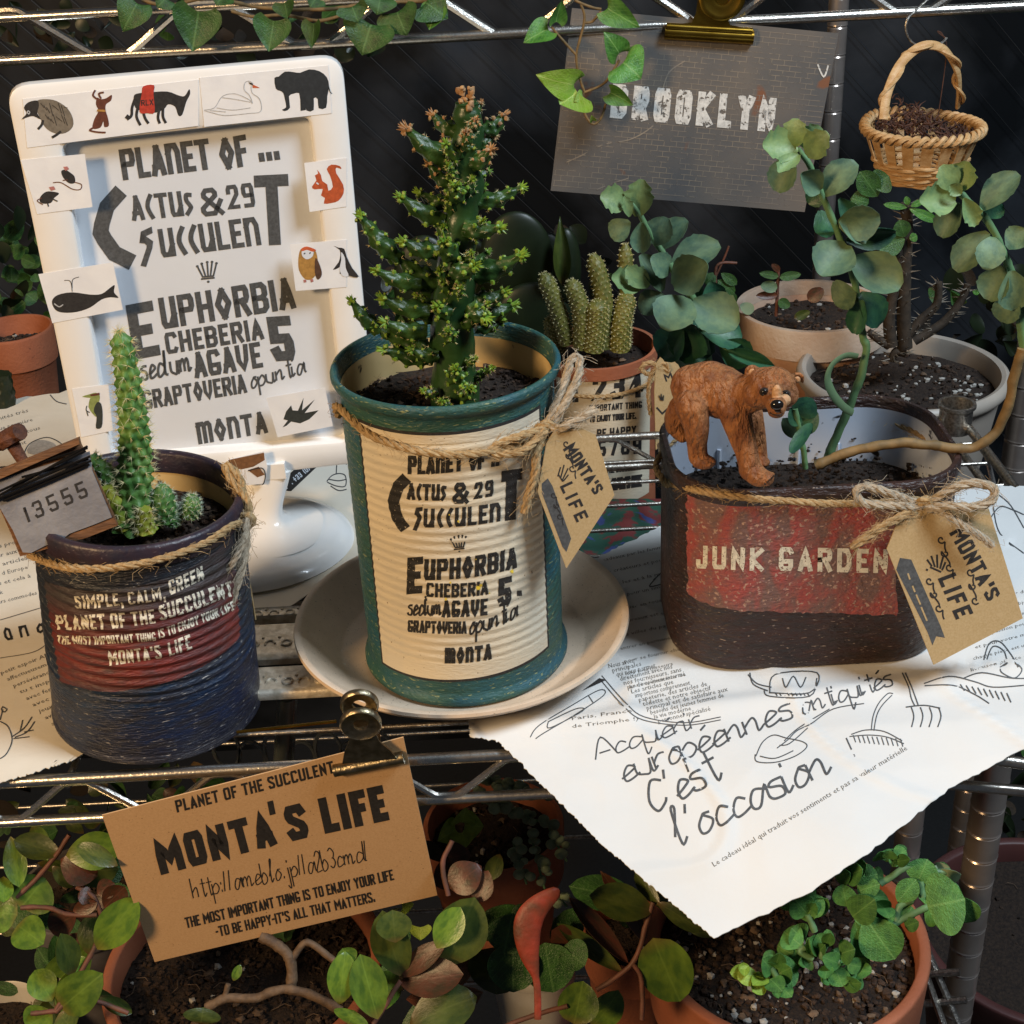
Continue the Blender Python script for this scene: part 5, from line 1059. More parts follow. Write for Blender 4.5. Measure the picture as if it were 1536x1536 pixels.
for k in range(4): ball(275 + k * 7, 530 - k * 6, -.011 + k * .001, 9, 10, 8)
bd = fuse('bear_body', mb, .00052, MATS['bear_fur'], be, 3)
# paler muzzle, eyes, nose
fm = MB(); fm.blob(bp3(548, 292, -.0275), sc, 36, 32, 34, 14, 10); fm.blob(bp3(546, 240, -.0262), sc, 20, 14, 38, 12, 8); fm.blob(bp3(578, 268, -.0252), sc, 26, 20, 26, 12, 8)
fuse('muzzle', fm, .0005, MATS['bear_face'], be, 3)
for x, y, dd in ((497, 235, -.0228), (583, 245, -.0242)):
    part('eye', MB().blob(bp3(x, y, dd), sc, 12, 8, 12, 14, 10), MATS['black_gloss'], be)
    part('eye_patch', MB().blob(bp3(x, y - 1, dd + .0012), sc, 19, 9, 18, 14, 10), MATS['soil_crumb'], be)
part('nose', MB().blob(bp3(548, 286, -.0338), sc, 25, 18, 20, 16, 12).blob(bp3(550, 305, -.0332), sc, 12, 10, 12, 12, 8), MATS['black_gloss'], be)
part('mouth', MB().tube(smooth([bp3(520, 318, -.0305), bp3(540, 326, -.0322), bp3(560, 326, -.0325), bp3(578, 312, -.031)], 4), 3.2 * sc, 6), MATS['soil_crumb'], be)
fb = MB()
for x, y, dd in ((448, 155, -.0085), (628, 186, -.0125)): fb.blob(bp3(x, y, dd), sc, 13, 4, 14, 10, 8)
part('inner_ear', fb, MATS['bear_face'], be)
# claws
cm = MB()
for k in range(5): cm.blob(bp3(500 + k * 9, 603 - k * 8, -.019 + k * .0006), sc, 4, 6, 4, 8, 6)
part('claws', cm, MATS['soil_crumb'], be)

# ------------------------------------------------------------------ leaf shapes (unit length along y, unit width along x)
def leaf_mesh(name, shape, nl=12, nw=6, cup=.12, bend=.1, thick=.05, m='jade', wob=0, seed=1):
    rr = random.Random(seed); rows = []
    for i in range(nl + 1):
        t = i / nl; wd, y = shape(t); row = []
        for j in range(-nw // 2, nw // 2 + 1):
            s = j / (nw / 2); yy = y[0] + y[1] * (1 - abs(s) ** 1.6) if isinstance(y, tuple) else y
            x = s * wd * .5; z = cup * (s * s) * wd - bend * (t * 2 - 1) ** 2 * .5 + bend * .5 + wob * math.sin(9 * t + 3 * s + seed)
            row.append((x, yy, z, (1 - s * s) ** .5 if abs(s) < 1 else 0))
        rows.append(row)
    vs = [V((x, y, z)) for r in rows for x, y, z, k in r]; n = len(vs)
    tt = [math.sin(max(.0, min(1, i / nl)) * 3.1416) ** .5 if 0 < i < nl else 0 for i in range(nl + 1)]
    v2 = [V((x, y, z - thick * (.25 + .75 * k) * (.25 + .75 * tt[i]))) for i, r in enumerate(rows) for x, y, z, k in r]
    b = len(rows[0]); fs = [(i * b + j, i * b + j + 1, (i + 1) * b + j + 1, (i + 1) * b + j) for i in range(nl) for j in range(b - 1)]
    f2 = [tuple(q + n for q in f[::-1]) for f in fs]; edge = list(range(b)) + [i * b + b - 1 for i in range(1, nl + 1)] + [nl * b + j for j in range(b - 2, -1, -1)] + [i * b for i in range(nl - 1, 0, -1)]
    f3 = [(edge[i], edge[i] + n, edge[(i + 1) % len(edge)] + n, edge[(i + 1) % len(edge)]) for i in range(len(edge))]
    mbx = MB(); mbx.add(vs + v2, fs + f2 + f3); return mbx.mesh(name, MATS[m], smooth=True, sharp=75)
def sh_round(t): return (max(.02, (math.sin(math.pi * t ** .85)) ** .55), t)
def sh_oval(t): return (max(.02, math.sin(math.pi * t ** 1.15) ** .62), t)
def sh_scallop(t):
    w = max(.05, (math.sin(math.pi * min(1, t ** 1.15 * .93 + .03))) ** .7); return (w * (1 + .14 * math.cos(t * 30) * (1 if t > .6 else 0)), t)
def sh_paddle(t): # narrow at base, widest towards a scalloped tip
    w = max(.05, (math.sin(math.pi * min(1, t ** 1.15 * .93 + .03))) ** .7); return (w * (1 + .05 * math.cos(t * 38) * (1 if t > .55 else 0)), t)
def sh_lance(t): return (max(.02, math.sin(math.pi * t ** .9)), t)
def sh_heart(t):
    w = math.sin(math.pi * (.07 + .93 * t) ** .58) ** .85 * 1.05 if t < 1 else 0; return (max(.02, w), (t, 0 if t > .3 else .16 * (1 - t / .3)))
def sh_spoon(t): return (max(.03, .12 + (0 if t < .3 else math.sin(math.pi * (t - .3) / .7) ** .6) * .9), t)
LM = {}
def lm(kind, m, seed=0):
    key = (kind, m, seed)
    if key not in LM:
        P = dict(round=(sh_round, dict(cup=.07, bend=.08, thick=.08)), oval=(sh_oval, dict(cup=.06, bend=.12, thick=.10)), scallop=(sh_scallop, dict(cup=.14, bend=.12, thick=.05, nl=26)), paddle=(sh_paddle, dict(cup=.16, bend=.14, thick=.075, nl=14, nw=8)),
                 lance=(sh_lance, dict(cup=.35, bend=.25, thick=.08)), heart=(sh_heart, dict(cup=.10, bend=.12, thick=.015, wob=.012)), spoon=(sh_spoon, dict(cup=.1, bend=.2, thick=.06)))[kind]
        kw = dict(P[1]); kw['cup'] *= [1, .5, 1.5][seed % 3]; kw['bend'] *= [1, 1.8, -.6][seed % 3]
        LM[key] = leaf_mesh('leaf', P[0], m=m, seed=seed, **kw)
    return LM[key]
def place_leaf(parent, kind, m, base, tip, wpx, Y=None, tilt=0, dt=0, d=None, name='leaf', seed=None, mirror=False):
    """leaf from pixel base to pixel tip; dt pushes the tip away (+) or nearer (-) in metres; tilt rolls it about its length (degrees)"""
    B = W(*base, Y=Y) if d is None else W(*base, d=d); T = (W(*tip, Y=Y + dt) if d is None else W(*tip, d=d + dt))
    y = (T - B); L = y.length; y.normalize(); toc = (CAM - (B + T) / 2).normalized(); nz = (toc - y * toc.dot(y)).normalized()
    nz = Matrix.Rotation(math.radians(tilt), 3, y) @ nz; x = y.cross(nz); w = wpx * depth(B) / F_PX / max(.35, abs(math.cos(math.radians(tilt))))
    s = seed if seed is not None else random.randrange(3)
    Mx = Matrix((x * w, y * L, nz * (w + L) / 2)).transposed().to_4x4(); Mx.translation = B
    return inst(name, lm(kind, m, s), Mx, parent)
def stem(parent, pts, r, m, Y=None, name='stem', r1=None, d=None, dys=None):
    P = [W(*p, Y=Y + (dys[i] if dys else 0)) if d is None else W(*p, d=d + (dys[i] if dys else 0)) for i, p in enumerate(pts)]
    nn_ = max(2, int(len(P) * 1.2)); P = smooth(P, 8); P = [p + V((noise.noise(p * 180), noise.noise(p * 180 + V((5, 5, 5))), noise.noise(p * 180 + V((9, 2, 4))))) * r * .25 for p in P]
    return part(name, MB().tube(smooth(P, 1), lambda t: (r + ((r1 or r) - r) * t) * (1 + .05 * math.sin(t * 50) + .13 * math.exp(-(((t * nn_) % 1) - .5) ** 2 * 260)), 10), MATS[m], parent)
# ------------------------------------------------------------------ kalanchoe stems in the brown tin and beside it
def kal(label, spx, spY, leaves, base, m0='kalanchoe', r=.0017, r1=.0009, dys=None):
    t = thing('succulent', label, 'succulent', W(*base, Y=spY), 'kalanchoe branches' if False else None)
    stem(t, spx, r, 'stem_green', spY, r1=r1, dys=dys)
    for L_ in leaves:
        b, e, w_ = L_[0], L_[1], L_[2]; kw = L_[3] if len(L_) > 3 else {}
        mm = kw.pop('m', m0); kind = kw.pop('k', 'scallop' if 'young' in mm else 'paddle'); dY = kw.pop('dY', 0); place_leaf(t, kind, mm, b, e, w_ * 1.06, Y=spY + dY, **kw)
    return t
Q = z9
kal('tall grey-green succulent stem rising from the brown tin right of the bear', [z6(750, 500), z6(790, 400), z6(840, 290), z6(880, 180), z6(905, 60), z9(575, 1490), z9(560, 1380), z9(520, 1180), z9(450, 1000), z9(380, 840), z9(330, 720), z9(285, 660)], .012, [
 (Q(285, 655), Q(130, 645), 47, dict(m='kalanchoe_young', tilt=20, dt=-.004)), (Q(275, 650), Q(275, 525), 38, dict(m='kalanchoe_young', tilt=-15)), (Q(300, 650), Q(385, 560), 40, dict(m='kalanchoe_young', tilt=30, dY=.004)), (Q(325, 690), Q(420, 590), 40, dict(m='kalanchoe_young', dt=-.006, tilt=-15, dY=-.002)),
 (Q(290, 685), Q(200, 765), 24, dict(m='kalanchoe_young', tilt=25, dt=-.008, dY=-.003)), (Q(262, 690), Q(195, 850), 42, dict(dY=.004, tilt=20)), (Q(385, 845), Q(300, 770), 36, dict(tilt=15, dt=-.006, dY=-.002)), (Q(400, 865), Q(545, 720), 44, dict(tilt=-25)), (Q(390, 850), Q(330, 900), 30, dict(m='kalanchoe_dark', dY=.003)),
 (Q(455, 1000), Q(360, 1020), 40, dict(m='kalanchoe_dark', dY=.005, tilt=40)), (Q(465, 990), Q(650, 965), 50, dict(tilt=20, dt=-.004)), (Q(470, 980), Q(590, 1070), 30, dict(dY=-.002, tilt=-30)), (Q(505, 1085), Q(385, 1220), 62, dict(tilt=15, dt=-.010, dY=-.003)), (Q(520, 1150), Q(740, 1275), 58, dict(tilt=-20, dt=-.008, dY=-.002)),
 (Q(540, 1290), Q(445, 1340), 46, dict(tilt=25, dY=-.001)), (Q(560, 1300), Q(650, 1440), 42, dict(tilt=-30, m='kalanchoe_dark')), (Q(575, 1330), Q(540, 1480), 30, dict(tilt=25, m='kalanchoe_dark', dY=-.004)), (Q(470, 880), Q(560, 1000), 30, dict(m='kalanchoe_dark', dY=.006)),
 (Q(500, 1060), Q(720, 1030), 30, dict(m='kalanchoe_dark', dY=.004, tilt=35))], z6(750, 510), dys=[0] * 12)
cl_ = thing('curled_leaf', 'pale green leaf looping beside the stem in the brown tin', 'leaf', W(*z6(800, 320), Y=.008))
part('leaf_blade', MB().tube(smooth([W(*z6(*p), Y=.008 - dy) for p, dy in (((870, 92), 0), ((820, 90), .003), ((770, 125), .006), ((750, 180), .007), ((770, 240), .006), ((810, 290), .003), ((850, 318), 0))], 6), lambda t: .0014 * (1 - abs(t - .6)) + .0005, 8, flat=.35, upv=V((0, -1, 0))), MATS['kalanchoe'], cl_)
q = z8
kal('broad branching grey-green succulent in front of the BROOKLYN print', [(1065, 560), (1052, 480), (1035, 440), (1012, 410), (998, 385), (975, 350), (955, 315), (940, 300)], .075, [
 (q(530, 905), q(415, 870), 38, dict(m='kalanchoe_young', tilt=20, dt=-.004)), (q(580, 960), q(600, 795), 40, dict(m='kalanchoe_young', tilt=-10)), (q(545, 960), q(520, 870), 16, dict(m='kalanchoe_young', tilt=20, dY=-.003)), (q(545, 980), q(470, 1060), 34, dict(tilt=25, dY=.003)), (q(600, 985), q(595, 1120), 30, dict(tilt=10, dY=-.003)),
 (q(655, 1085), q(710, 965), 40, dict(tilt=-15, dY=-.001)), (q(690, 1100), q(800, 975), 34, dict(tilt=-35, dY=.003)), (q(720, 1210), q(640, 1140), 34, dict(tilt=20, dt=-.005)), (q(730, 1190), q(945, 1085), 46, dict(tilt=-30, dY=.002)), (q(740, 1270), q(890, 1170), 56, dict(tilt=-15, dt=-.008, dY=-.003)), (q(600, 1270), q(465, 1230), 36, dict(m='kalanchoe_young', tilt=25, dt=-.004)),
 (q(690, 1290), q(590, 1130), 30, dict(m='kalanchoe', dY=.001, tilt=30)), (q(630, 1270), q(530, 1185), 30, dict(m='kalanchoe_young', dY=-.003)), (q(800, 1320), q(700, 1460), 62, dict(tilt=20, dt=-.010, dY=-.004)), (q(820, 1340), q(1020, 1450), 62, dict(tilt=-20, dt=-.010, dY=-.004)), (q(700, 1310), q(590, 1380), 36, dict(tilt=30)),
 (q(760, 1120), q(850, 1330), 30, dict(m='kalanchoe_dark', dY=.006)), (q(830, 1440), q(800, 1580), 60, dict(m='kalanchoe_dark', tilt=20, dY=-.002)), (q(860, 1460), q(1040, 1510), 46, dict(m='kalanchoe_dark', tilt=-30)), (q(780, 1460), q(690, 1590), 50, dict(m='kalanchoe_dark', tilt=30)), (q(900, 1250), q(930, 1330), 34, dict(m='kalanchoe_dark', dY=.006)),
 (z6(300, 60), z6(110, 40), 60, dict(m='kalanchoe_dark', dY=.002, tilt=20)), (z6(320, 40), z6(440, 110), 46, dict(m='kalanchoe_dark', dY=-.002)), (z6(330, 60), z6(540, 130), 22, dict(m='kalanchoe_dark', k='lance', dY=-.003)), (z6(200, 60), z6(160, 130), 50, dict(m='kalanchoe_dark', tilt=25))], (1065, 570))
kal('arching grey-green succulent at the right edge with a woody trailing stem', [z6(700, 530), z6(770, 500), z6(860, 470), z6(960, 450), z6(1060, 440), z6(1180, 450), z6(1320, 460), z6(1420, 400), z6(1470, 300), z6(1495, 180), z6(1530, 60)], -.002, [], z6(700, 530), r=.0018, r1=.0017)
for o_ in COL.objects:
    if o_.name.startswith('stem') and o_.parent and o_.parent.get('label', '').startswith('arching'): o_.data.materials[0] = MATS['stem_woody']
rk2 = kal('clump of grey-green scalloped leaves at the top right edge above the brown post', [(1536, 520), (1530, 470), (1520, 420), (1505, 380), (1480, 330), (1440, 290), (1425, 280)], .0, [
 (Q(980, 840), Q(920, 735), 34, dict(m='kalanchoe_young', tilt=15)), (Q(1000, 850), Q(1035, 715), 40, dict(m='kalanchoe_young', tilt=-15)), (Q(985, 890), Q(825, 890), 44, dict(m='kalanchoe_young', tilt=15, dt=-.005)), (Q(1000, 900), Q(920, 1050), 38, dict(tilt=20, dY=.002)), (Q(1020, 880), Q(1075, 1000), 26, dict(m='kalanchoe_young', tilt=-20, dY=-.003)), (Q(1100, 930), Q(1265, 770), 40, dict(tilt=-25)),
 (Q(1120, 960), Q(1190, 900), 30, dict(m='kalanchoe_dark', dY=.003)), (Q(1130, 1030), Q(985, 1200), 44, dict(tilt=20)), (Q(1150, 1050), Q(1120, 1195), 42, dict(tilt=-10, dY=-.003, dt=-.006)), (Q(1215, 1100), Q(1300, 1020), 36, dict(tilt=-25)), (Q(1200, 1180), Q(1130, 1330), 46, dict(tilt=20)), (Q(1230, 1200), Q(1250, 1370), 48, dict(tilt=-10, dY=-.003)), (Q(1260, 1260), Q(1360, 1340), 44, dict(tilt=-20)), (Q(1240, 1300), Q(1200, 1430), 40, dict(tilt=15)), (Q(1010, 860), Q(960, 820), 20, dict(m='kalanchoe_young', dY=-.003))], (1536, 530))
kal('short dark-leaved sprout between the bear and the tall stem', [z6(660, 540), z6(655, 470), z6(640, 400), z6(620, 300)], -.006, [
 (z6(640, 400), z6(700, 300), 34, dict(m='kalanchoe_dark', k='round')), (z6(630, 330), z6(690, 260), 36, dict(m='kalanchoe_dark', k='round', tilt=20)), (z6(620, 400), z6(660, 440), 50, dict(m='kalanchoe_dark', k='round', tilt=-20, dY=-.004)), (z6(640, 420), z6(570, 340), 24, dict(m='kalanchoe', k='oval', dY=.003)), (z6(660, 350), z6(600, 300), 34, dict(m='kalanchoe_dark', k='round'))], z6(660, 545), r=.0010, r1=.0010)
# ------------------------------------------------------------------ cacti
def tubercle_col(pts, rf, rows, cols, amp, ns=12):
    """column with spiral rows of pointed tubercles; returns mesh builder and tubercle tips"""
    P = smooth(pts, ns); L = [0]
    for a, b in zip(P, P[1:]): L.append(L[-1] + (b - a).length)
    N_ = rows * 6; q = []; j = 0
    for i in range(N_ + 1):
        s = L[-1] * i / N_
        while j < len(P) - 2 and L[j + 1] < s: j += 1
        q.append(P[j].lerp(P[j + 1], (s - L[j]) / max(L[j + 1] - L[j], 1e-9)))
    K_ = cols * 6; vs = []; fs = []; tips = []; prev = V((0, -1, 0))
    for i, p in enumerate(q):
        t = (q[min(i + 1, N_)] - q[max(i - 1, 0)]).normalized(); a = (prev - t * prev.dot(t)).normalized(); prev = a; b = t.cross(a); r0 = rf(i / N_)
        for k in range(K_):
            th = 2 * math.pi * k / K_; u = i / 6; row = math.floor(u + .5); best = 0
            for rw in (row - 1, row, row + 1):
                c = (k / 6 - .5 * (rw % 2)); dc = c - round(c); dr_ = u - rw; best = max(best, math.exp(-(dc * dc * 9 + dr_ * dr_ * 6)))
            vs.append(p + (a * math.cos(th) + b * math.sin(th)) * (r0 * (1 + amp * best)))
    for i in range(N_):
        for k in range(K_): fs.append((i * K_ + k, i * K_ + (k + 1) % K_, (i + 1) * K_ + (k + 1) % K_, (i + 1) * K_ + k))
    fs.append(tuple(range(K_))[::-1]); fs.append(tuple(N_ * K_ + k for k in range(K_)))
    c = None
    for rw in range(1, rows + 1):
        i = min(rw * 6, N_)
        for cidx in range(cols):
            k = int(((cidx + .5 * (rw % 2)) * 6)) % K_; ring = sum((vs[i * K_ + m] for m in range(K_)), V((0, 0, 0))) / K_
            v = vs[i * K_ + k]; tips.append((v, (v - ring).normalized()))
    return MB().add(vs, fs), tips
def spines(tips, n, l, r, spread=1.0):
    mb = MB()
    for v, nn in tips:
        for k in range(n):
            d = (nn + V((random.uniform(-1, 1), random.uniform(-1, 1), random.uniform(-1, 1))) * spread).normalized(); mb.tube([v - nn * l * .05, v + d * l * random.uniform(.6, 1.1)], lambda t: r * (1.05 - t), 3, caps=False)
    return mb
lc = thing('cactus', 'slender green spiny column cactus growing in the dark blue tin', 'cactus', W(205, 795, Y=-.021))
z3y = lambda L: [W(*z3(a, b), Y=-.021 + c) for a, b, c in L]
pxm = .475 / F_PX / 3.657
mb, tips = tubercle_col(z3y([(745, 830, -.002), (740, 640, -.002), (742, 480, 0), (735, 300, 0), (712, 120, 0), (690, -40, 0), (662, -190, .001), (650, -232, .001)]), lambda t: pxm * (112 - 40 * t / .22 if t < .22 else 78 - 34 * (t - .22) / .78) * (1 if t < .94 else max(.25, 1 - ((t - .94) / .06) ** 2 * .75)), 20, 8, .36)
part('main_column', mb, MATS['cactus'], lc); part('spines', spines(tips, 8, .0030, .00009), MATS['spine'], lc, kind='stuff')
mb, tips = tubercle_col(z3y([(640, 640, 0), (590, 550, .001), (530, 490, .002), (500, 455, .003)]), lambda t: pxm * (58 - 30 * t), 7, 7, .25)
part('side_arm', mb, MATS['cactus'], lc); part('arm_spines', spines(tips, 8, .0016, .00008), MATS['spine_white'], lc, kind='stuff')
mb, tips = tubercle_col(z3y([(690, 840, -.006), (640, 720, -.006), (600, 660, -.006), (585, 625, -.006)]), lambda t: pxm * (52 - 22 * t), 5, 6, .2)
part('side_arm', mb, MATS['cactus_yellow'], lc); part('arm_spines', spines(tips, 9, .0034, .00009), MATS['spine'], lc, kind='stuff')
mb, tips = tubercle_col(z3y([(800, 860, -.008), (790, 800, -.008), (795, 740, -.008)]), lambda t: pxm * (58 - 26 * t), 4, 7, .2)
part('side_arm', mb, MATS['cactus_yellow'], lc); part('arm_spines', spines(tips, 9, .0026, .00009), MATS['spine'], lc, kind='stuff')
for i_, (pts, rad, lab_) in enumerate((([(890, 790, -.002), (892, 690, -.003), (893, 615, -.003)], 66, 'round pale-spined cactus offset beside the green column'), ([(1040, 770, .001), (1050, 720, 0), (1055, 668, 0)], 48, 'smallest round cactus offset nearest the tin rim'), ([(945, 820, .0), (950, 770, 0), (955, 735, 0)], 46, 'low grey-spined cactus lump between the two round offsets'))):
    c2_ = thing('small_cactus', lab_, 'cactus', z3y([pts[0]])[0]); mb, tips = tubercle_col(z3y(pts), lambda t: pxm * rad * math.sqrt(max(.04, 1 - max(0, (t - .3) / .7) ** 2 * .9)), 6, 10, .15)
    part('cactus_body', mb, MATS['cactus_small'], c2_); part('spines', spines(tips, 9, .0017, .00007, 1.6), MATS['spine_white'], c2_, kind='stuff')
# tall monstrous cactus in the green tin
ec = thing('cactus', 'tall branching dark green cactus with knobbly side shoots in the green tin', 'cactus', W(683, 600, Y=.0))
zc = lambda x, y, dy=0: W(480 + x / 2.954, 100 + y / 2.954, Y=.0 + dy); pc = .50 / F_PX / 2.954
mb = MB().tube(smooth([zc(600, 1500), zc(595, 1300), zc(585, 1100), zc(605, 900), zc(612, 740), zc(640, 560), zc(645, 400), zc(660, 270), zc(652, 190), zc(650, 150)], 8), lambda t: pc * (102 - 58 * t ** .9) * (1 + .07 * math.sin(t * 46)) * (1 if t < .97 else .75), 20)
for v in mb.v:
    nn = noise.noise(v * 170) * .0010; v += V((nn, nn * .5, 0))
tk = part('trunk', mb, MATS['euph_trunk'], ec)
allt = []
def shoot(tip, base, r, dy0, dy1, mt='euph_branch', tipc='euph_tip', bend=-12, n=None):
    B = zc(*base, dy0); T = zc(*tip, dy1); m = (B + T) / 2 + V((0, 0, bend * pc)); Ln = (T - B).length; rows = max(3, int(Ln / (r * pc * 1.7)))
    mb, tips = tubercle_col([B, m, T], lambda t: r * pc * (.80 + .25 * math.sin(t * 5)) * (1 if t < .85 else .8), rows, 5, .42)
    o = part('branch', mb, MATS[mt], ec); sb = spines(tips, 4, .0014, .00007, 1.2)
    tb = MB()
    for v, nn in tips:
        f_ = (v - B).length / Ln
        if random.random() < .25 + .7 * f_: tb.blob(v, r * pc * random.uniform(.22, .38), 1, 1, 1, 5, 4, .25)
    D = (T - B).normalized()
    for k in range(9):
        d = (D + V((random.uniform(-1, 1), random.uniform(-1, 1), random.uniform(-.7, 1))) * .75).normalized(); tb.tube([T - D * r * pc * .3, T + d * r * pc * .7, T + d * r * pc * 1.25], lambda t: r * pc * .26 * (1.05 - t), 5, caps=False)
    part('branch_tip', tb, MATS[tipc], o, kind='stuff'); part('spines', sb, MATS['spine'], o, kind='stuff')
for tip, base, r, d0, d1, *k in [((500, 215), (605, 290), 26, .002, .004, 'euph_dry'), ((385, 280), (575, 425), 34, 0, -.002, 'euph_dry'), ((812, 218), (725, 290), 28, .002, .004, 'euph_dry'), ((480, 430), (585, 530), 24, 0, 0, 'euph_dry'), ((440, 560), (575, 610), 26, .003, .004), ((360, 580), (545, 685), 30, -.002, -.004),
  ((890, 538), (690, 605), 27, 0, .002), ((795, 715), (640, 710), 30, -.006, -.009), ((180, 665), (340, 850), 32, -.002, -.004), ((350, 850), (510, 960), 36, 0, -.002), ((370, 775), (520, 820), 30, -.003, -.006), ((250, 905), (440, 965), 28, -.004, -.008), ((885, 840), (690, 925), 36, 0, -.003),
  ((280, 1030), (480, 1085), 32, -.003, -.006), ((140, 1040), (260, 1170), 26, -.002, -.004), ((240, 1150), (500, 1260), 32, 0, -.003), ((290, 1135), (470, 1175), 30, -.005, -.008), ((550, 775), (580, 830), 34, -.006, -.013), ((685, 885), (590, 905), 32, -.008, -.012), ((520, 1065), (560, 1080), 30, -.008, -.014), ((738, 1115), (670, 1060), 34, -.006, -.011),
  ((815, 1000), (680, 1040), 32, 0, .001), ((850, 1060), (690, 1100), 36, .004, .006), ((285, 1255), (500, 1290), 30, -.003, -.007), ((570, 1170), (575, 1190), 24, -.009, -.014), ((600, 1345), (600, 1370), 30, -.009, -.014), ((655, 1425), (640, 1440), 30, -.009, -.013), ((540, 1482), (560, 1480), 20, -.010, -.013), ((460, 1435), (520, 1440), 18, -.008, -.010),
  ((600, 530), (605, 560), 30, -.006, -.011, 'euph_tip'), ((560, 345), (620, 390), 24, -.003, -.007), ((755, 372), (675, 430), 28, -.003, -.006, 'euph_dry'), ((765, 312), (690, 345), 24, .001, .002, 'euph_dry'), ((745, 462), (680, 470), 18, .001, .002), ((650, 290), (655, 310), 20, -.006, -.009, 'euph_dry'), ((400, 930), (500, 1000), 26, .003, .004), ((420, 1060), (520, 1120), 26, .003, .003), ((800, 1130), (690, 1150), 26, .004, .006), ((690, 1290), (650, 1300), 14, -.006, -.010), ((620, 980), (610, 990), 18, -.009, -.012), ((320, 1200), (480, 1230), 24, .003, .003), ((405, 1255), (520, 1280), 24, -.006, -.009), ((690, 235), (670, 260), 18, -.004, -.006, 'euph_dry'), ((710, 160), (665, 210), 16, 0, .001, 'euph_dry'), ((670, 825), (640, 840), 16, -.007, -.010)]:
    shoot(tip, base, r, d0, d1, tipc=k[0] if k else 'euph_tip')
for k in range(22):
    yy = random.uniform(330, 1400); sgn = random.choice((-1, 1)); ww = 60 + 230 * (yy - 300) / 1100; bx = 640 - 40 * (yy / 1400)
    shoot((bx + sgn * ww * random.uniform(.3, .9), yy - 40), (bx + sgn * 20, yy + 20), random.uniform(16, 24), random.uniform(-.006, .004), random.uniform(-.010, .006))
mb = MB()
for k in range(46):
    p = zc(652 + random.gauss(0, 16), random.uniform(95, 195), random.gauss(0, .0022)); mb.blob(p, pc * random.uniform(7, 15), 1, 1, 1.1, 6, 4, .25)
part('dry_tip', mb, MATS['euph_dry'], ec, kind='stuff')

# ------------------------------------------------------------------ pots
def pot(label, c, r, h, m='terracotta', rim=.18, taper=.72, soil=.012, lip=.006, rm=None, cat='flower pot', name='flower_pot', rtop=None, perl=.04, n=260, round_rim=False):
    """c = centre of the rim opening"""
    t = thing(name, label, cat, (c.x, c.y, c.z - h)); z = c.z; rh = h * rim
    if round_rim: prof = [(0, z - h), (r * taper, z - h), (r * .94, z - .012), (r * .95, z - .008), (r * 1.0, z - .0075), (r * 1.03, z - .0045), (r * 1.01, z - .0012), (r * .97, z), (r * .93, z - .001), (r * .915, z - .004), (r * .9, z - soil - .004)]
    else: prof = [(0, z - h), (r * taper, z - h), (r * taper * 1.02, z - h + .002), (r * .90, z - rh - .0005), (r * .91, z - rh - .0003), (r * .965, z - rh), (r * .975, z - rh + .001), (r * 1.0, z - .0016), (r * .995, z - .0004), (r * .985, z), (r * .93, z), (r * .915, z - .001), (r * .90, z - soil - .004)]
    b = part('pot_body', MB().lathe(prof, 96, (c.x, c.y, 0), close=False), MATS[m], t, sharp=50)
    if rm: part('pot_rim', MB().lathe([(r * .975, z - rh + .001), (r * 1.004, z - rh + .0012), (r * 1.006, z - .0012), (r * .99, z + .0004), (r * .925, z + .0004), (r * .912, z - .001), (r * .905, z - .008)], 96, (c.x, c.y, 0), close=False), MATS[rm], b, sharp=50)
    soil_part(t, (c.x, c.y), r * .9, r * .9, z - soil, n=n, perl=perl, cr=.0016); return t
pot('pale-rimmed terracotta pot behind the tall stem on the right', W(1217, 458, Y=.33), .0437, .085, 'terracotta_pale', rm='terracotta_rim', rim=.22)
pot('large grey-beige plastic pot with a thick rounded rim behind the brown tin', W(1354, 552, Y=.26), .0555, .10, 'grey_plastic', round_rim=True, perl=.15, n=500)
pot('terracotta pot at the left edge behind the white frame', W(18, 492, Y=.33), .0230, .055, 'terracotta', rim=.36)
pot('big terracotta pot of black soil at the bottom right', W(1180, 1400, Y=-.020), .0580, .085, 'terracotta', rim=.42, perl=.10, n=1500, soil=.010)
pot('dark terracotta pot under the kraft card at the bottom left', W(365, 1440, Y=-.005), .0600, .08, 'terracotta', rim=.30, perl=.01, n=1200, soil=.011)
pot('small white pot low between the red leaf and terracotta pots', W(798, 1420, Y=.05), .0225, .06, 'pot_white', round_rim=True, n=200)
pot('dim orange-brown pot under the saucer in the shadows', W(740, 1235, Y=.06), .0330, .075, 'terracotta', rim=.38, n=160)
pot('dark maroon plastic pot at the bottom right corner', W(1570, 1390, Y=.10), .0700, .11, 'maroon_pot', rim=.16, n=50)
pot('small terracotta pot between the small white pot and the black soil pot', W(950, 1395, Y=.035), .0240, .085, 'terracotta', rim=.24, n=100)
pot('dusky grey plant pot behind the leaves at the lower left', W(120, 1330, Y=.06), .030, .08, 'dusky', rim=.2, n=100)
pot('cream pot corner at the bottom left edge', W(-10, 1530, Y=.02), .024, .05, 'pot_white', round_rim=True, n=50)
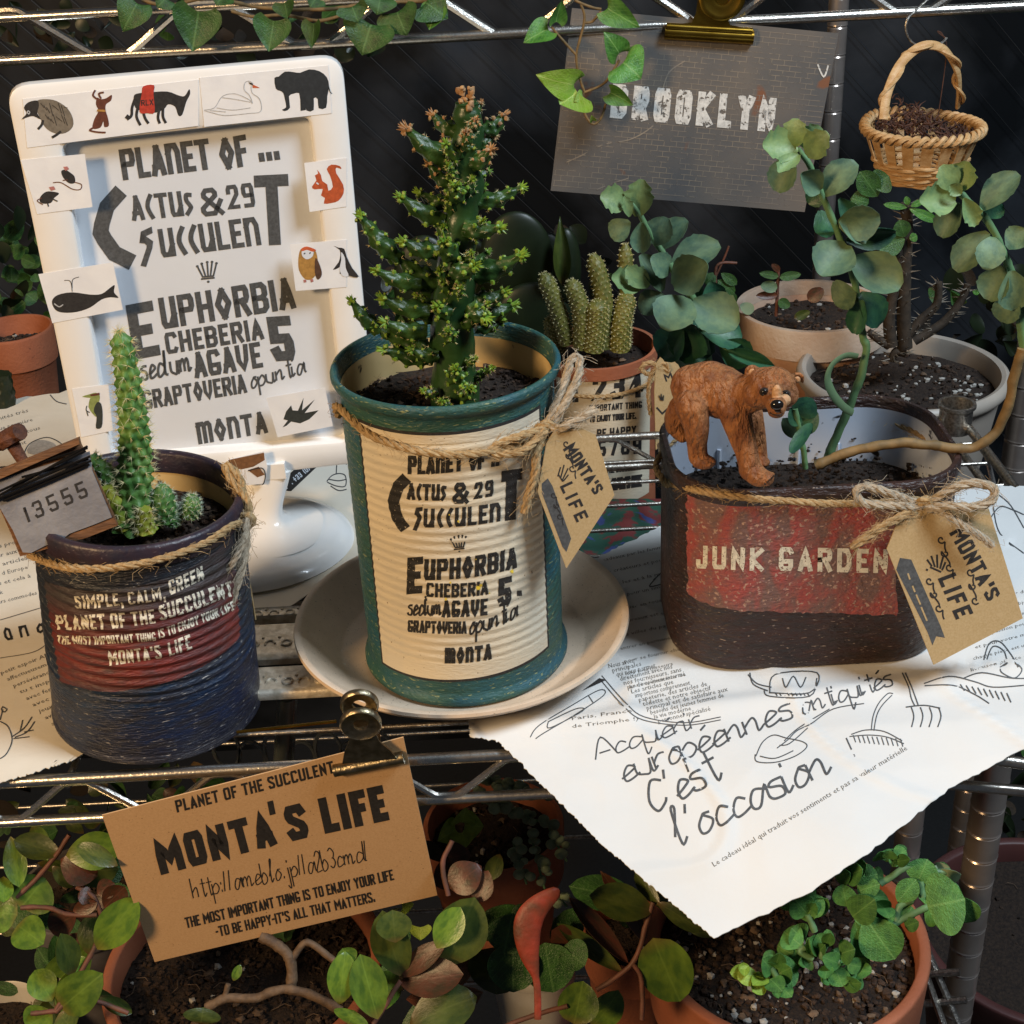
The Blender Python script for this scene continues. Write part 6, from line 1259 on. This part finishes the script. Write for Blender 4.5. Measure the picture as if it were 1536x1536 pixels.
# paper-wrapped can behind, numbered
ct = thing('tin_can', 'small reddish tin wrapped in cream paper numbered 1234 behind the rail', 'tin can', W(930, 790, Y=.235))
cc3 = W(905, 520, Y=.235); rc_ = .0288; Mc = Matrix.Translation((cc3.x, cc3.y, cc3.z - .105)) @ Matrix.Rotation(math.radians(-1.5), 4, 'Y'); SC3 = Cone(Mc, rc_ * .95, rc_, .105)
part('tin_body', MB().lathe([(0, 0), (rc_ * .95, 0), (rc_, .098), (rc_ * 1.06, .099), (rc_ * 1.07, .1055), (rc_ * 1.0, .1055), (rc_ * .98, .09)], 64, mtx=Mc, close=False), MATS['terracotta'], ct, sharp=50)
soil_part(ct, (0, 0), rc_ * .98, rc_ * .98, .096, Mc, 100)
zt4 = lambda x, y: (820 + x / 4.517, 480 + y / 4.517)
lq = [SC3.loc(*zt4(*p)) for p in ((60, 320), (700, 275), (690, 1165), (150, 1215))]
pl_ = patch(SC3, lq, 'label_cream', 'paper_label', ct, .0003, nu=24, nv=20)
for txt, a, b, h, tt in (('234', (305, 552), (655, 522), 185, .2), ('IMPORTANT THING', (290, 622), (645, 595), 45, .2), ('TO ENJOY YOUR LIFE.', (290, 695), (605, 670), 45, .2), ('BE HAPPY', (340, 800), (605, 775), 60, .2), ('6789', (340, 925), (645, 905), 110, .2), ('THE SUCCULENT', (405, 1040), (640, 1015), 42, .2), ("MONTA'S LIFE", (420, 1160), (640, 1130), 85, .22)):
    line(pl_, SC3, ink, txt, G, zt4(*a), zt4(*b), h / 4.517, t=tt, off=.0004, up=(.02, -1))
line(pl_, SC3, ink, '1', G, zt4(160, 560), zt4(230, 556), 180 / 4.517, t=.22, off=.0005)
bq = [SC3.m @ V(((rc_ + .0012) * math.cos(a), (rc_ + .0012) * math.sin(a), .0905)) for a in [k * .3 for k in range(21)]]
twine('twine_band', bq + [bq[0]], .0010, ct, .5)
twine('twine_bow', [W(*zt4(x, y), Y=.200) for x, y in ((760, 310), (690, 290), (640, 330), (700, 370), (760, 330), (830, 340), (800, 290), (760, 310))], .0012, ct)
twine('twine_tail', [W(*zt4(x, y), Y=.199) for x, y in ((745, 320), (700, 400), (690, 520), (705, 640))], .0011, ct, 1.5)
t5, S5 = kraft_tag('small tan tag tied to the 1234 tin, half hidden by the bear', [zt4(*p) for p in ((800, 210), (870, 260), (905, 330), (860, 620), (800, 830), (740, 880), (730, 480), (740, 300))], W(990, 600, Y=.197), (.3, -1, .1))
ln(t5, S5, 'M', zt4(805, 420), zt4(862, 400), 12, t=.2); ln(t5, S5, 'L', zt4(775, 650), zt4(830, 600), 14, t=.2)
draw(t5, S5, ink, [[zt4(760, 510), zt4(775, 545)], [zt4(775, 500), zt4(782, 545)], [zt4(792, 510), zt4(788, 548)]], 1.5, name='crown_print', off=.0004, sm=0)
fcx = thing('cactus', 'cluster of finger-like olive cacti with golden spines in the 1234 tin', 'cactus', cc3)
zq = lambda x, y, dy=0: W(760 + x / 2.954, y / 2.954, Y=.235 + dy); pq = depth(cc3) / F_PX / 2.954
for pts, rr2 in ((((270, 1520, -.006), (230, 1380, -.006), (160, 1210, -.004)), 34), (((330, 1540, -.010), (330, 1380, -.010), (280, 1240, -.008)), 36), (((430, 1540, -.008), (430, 1320, -.006), (380, 1125, -.002)), 36), (((520, 1540, .0), (530, 1300, 0), (525, 1080, .004)), 30), (((380, 1550, -.012), (400, 1420, -.012), (400, 1330, -.012)), 44), (((500, 1550, -.010), (510, 1420, -.010), (540, 1300, -.006)), 40), (((230, 1560, 0), (210, 1480, 0), (200, 1400, 0)), 34)):
    mb, tips = tubercle_col([zq(*p) for p in pts], lambda t: pq * rr2 * (1 if t < .85 else max(.35, 1 - ((t - .85) / .15) ** 2 * .65)), 20, 9, .10)
    f_ = part('cactus_finger', mb, MATS['finger_cactus'], fcx); part('spines', spines(tips, 5, .0011, .00012, 1.2), MATS['spine'], f_, kind='stuff')
# broad flat-padded cacti in the gloom behind
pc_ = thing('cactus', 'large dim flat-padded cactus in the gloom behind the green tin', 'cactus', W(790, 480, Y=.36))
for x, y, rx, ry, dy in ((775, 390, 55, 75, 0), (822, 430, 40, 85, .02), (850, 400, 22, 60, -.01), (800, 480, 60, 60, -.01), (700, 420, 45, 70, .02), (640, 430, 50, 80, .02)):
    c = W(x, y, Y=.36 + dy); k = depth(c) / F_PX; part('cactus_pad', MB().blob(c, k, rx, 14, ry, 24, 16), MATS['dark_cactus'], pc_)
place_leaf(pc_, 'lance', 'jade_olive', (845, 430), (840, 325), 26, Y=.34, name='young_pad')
# ------------------------------------------------------------------ thorny plant in the grey pot, seedlings in the pale pot
th = thing('thorny_plant', 'crown-of-thorns shrub with thorny grey stems in the grey-beige pot', 'plant', W(1350, 590, Y=.26))
zz9 = lambda x, y, dy=0: W(*z9(x, y), Y=.255 + dy)
TIPS = []
for pts, r in (([(760, 1540), (755, 1400), (760, 1200), (770, 1000), (760, 900)], .0042), ([(700, 1530), (690, 1400), (720, 1250), (740, 1100)], .0036), ([(760, 1500), (830, 1420), (900, 1350), (910, 1250)], .003), ([(800, 1510), (930, 1430), (1010, 1330), (1040, 1260)], .0028), ([(690, 1530), (640, 1500), (600, 1470)], .0028), ([(760, 1560), (720, 1560), (700, 1600)], .003)):
    P = smooth([zz9(*p) for p in pts], 8); part('thorny_stem', MB().tube(P, lambda t: r * (1 - .35 * t), 10), MATS['stem_dark'], th)
    for k in range(int(len(P) * 1.8)):
        p = random.choice(P); a = random.uniform(0, 6.28); TIPS.append((p + V((math.cos(a), math.sin(a), 0)) * r * .8, V((math.cos(a), math.sin(a), .2))))
part('thorns', spines(TIPS, 1, .0052, .00035, .35), MATS['fur_grey'], th, kind='stuff')
for b, e, w_, m in (((770, 920), (665, 905), 11, 'ivy'), ((780, 925), (905, 980), 15, 'ivy'), ((775, 910), (765, 870), 10, 'ivy'), ((785, 915), (840, 890), 10, 'ivy'), ((760, 1050), (735, 975), 26, 'ivy_dark'), ((760, 1060), (640, 1100), 38, 'ivy_dark'), ((780, 1060), (815, 1045), 14, 'ivy'), ((640, 870), (560, 760), 36, 'ivy_dark'), ((620, 830), (690, 780), 40, 'ivy_dark'), ((600, 900), (520, 880), 36, 'ivy_dark'), ((1060, 1290), (1090, 1300), 8, 'ivy')):
    place_leaf(th, 'oval', m, z9(*b), z9(*e), w_, Y=.25)
sd_ = thing('seedling', 'small seedling with a few round leaves in the pale-rimmed pot', 'seedling', W(1167, 480, Y=.33))
stem(sd_, [z9(190, 1400), z9(195, 1300), z9(200, 1190)], .0010, 'stem_pink', .32)
for b, e, w_, m in (((195, 1275), (120, 1265), 18, 'kalanchoe'), ((200, 1225), (115, 1210), 12, 'ivy_dark'), ((205, 1230), (300, 1215), 14, 'ivy_dark'), ((195, 1310), (100, 1310), 14, 'jade_red'), ((200, 1330), (250, 1360), 16, 'ivy_dark'), ((90, 1380), (30, 1350), 18, 'string_leaf'), ((205, 1200), (170, 1170), 10, 'jade_red'), ((330, 1330), (400, 1280), 22, 'jade_red'), ((270, 1410), (340, 1380), 14, 'jade_olive')):
    place_leaf(sd_, 'round', m, z9(*b), z9(*e), w_, Y=.318)
pk = thing('pink_sprout', 'thin red-stemmed sprout left of the pale-rimmed pot', 'plant', W(1080, 470, Y=.31)); stem(pk, [q(930, 1300), q(925, 1200), q(950, 1165), q(1020, 1165)], .0008, 'stem_pink', .31); stem(pk, [q(925, 1230), q(970, 1130), q(985, 1090)], .0006, 'stem_pink', .31)
for b, e, w_ in (((950, 1210), (1020, 1260), 16), ((935, 1240), (1010, 1300), 20), ((930, 1300), (960, 1360), 26), ((925, 1210), (880, 1260), 20), ((960, 1300), (1010, 1350), 24)): place_leaf(pk, 'oval', 'ivy_dark', q(*b), q(*e), w_, Y=.31)
# ------------------------------------------------------------------ ivy hanging over the upper rail
iv = thing('ivy_vine', 'ivy trailing down across the left of the BROOKLYN print', 'ivy', W(870, 20, Y=.335))
for pts in ([(330, 20), (345, 90), (310, 240), (320, 330), (345, 410)], [(345, 410), (430, 370), (480, 300), (500, 265)], [(340, 410), (335, 470), (360, 530), (390, 550), (420, 520), (440, 460)], [(200, 120), (250, 180), (310, 245)], [(345, 100), (380, 95), (420, 50)], [(300, 0), (370, 30), (420, 40)]): stem(iv, [q(*p) for p in pts], .0007, 'stem_woody', .335)
for b, e, w_, m, tl_ in (((205, 120), (75, 190), 36, 'ivy', 30), ((215, 115), (245, 0), 24, 'ivy', 35), ((325, 395), (235, 462), 74, 'ivy_light', 20), ((330, 380), (130, 330), 46, 'ivy_light', -20), ((500, 265), (595, 350), 66, 'ivy', -15), ((510, 255), (430, 140), 38, 'ivy', 15), ((420, 20), (590, 120), 40, 'ivy', 10), ((345, 425), (300, 450), 22, 'ivy_light', 0), ((440, 400), (560, 465), 28, 'ivy', 20), ((385, 540), (375, 510), 10, 'ivy_light', 0)):
    place_leaf(iv, 'heart', m, q(*b), q(*e), w_, Y=.333, tilt=tl_, dt=-.004)
i2 = thing('ivy_vine', 'darker ivy tangled in the upper shelf rails above the white frame', 'ivy', W(420, 10, Y=.35))
zi = lambda x, y: (x / 1.786, y / 1.786)
stem(i2, [zi(*p) for p in ((380, 0), (450, 15), (560, -5), (700, 20), (860, 25), (1000, 10), (1190, 0))], .0010, 'stem_woody', .35)
stem(i2, [zi(*p) for p in ((620, 30), (680, 45), (760, 40), (860, 55), (940, 30))], .0009, 'stem_woody', .35)
for b, e, w_, m, tl_ in (((375, -5), (330, 85), 40, 'ivy_dark', 10), ((535, 10), (515, 138), 56, 'ivy_dark', 5), ((735, 40), (720, 138), 44, 'ivy_dark', 10), ((840, 50), (835, 130), 22, 'ivy_dark', 40), ((1000, 50), (970, 148), 60, 'ivy_dark', 15), ((1130, 0), (1200, 50), 46, 'ivy_dark', -10), ((1060, 20), (1090, 95), 50, 'ivy_dark', 20), ((940, 10), (960, 60), 40, 'ivy_dark', 0), ((1020, -10), (1010, 40), 40, 'ivy_dark', 0), ((1170, 10), (1150, 80), 30, 'ivy', 20), ((760, 0), (770, 50), 26, 'ivy_dark', 30), ((450, -10), (420, 20), 30, 'ivy_dark', 0), ((600, -15), (580, 15), 30, 'ivy_dark', 20), ((850, -10), (830, 20), 26, 'ivy_dark', 0)):
    place_leaf(i2, 'heart', m, zi(*b), zi(*e), w_ * 1.25, Y=.342, tilt=tl_, dt=-.004)
# ------------------------------------------------------------------ plants below the shelf
def plant(label, name, cat, base, d, stems, leaves, kind='oval', sm='stem_pink', r=.0009):
    t = thing(name, label, cat, W(*base, d=d))
    for s in stems: stem(t, s[0] if isinstance(s[0], list) else s, r, sm, d=d)
    rp = random.Random(len(leaves)); felt = leaves[0][3] == 'plectranthus'
    leaves = [(L_[0], L_[1], L_[2] * (1.4 if felt else 1.3), 'jade' if L_[3] == 'ivy' else L_[3]) + tuple(L_[4:]) for L_ in leaves]
    if len(leaves) > 12:
        for L_ in list(leaves):
            for _ in range(2):
                if rp.random() < .55:
                    sx, sy = rp.uniform(-34, 34) * (.5 if felt else 1), rp.uniform(-30, 30) * (.5 if felt else 1); ex, ey = rp.uniform(-26, 26), rp.uniform(-26, 26)
                    leaves.append(((L_[0][0] + sx, L_[0][1] + sy), (L_[1][0] + sx + ex * (.4 if felt else 1), L_[1][1] + sy + ey * (.4 if felt else 1)), L_[2] * rp.uniform(.7, 1), L_[3] if felt or rp.random() < .5 else rp.choice(['jade_olive', 'ivy_dark', 'jade_red']), L_[4] if len(L_) > 4 else kind, rp.uniform(-40, 40), .004 if felt else rp.uniform(.02, .05)))
    for L_ in leaves: place_leaf(t, L_[4] if len(L_) > 4 else kind, L_[3], L_[0], L_[1], L_[2], d=d + (L_[6] if len(L_) > 6 else 0), tilt=L_[5] if len(L_) > 5 else random.uniform(-20, 20), dt=random.uniform(-.01, .006))
    return t
a_ = lambda x, y: (x / 3.84, 1200 + y / 3.84)
plant('glossy green succulent with red stems at the lower left', 'jade_plant', 'succulent', (100, 1530), .515,
 [[a_(400, 200), a_(330, 310), a_(230, 430), a_(100, 560)], [a_(590, 680), a_(540, 560), a_(440, 500)], [a_(320, 1210), a_(520, 900), a_(600, 680)], [a_(320, 1220), a_(420, 1150), a_(560, 1160), a_(740, 1230)], [a_(120, 620), a_(280, 620), a_(400, 660), a_(560, 660)], [a_(180, 1230), a_(320, 1215)]],
 [(a_(350, 310), a_(80, 230), 30, 'jade_olive'), (a_(60, 210), a_(110, 500), 26, 'jade'), (a_(380, 320), a_(700, 260), 44, 'jade'), (a_(350, 340), a_(560, 440), 40, 'jade_red'), (a_(120, 620), a_(260, 450), 56, 'jade', 'round'), (a_(100, 660), a_(-40, 650), 44, 'jade', 'round'), (a_(20, 440), a_(20, 590), 22, 'jade'),
  (a_(100, 720), a_(250, 830), 40, 'ivy', 'round'), (a_(560, 860), a_(790, 560), 44, 'jade'), (a_(420, 1010), a_(350, 770), 28, 'jade_olive'), (a_(300, 1160), a_(200, 980), 34, 'ivy', 'oval'), (a_(330, 1210), a_(480, 970), 32, 'jade'), (a_(350, 1200), a_(590, 1000), 48, 'ivy', 'round'), (a_(320, 1200), a_(330, 1020), 22, 'jade_olive'),
  (a_(300, 1220), a_(150, 1310), 40, 'jade'), (a_(340, 1230), a_(420, 1330), 40, 'jade_olive'), (a_(570, 1130), a_(760, 1230), 18, 'jade_olive'), (a_(530, 570), a_(450, 540), 20, 'jade_red'), (a_(560, 540), a_(660, 480), 24, 'jade_red'), (a_(440, 660), a_(280, 740), 34, 'jade_red'), (a_(420, 640), a_(560, 590), 18, 'jade_red'), (a_(600, 620), a_(720, 500), 30, 'jade_red'), (a_(470, 1000), a_(450, 900), 20, 'jade'), (a_(300, 380), a_(430, 500), 18, 'jade_olive')])
b_ = lambda x, y: (580 + x / 2.954, 1150 + y / 2.954)
plant('olive-leaved succulent with red-edged leaves under the kraft card', 'succulent', 'succulent', (610, 1530), .50,
 [[b_(60, 950), b_(0, 1050), b_(-60, 1140)], [b_(1180, 600), b_(1150, 700), b_(1090, 870), b_(930, 990)], [b_(1090, 870), b_(1130, 950), b_(1130, 1120)], [b_(800, 1060), b_(660, 1100), b_(500, 1160)], [b_(270, 570), b_(250, 430), b_(290, 330)]],
 [(b_(70, 930), b_(-20, 640), 44, 'jade_olive'), (b_(260, 880), b_(390, 580), 62, 'jade_olive', 'oval', 5), (b_(60, 960), b_(340, 920), 44, 'jade_red'), (b_(60, 930), b_(260, 780), 26, 'jade_red'), (b_(-40, 1090), b_(30, 900), 36, 'jade'), (b_(100, 1150), b_(400, 1020), 54, 'jade_olive'), (b_(440, 640), b_(600, 720), 44, 'ivy_dark', 'oval', 10, .03),
  (b_(560, 780), b_(560, 1000), 60, 'ivy_dark', 'round', 0, .02), (b_(700, 780), b_(740, 1000), 60, 'ivy_dark', 'round', 0, .02), (b_(740, 680), b_(860, 760), 50, 'ivy_dark', 'round', 0, .03), (b_(780, 800), b_(880, 880), 40, 'ivy_dark', 'round', 0, .02), (b_(1180, 640), b_(900, 570), 42, 'jade_olive'), (b_(1070, 870), b_(810, 580), 22, 'jade_red'),
  (b_(1180, 760), b_(1300, 1040), 62, 'jade', 'round', 5), (b_(830, 1140), b_(870, 950), 48, 'jade', 'round', 5), (b_(1210, 620), b_(1100, 470), 18, 'jade_olive'), (b_(1200, 600), b_(1400, 730), 22, 'jade_olive'), (b_(560, 650), b_(520, 830), 50, 'ivy_dark', 'oval', 10, .02), (b_(420, 440), b_(280, 540), 40, 'jade_red'), (b_(450, 460), b_(400, 600), 28, 'jade_red')])
sr = thing('red_leaf', 'single curled scarlet leaf standing up low in the centre', 'leaf', W(790, 1520, d=.475))
P = [W(*b_(x, y), d=.475) for x, y in ((670, 1120), (665, 960), (630, 820), (625, 700), (670, 620), (765, 545))]; S_ = smooth(P, 6)
part('leaf_blade', MB().tube(S_, lambda t: .0012 + .0036 * max(0, math.sin(min(1, max(0, (t - .25) / .75)) * 3.14)) ** .8 if t < .97 else .0006, 12, flat=.35, upv=V((0, -1, .3))), MATS['leaf_scarlet'], sr)
plant('yellow-green ivy leaf in the dark under the green tin', 'ivy_vine', 'ivy', (690, 1260), .56, [[b_(310, 380), b_(270, 290)]], [(b_(330, 260), b_(430, 265), 34, 'leaf_lime', 'heart'), (b_(330, 260), b_(350, 180), 26, 'leaf_lime', 'heart'), (b_(320, 270), b_(225, 330), 30, 'leaf_lime', 'heart'), (b_(330, 280), b_(350, 360), 30, 'leaf_lime', 'heart'), (b_(150, 700), b_(150, 770), 26, 'leaf_lime', 'heart'), (b_(60, 620), b_(120, 610), 20, 'leaf_lime', 'heart'), (b_(1030, 690), b_(1120, 690), 14, 'ivy', 'oval')])
st_ = thing('trailing_succulent', 'tiny pale round-leaved trailing plant spilling beside the orange-brown pot', 'succulent', W(800, 1290, d=.57)); mbs = []
for x0, y0, x1, y1, n_ in ((560, 330, 620, 520, 12), (640, 300, 700, 540, 12), (720, 270, 800, 420, 8), (430, 60, 760, 140, 26), (400, 120, 600, 200, 20), (760, 560, 800, 620, 5), (480, 180, 760, 260, 14)):
    stem(st_, [b_(x0, y0), b_((x0 + x1) / 2, (y0 + y1) / 2 + 8), b_(x1, y1)], .0005, 'stem_green', d=.575)
    for k in range(n_):
        t = k / n_; x = x0 + (x1 - x0) * t + random.uniform(-34, 34); y = y0 + (y1 - y0) * t + random.uniform(-18, 18); c = W(*b_(x, y), d=.57 + random.uniform(-.006, .006))
        part('bead_leaf', MB().blob(c, random.uniform(.0016, .0029), 1, .6, 1, 10, 6), MATS['string_leaf'], st_)
c_ = lambda x, y: (960 + x / 2.667, 1150 + y / 2.667)
pn = plant('fresh green felt-leaved shoots in the big pot of black soil', 'herb_plant', 'plant', (1250, 1450), .455,
 [[c_(1000, 640), c_(1090, 590), c_(1150, 560)], [c_(960, 470), c_(1050, 410), c_(1100, 390)], [c_(1110, 390), c_(1180, 420), c_(1240, 420)], [c_(670, 590), c_(700, 660)], [c_(690, 770), c_(640, 740), c_(660, 720)], [c_(760, 680), c_(730, 760), c_(800, 780)], [c_(560, 860), c_(520, 800)], [c_(1020, 630), c_(1040, 560), c_(1090, 530)], [c_(1130, 520), c_(1120, 460)]],
 [(c_(820, 440), c_(890, 410), 26, 'plectranthus', 'round'), (c_(900, 440), c_(950, 430), 26, 'plectranthus', 'round'), (c_(870, 500), c_(960, 470), 24, 'plectranthus', 'round'), (c_(830, 560), c_(810, 470), 26, 'plectranthus', 'round'), (c_(850, 600), c_(940, 530), 34, 'plectranthus', 'round'), (c_(940, 540), c_(990, 580), 22, 'plectranthus', 'round'), (c_(900, 600), c_(1020, 770), 48, 'plectranthus', 'oval', 10), (c_(860, 620), c_(890, 760), 18, 'plectranthus'),
  (c_(1150, 560), c_(1300, 530), 66, 'plectranthus', 'round', 5, -.01), (c_(1270, 520), c_(1340, 620), 30, 'plectranthus', 'oval', 30, -.008), (c_(1110, 460), c_(1150, 370), 34, 'plectranthus', 'round'), (c_(1150, 440), c_(1240, 420), 18, 'string_leaf', 'round'), (c_(1030, 540), c_(1105, 450), 24, 'plectranthus'), (c_(1050, 620), c_(1090, 560), 16, 'plectranthus', 'round'), (c_(1060, 640), c_(1115, 620), 16, 'plectranthus', 'round'), (c_(980, 590), c_(1020, 610), 18, 'plectranthus', 'round'),
  (c_(1000, 370), c_(1000, 335), 16, 'plectranthus', 'round'), (c_(1020, 360), c_(1065, 335), 18, 'plectranthus', 'round'), (c_(1030, 380), c_(1080, 370), 14, 'plectranthus', 'round'), (c_(1010, 400), c_(1020, 360), 12, 'plectranthus', 'round'), (c_(670, 590), c_(610, 520), 30, 'plectranthus', 'round'), (c_(670, 590), c_(730, 520), 24, 'plectranthus', 'round'), (c_(640, 510), c_(700, 480), 22, 'plectranthus', 'round'), (c_(650, 720), c_(575, 660), 30, 'plectranthus', 'oval'), (c_(650, 770), c_(690, 710), 14, 'plectranthus'),
  (c_(690, 780), c_(660, 800), 14, 'plectranthus'), (c_(740, 720), c_(710, 670), 20, 'plectranthus'), (c_(740, 720), c_(765, 665), 14, 'plectranthus'), (c_(800, 790), c_(730, 760), 20, 'plectranthus', 'round'), (c_(780, 800), c_(810, 880), 24, 'plectranthus', 'oval'), (c_(750, 790), c_(740, 850), 16, 'plectranthus'), (c_(800, 750), c_(860, 730), 26, 'plectranthus', 'round'), (c_(830, 790), c_(885, 800), 18, 'plectranthus', 'round'), (c_(830, 860), c_(890, 850), 22, 'plectranthus', 'round'),
  (c_(530, 820), c_(490, 770), 22, 'plectranthus', 'round'), (c_(540, 810), c_(560, 745), 18, 'plectranthus', 'round'), (c_(550, 830), c_(630, 800), 34, 'plectranthus', 'round'), (c_(520, 850), c_(570, 900), 22, 'plectranthus', 'round'), (c_(560, 860), c_(600, 920), 16, 'plectranthus'), (c_(500, 850), c_(450, 900), 20, 'leaf_lime'), (c_(470, 830), c_(390, 850), 22, 'leaf_lime'), (c_(500, 800), c_(540, 760), 18, 'plectranthus', 'round'), (c_(430, 800), c_(420, 850), 14, 'leaf_lime')], sm='stem_green', r=.0011)
for x, y in ((560, 880), (520, 860), (580, 830)): pass
tw_ = thing('bare_twig', 'bare brown twig and one sprout in the pot under the kraft card', 'twig', W(300, 1480, d=.52))
d_ = lambda x, y: (x / 2.259, 980 + y / 2.259)
stem(tw_, [d_(700, 1200), d_(770, 1170), d_(860, 1170), d_(960, 1140), d_(1060, 1160), d_(1160, 1210)], .0017, 'twig', d=.51); stem(tw_, [d_(985, 1140), d_(985, 1040), d_(940, 990), d_(880, 960)], .0020, 'twig', d=.52); stem(tw_, [d_(760, 1170), d_(775, 1120)], .001, 'twig', d=.51)
stem(tw_, [d_(990, 1040), d_(1040, 980), d_(1130, 1040)], .0013, 'twig', d=.52)
place_leaf(tw_, 'oval', 'jade', d_(790, 1110), d_(815, 1055), 14, d=.51)
for b, e, w_, m in (((680, 1256), (690, 1200), 56, 'jade_olive'), ((1190, 1060), (1160, 1000), 34, 'jade'), ((1280, 1240), (1220, 1020), 56, 'jade'), ((1340, 980), (1330, 870), 54, 'jade_olive'), ((1150, 1190), (1170, 1010), 46, 'jade'), ((1180, 1256), (1200, 1210), 56, 'jade'), ((400, 720), (260, 650), 30, 'jade_olive'), ((1480, 1000), (1560, 860), 46, 'jade')):
    place_leaf(tw_, 'oval', m, d_(*b), d_(*e), w_, d=.49)
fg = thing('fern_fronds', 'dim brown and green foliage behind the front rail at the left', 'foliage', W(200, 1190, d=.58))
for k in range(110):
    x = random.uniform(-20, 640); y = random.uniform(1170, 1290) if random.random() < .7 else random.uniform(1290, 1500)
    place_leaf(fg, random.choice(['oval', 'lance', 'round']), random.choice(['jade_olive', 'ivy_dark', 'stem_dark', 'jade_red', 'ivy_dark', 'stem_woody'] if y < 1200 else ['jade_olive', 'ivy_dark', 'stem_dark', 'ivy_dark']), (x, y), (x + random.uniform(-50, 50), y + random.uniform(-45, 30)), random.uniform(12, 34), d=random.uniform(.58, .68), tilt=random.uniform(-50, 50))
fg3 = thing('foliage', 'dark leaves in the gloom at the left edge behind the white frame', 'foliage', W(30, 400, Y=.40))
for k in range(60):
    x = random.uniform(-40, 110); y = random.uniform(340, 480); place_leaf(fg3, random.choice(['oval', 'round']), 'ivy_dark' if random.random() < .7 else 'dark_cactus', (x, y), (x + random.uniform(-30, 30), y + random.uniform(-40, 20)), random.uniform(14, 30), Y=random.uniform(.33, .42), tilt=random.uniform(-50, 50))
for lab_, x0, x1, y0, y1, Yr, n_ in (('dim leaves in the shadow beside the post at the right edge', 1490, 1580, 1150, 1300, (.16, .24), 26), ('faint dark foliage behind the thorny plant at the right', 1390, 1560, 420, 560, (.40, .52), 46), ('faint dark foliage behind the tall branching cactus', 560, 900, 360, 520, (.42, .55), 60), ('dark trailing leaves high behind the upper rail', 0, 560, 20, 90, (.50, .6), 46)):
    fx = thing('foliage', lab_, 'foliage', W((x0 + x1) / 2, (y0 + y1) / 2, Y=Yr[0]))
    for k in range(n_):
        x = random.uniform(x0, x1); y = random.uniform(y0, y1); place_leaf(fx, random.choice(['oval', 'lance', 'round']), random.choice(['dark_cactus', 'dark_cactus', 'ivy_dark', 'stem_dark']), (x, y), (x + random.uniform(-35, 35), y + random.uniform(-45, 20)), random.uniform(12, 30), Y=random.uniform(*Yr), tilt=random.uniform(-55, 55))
fg4 = thing('foliage', 'small dark cactus tips at the far left beside the terracotta pot', 'foliage', W(5, 590, Y=.27)); mb, tips = tubercle_col([W(4, 640, Y=.26), W(6, 600, Y=.26), W(3, 560, Y=.26)], lambda t: .007 * (1 - .4 * t), 6, 7, .2); part('cactus_body', mb, MATS['dark_cactus'], fg4)
# glass vial and green jar hanging behind the front rail, red flowered cloth, brown sleeve
gj = thing('glass_vial', 'clear glass tube with green inside hanging under the metal bars', 'glass tube', W(430, 1100, Y=.01))
A = W(432, 1035, Y=.0); B_ = W(425, 1150, Y=.0)
part('glass_tube', MB().tube([A, A.lerp(B_, .5), B_], .0082, 24, flat=.5), MATS['jar_glass'], gj); part('green_filling', MB().tube([A.lerp(B_, .55) + V((0, .001, 0)), B_ + V((0, .001, 0))], .0076, 20, flat=.4), MATS['jar_green'], gj)
for k in range(7):
    c = W(340 + k * 38, 1125 + (k % 2) * 14, Y=.03); part('glass_ring', MB().tube([c + V((.0055 * math.cos(a), 0, .0095 * math.sin(a))) for a in [i * .3 for i in range(21)]], .0009, 6, closed=True), MATS['jar_glass'], gj)
cl = thing('flowered_cloth', 'strip of red and green flowered cloth in the gap behind the saucer', 'cloth', W(930, 800, Y=.12)); part('cloth_fold', MB().grid([[W(870 + i * 16, 800 + j * 26, Z=-.03 - .002 * math.sin(i)) for i in range(12)] for j in range(-2, 3)], .0006), MATS['cloth'], cl)
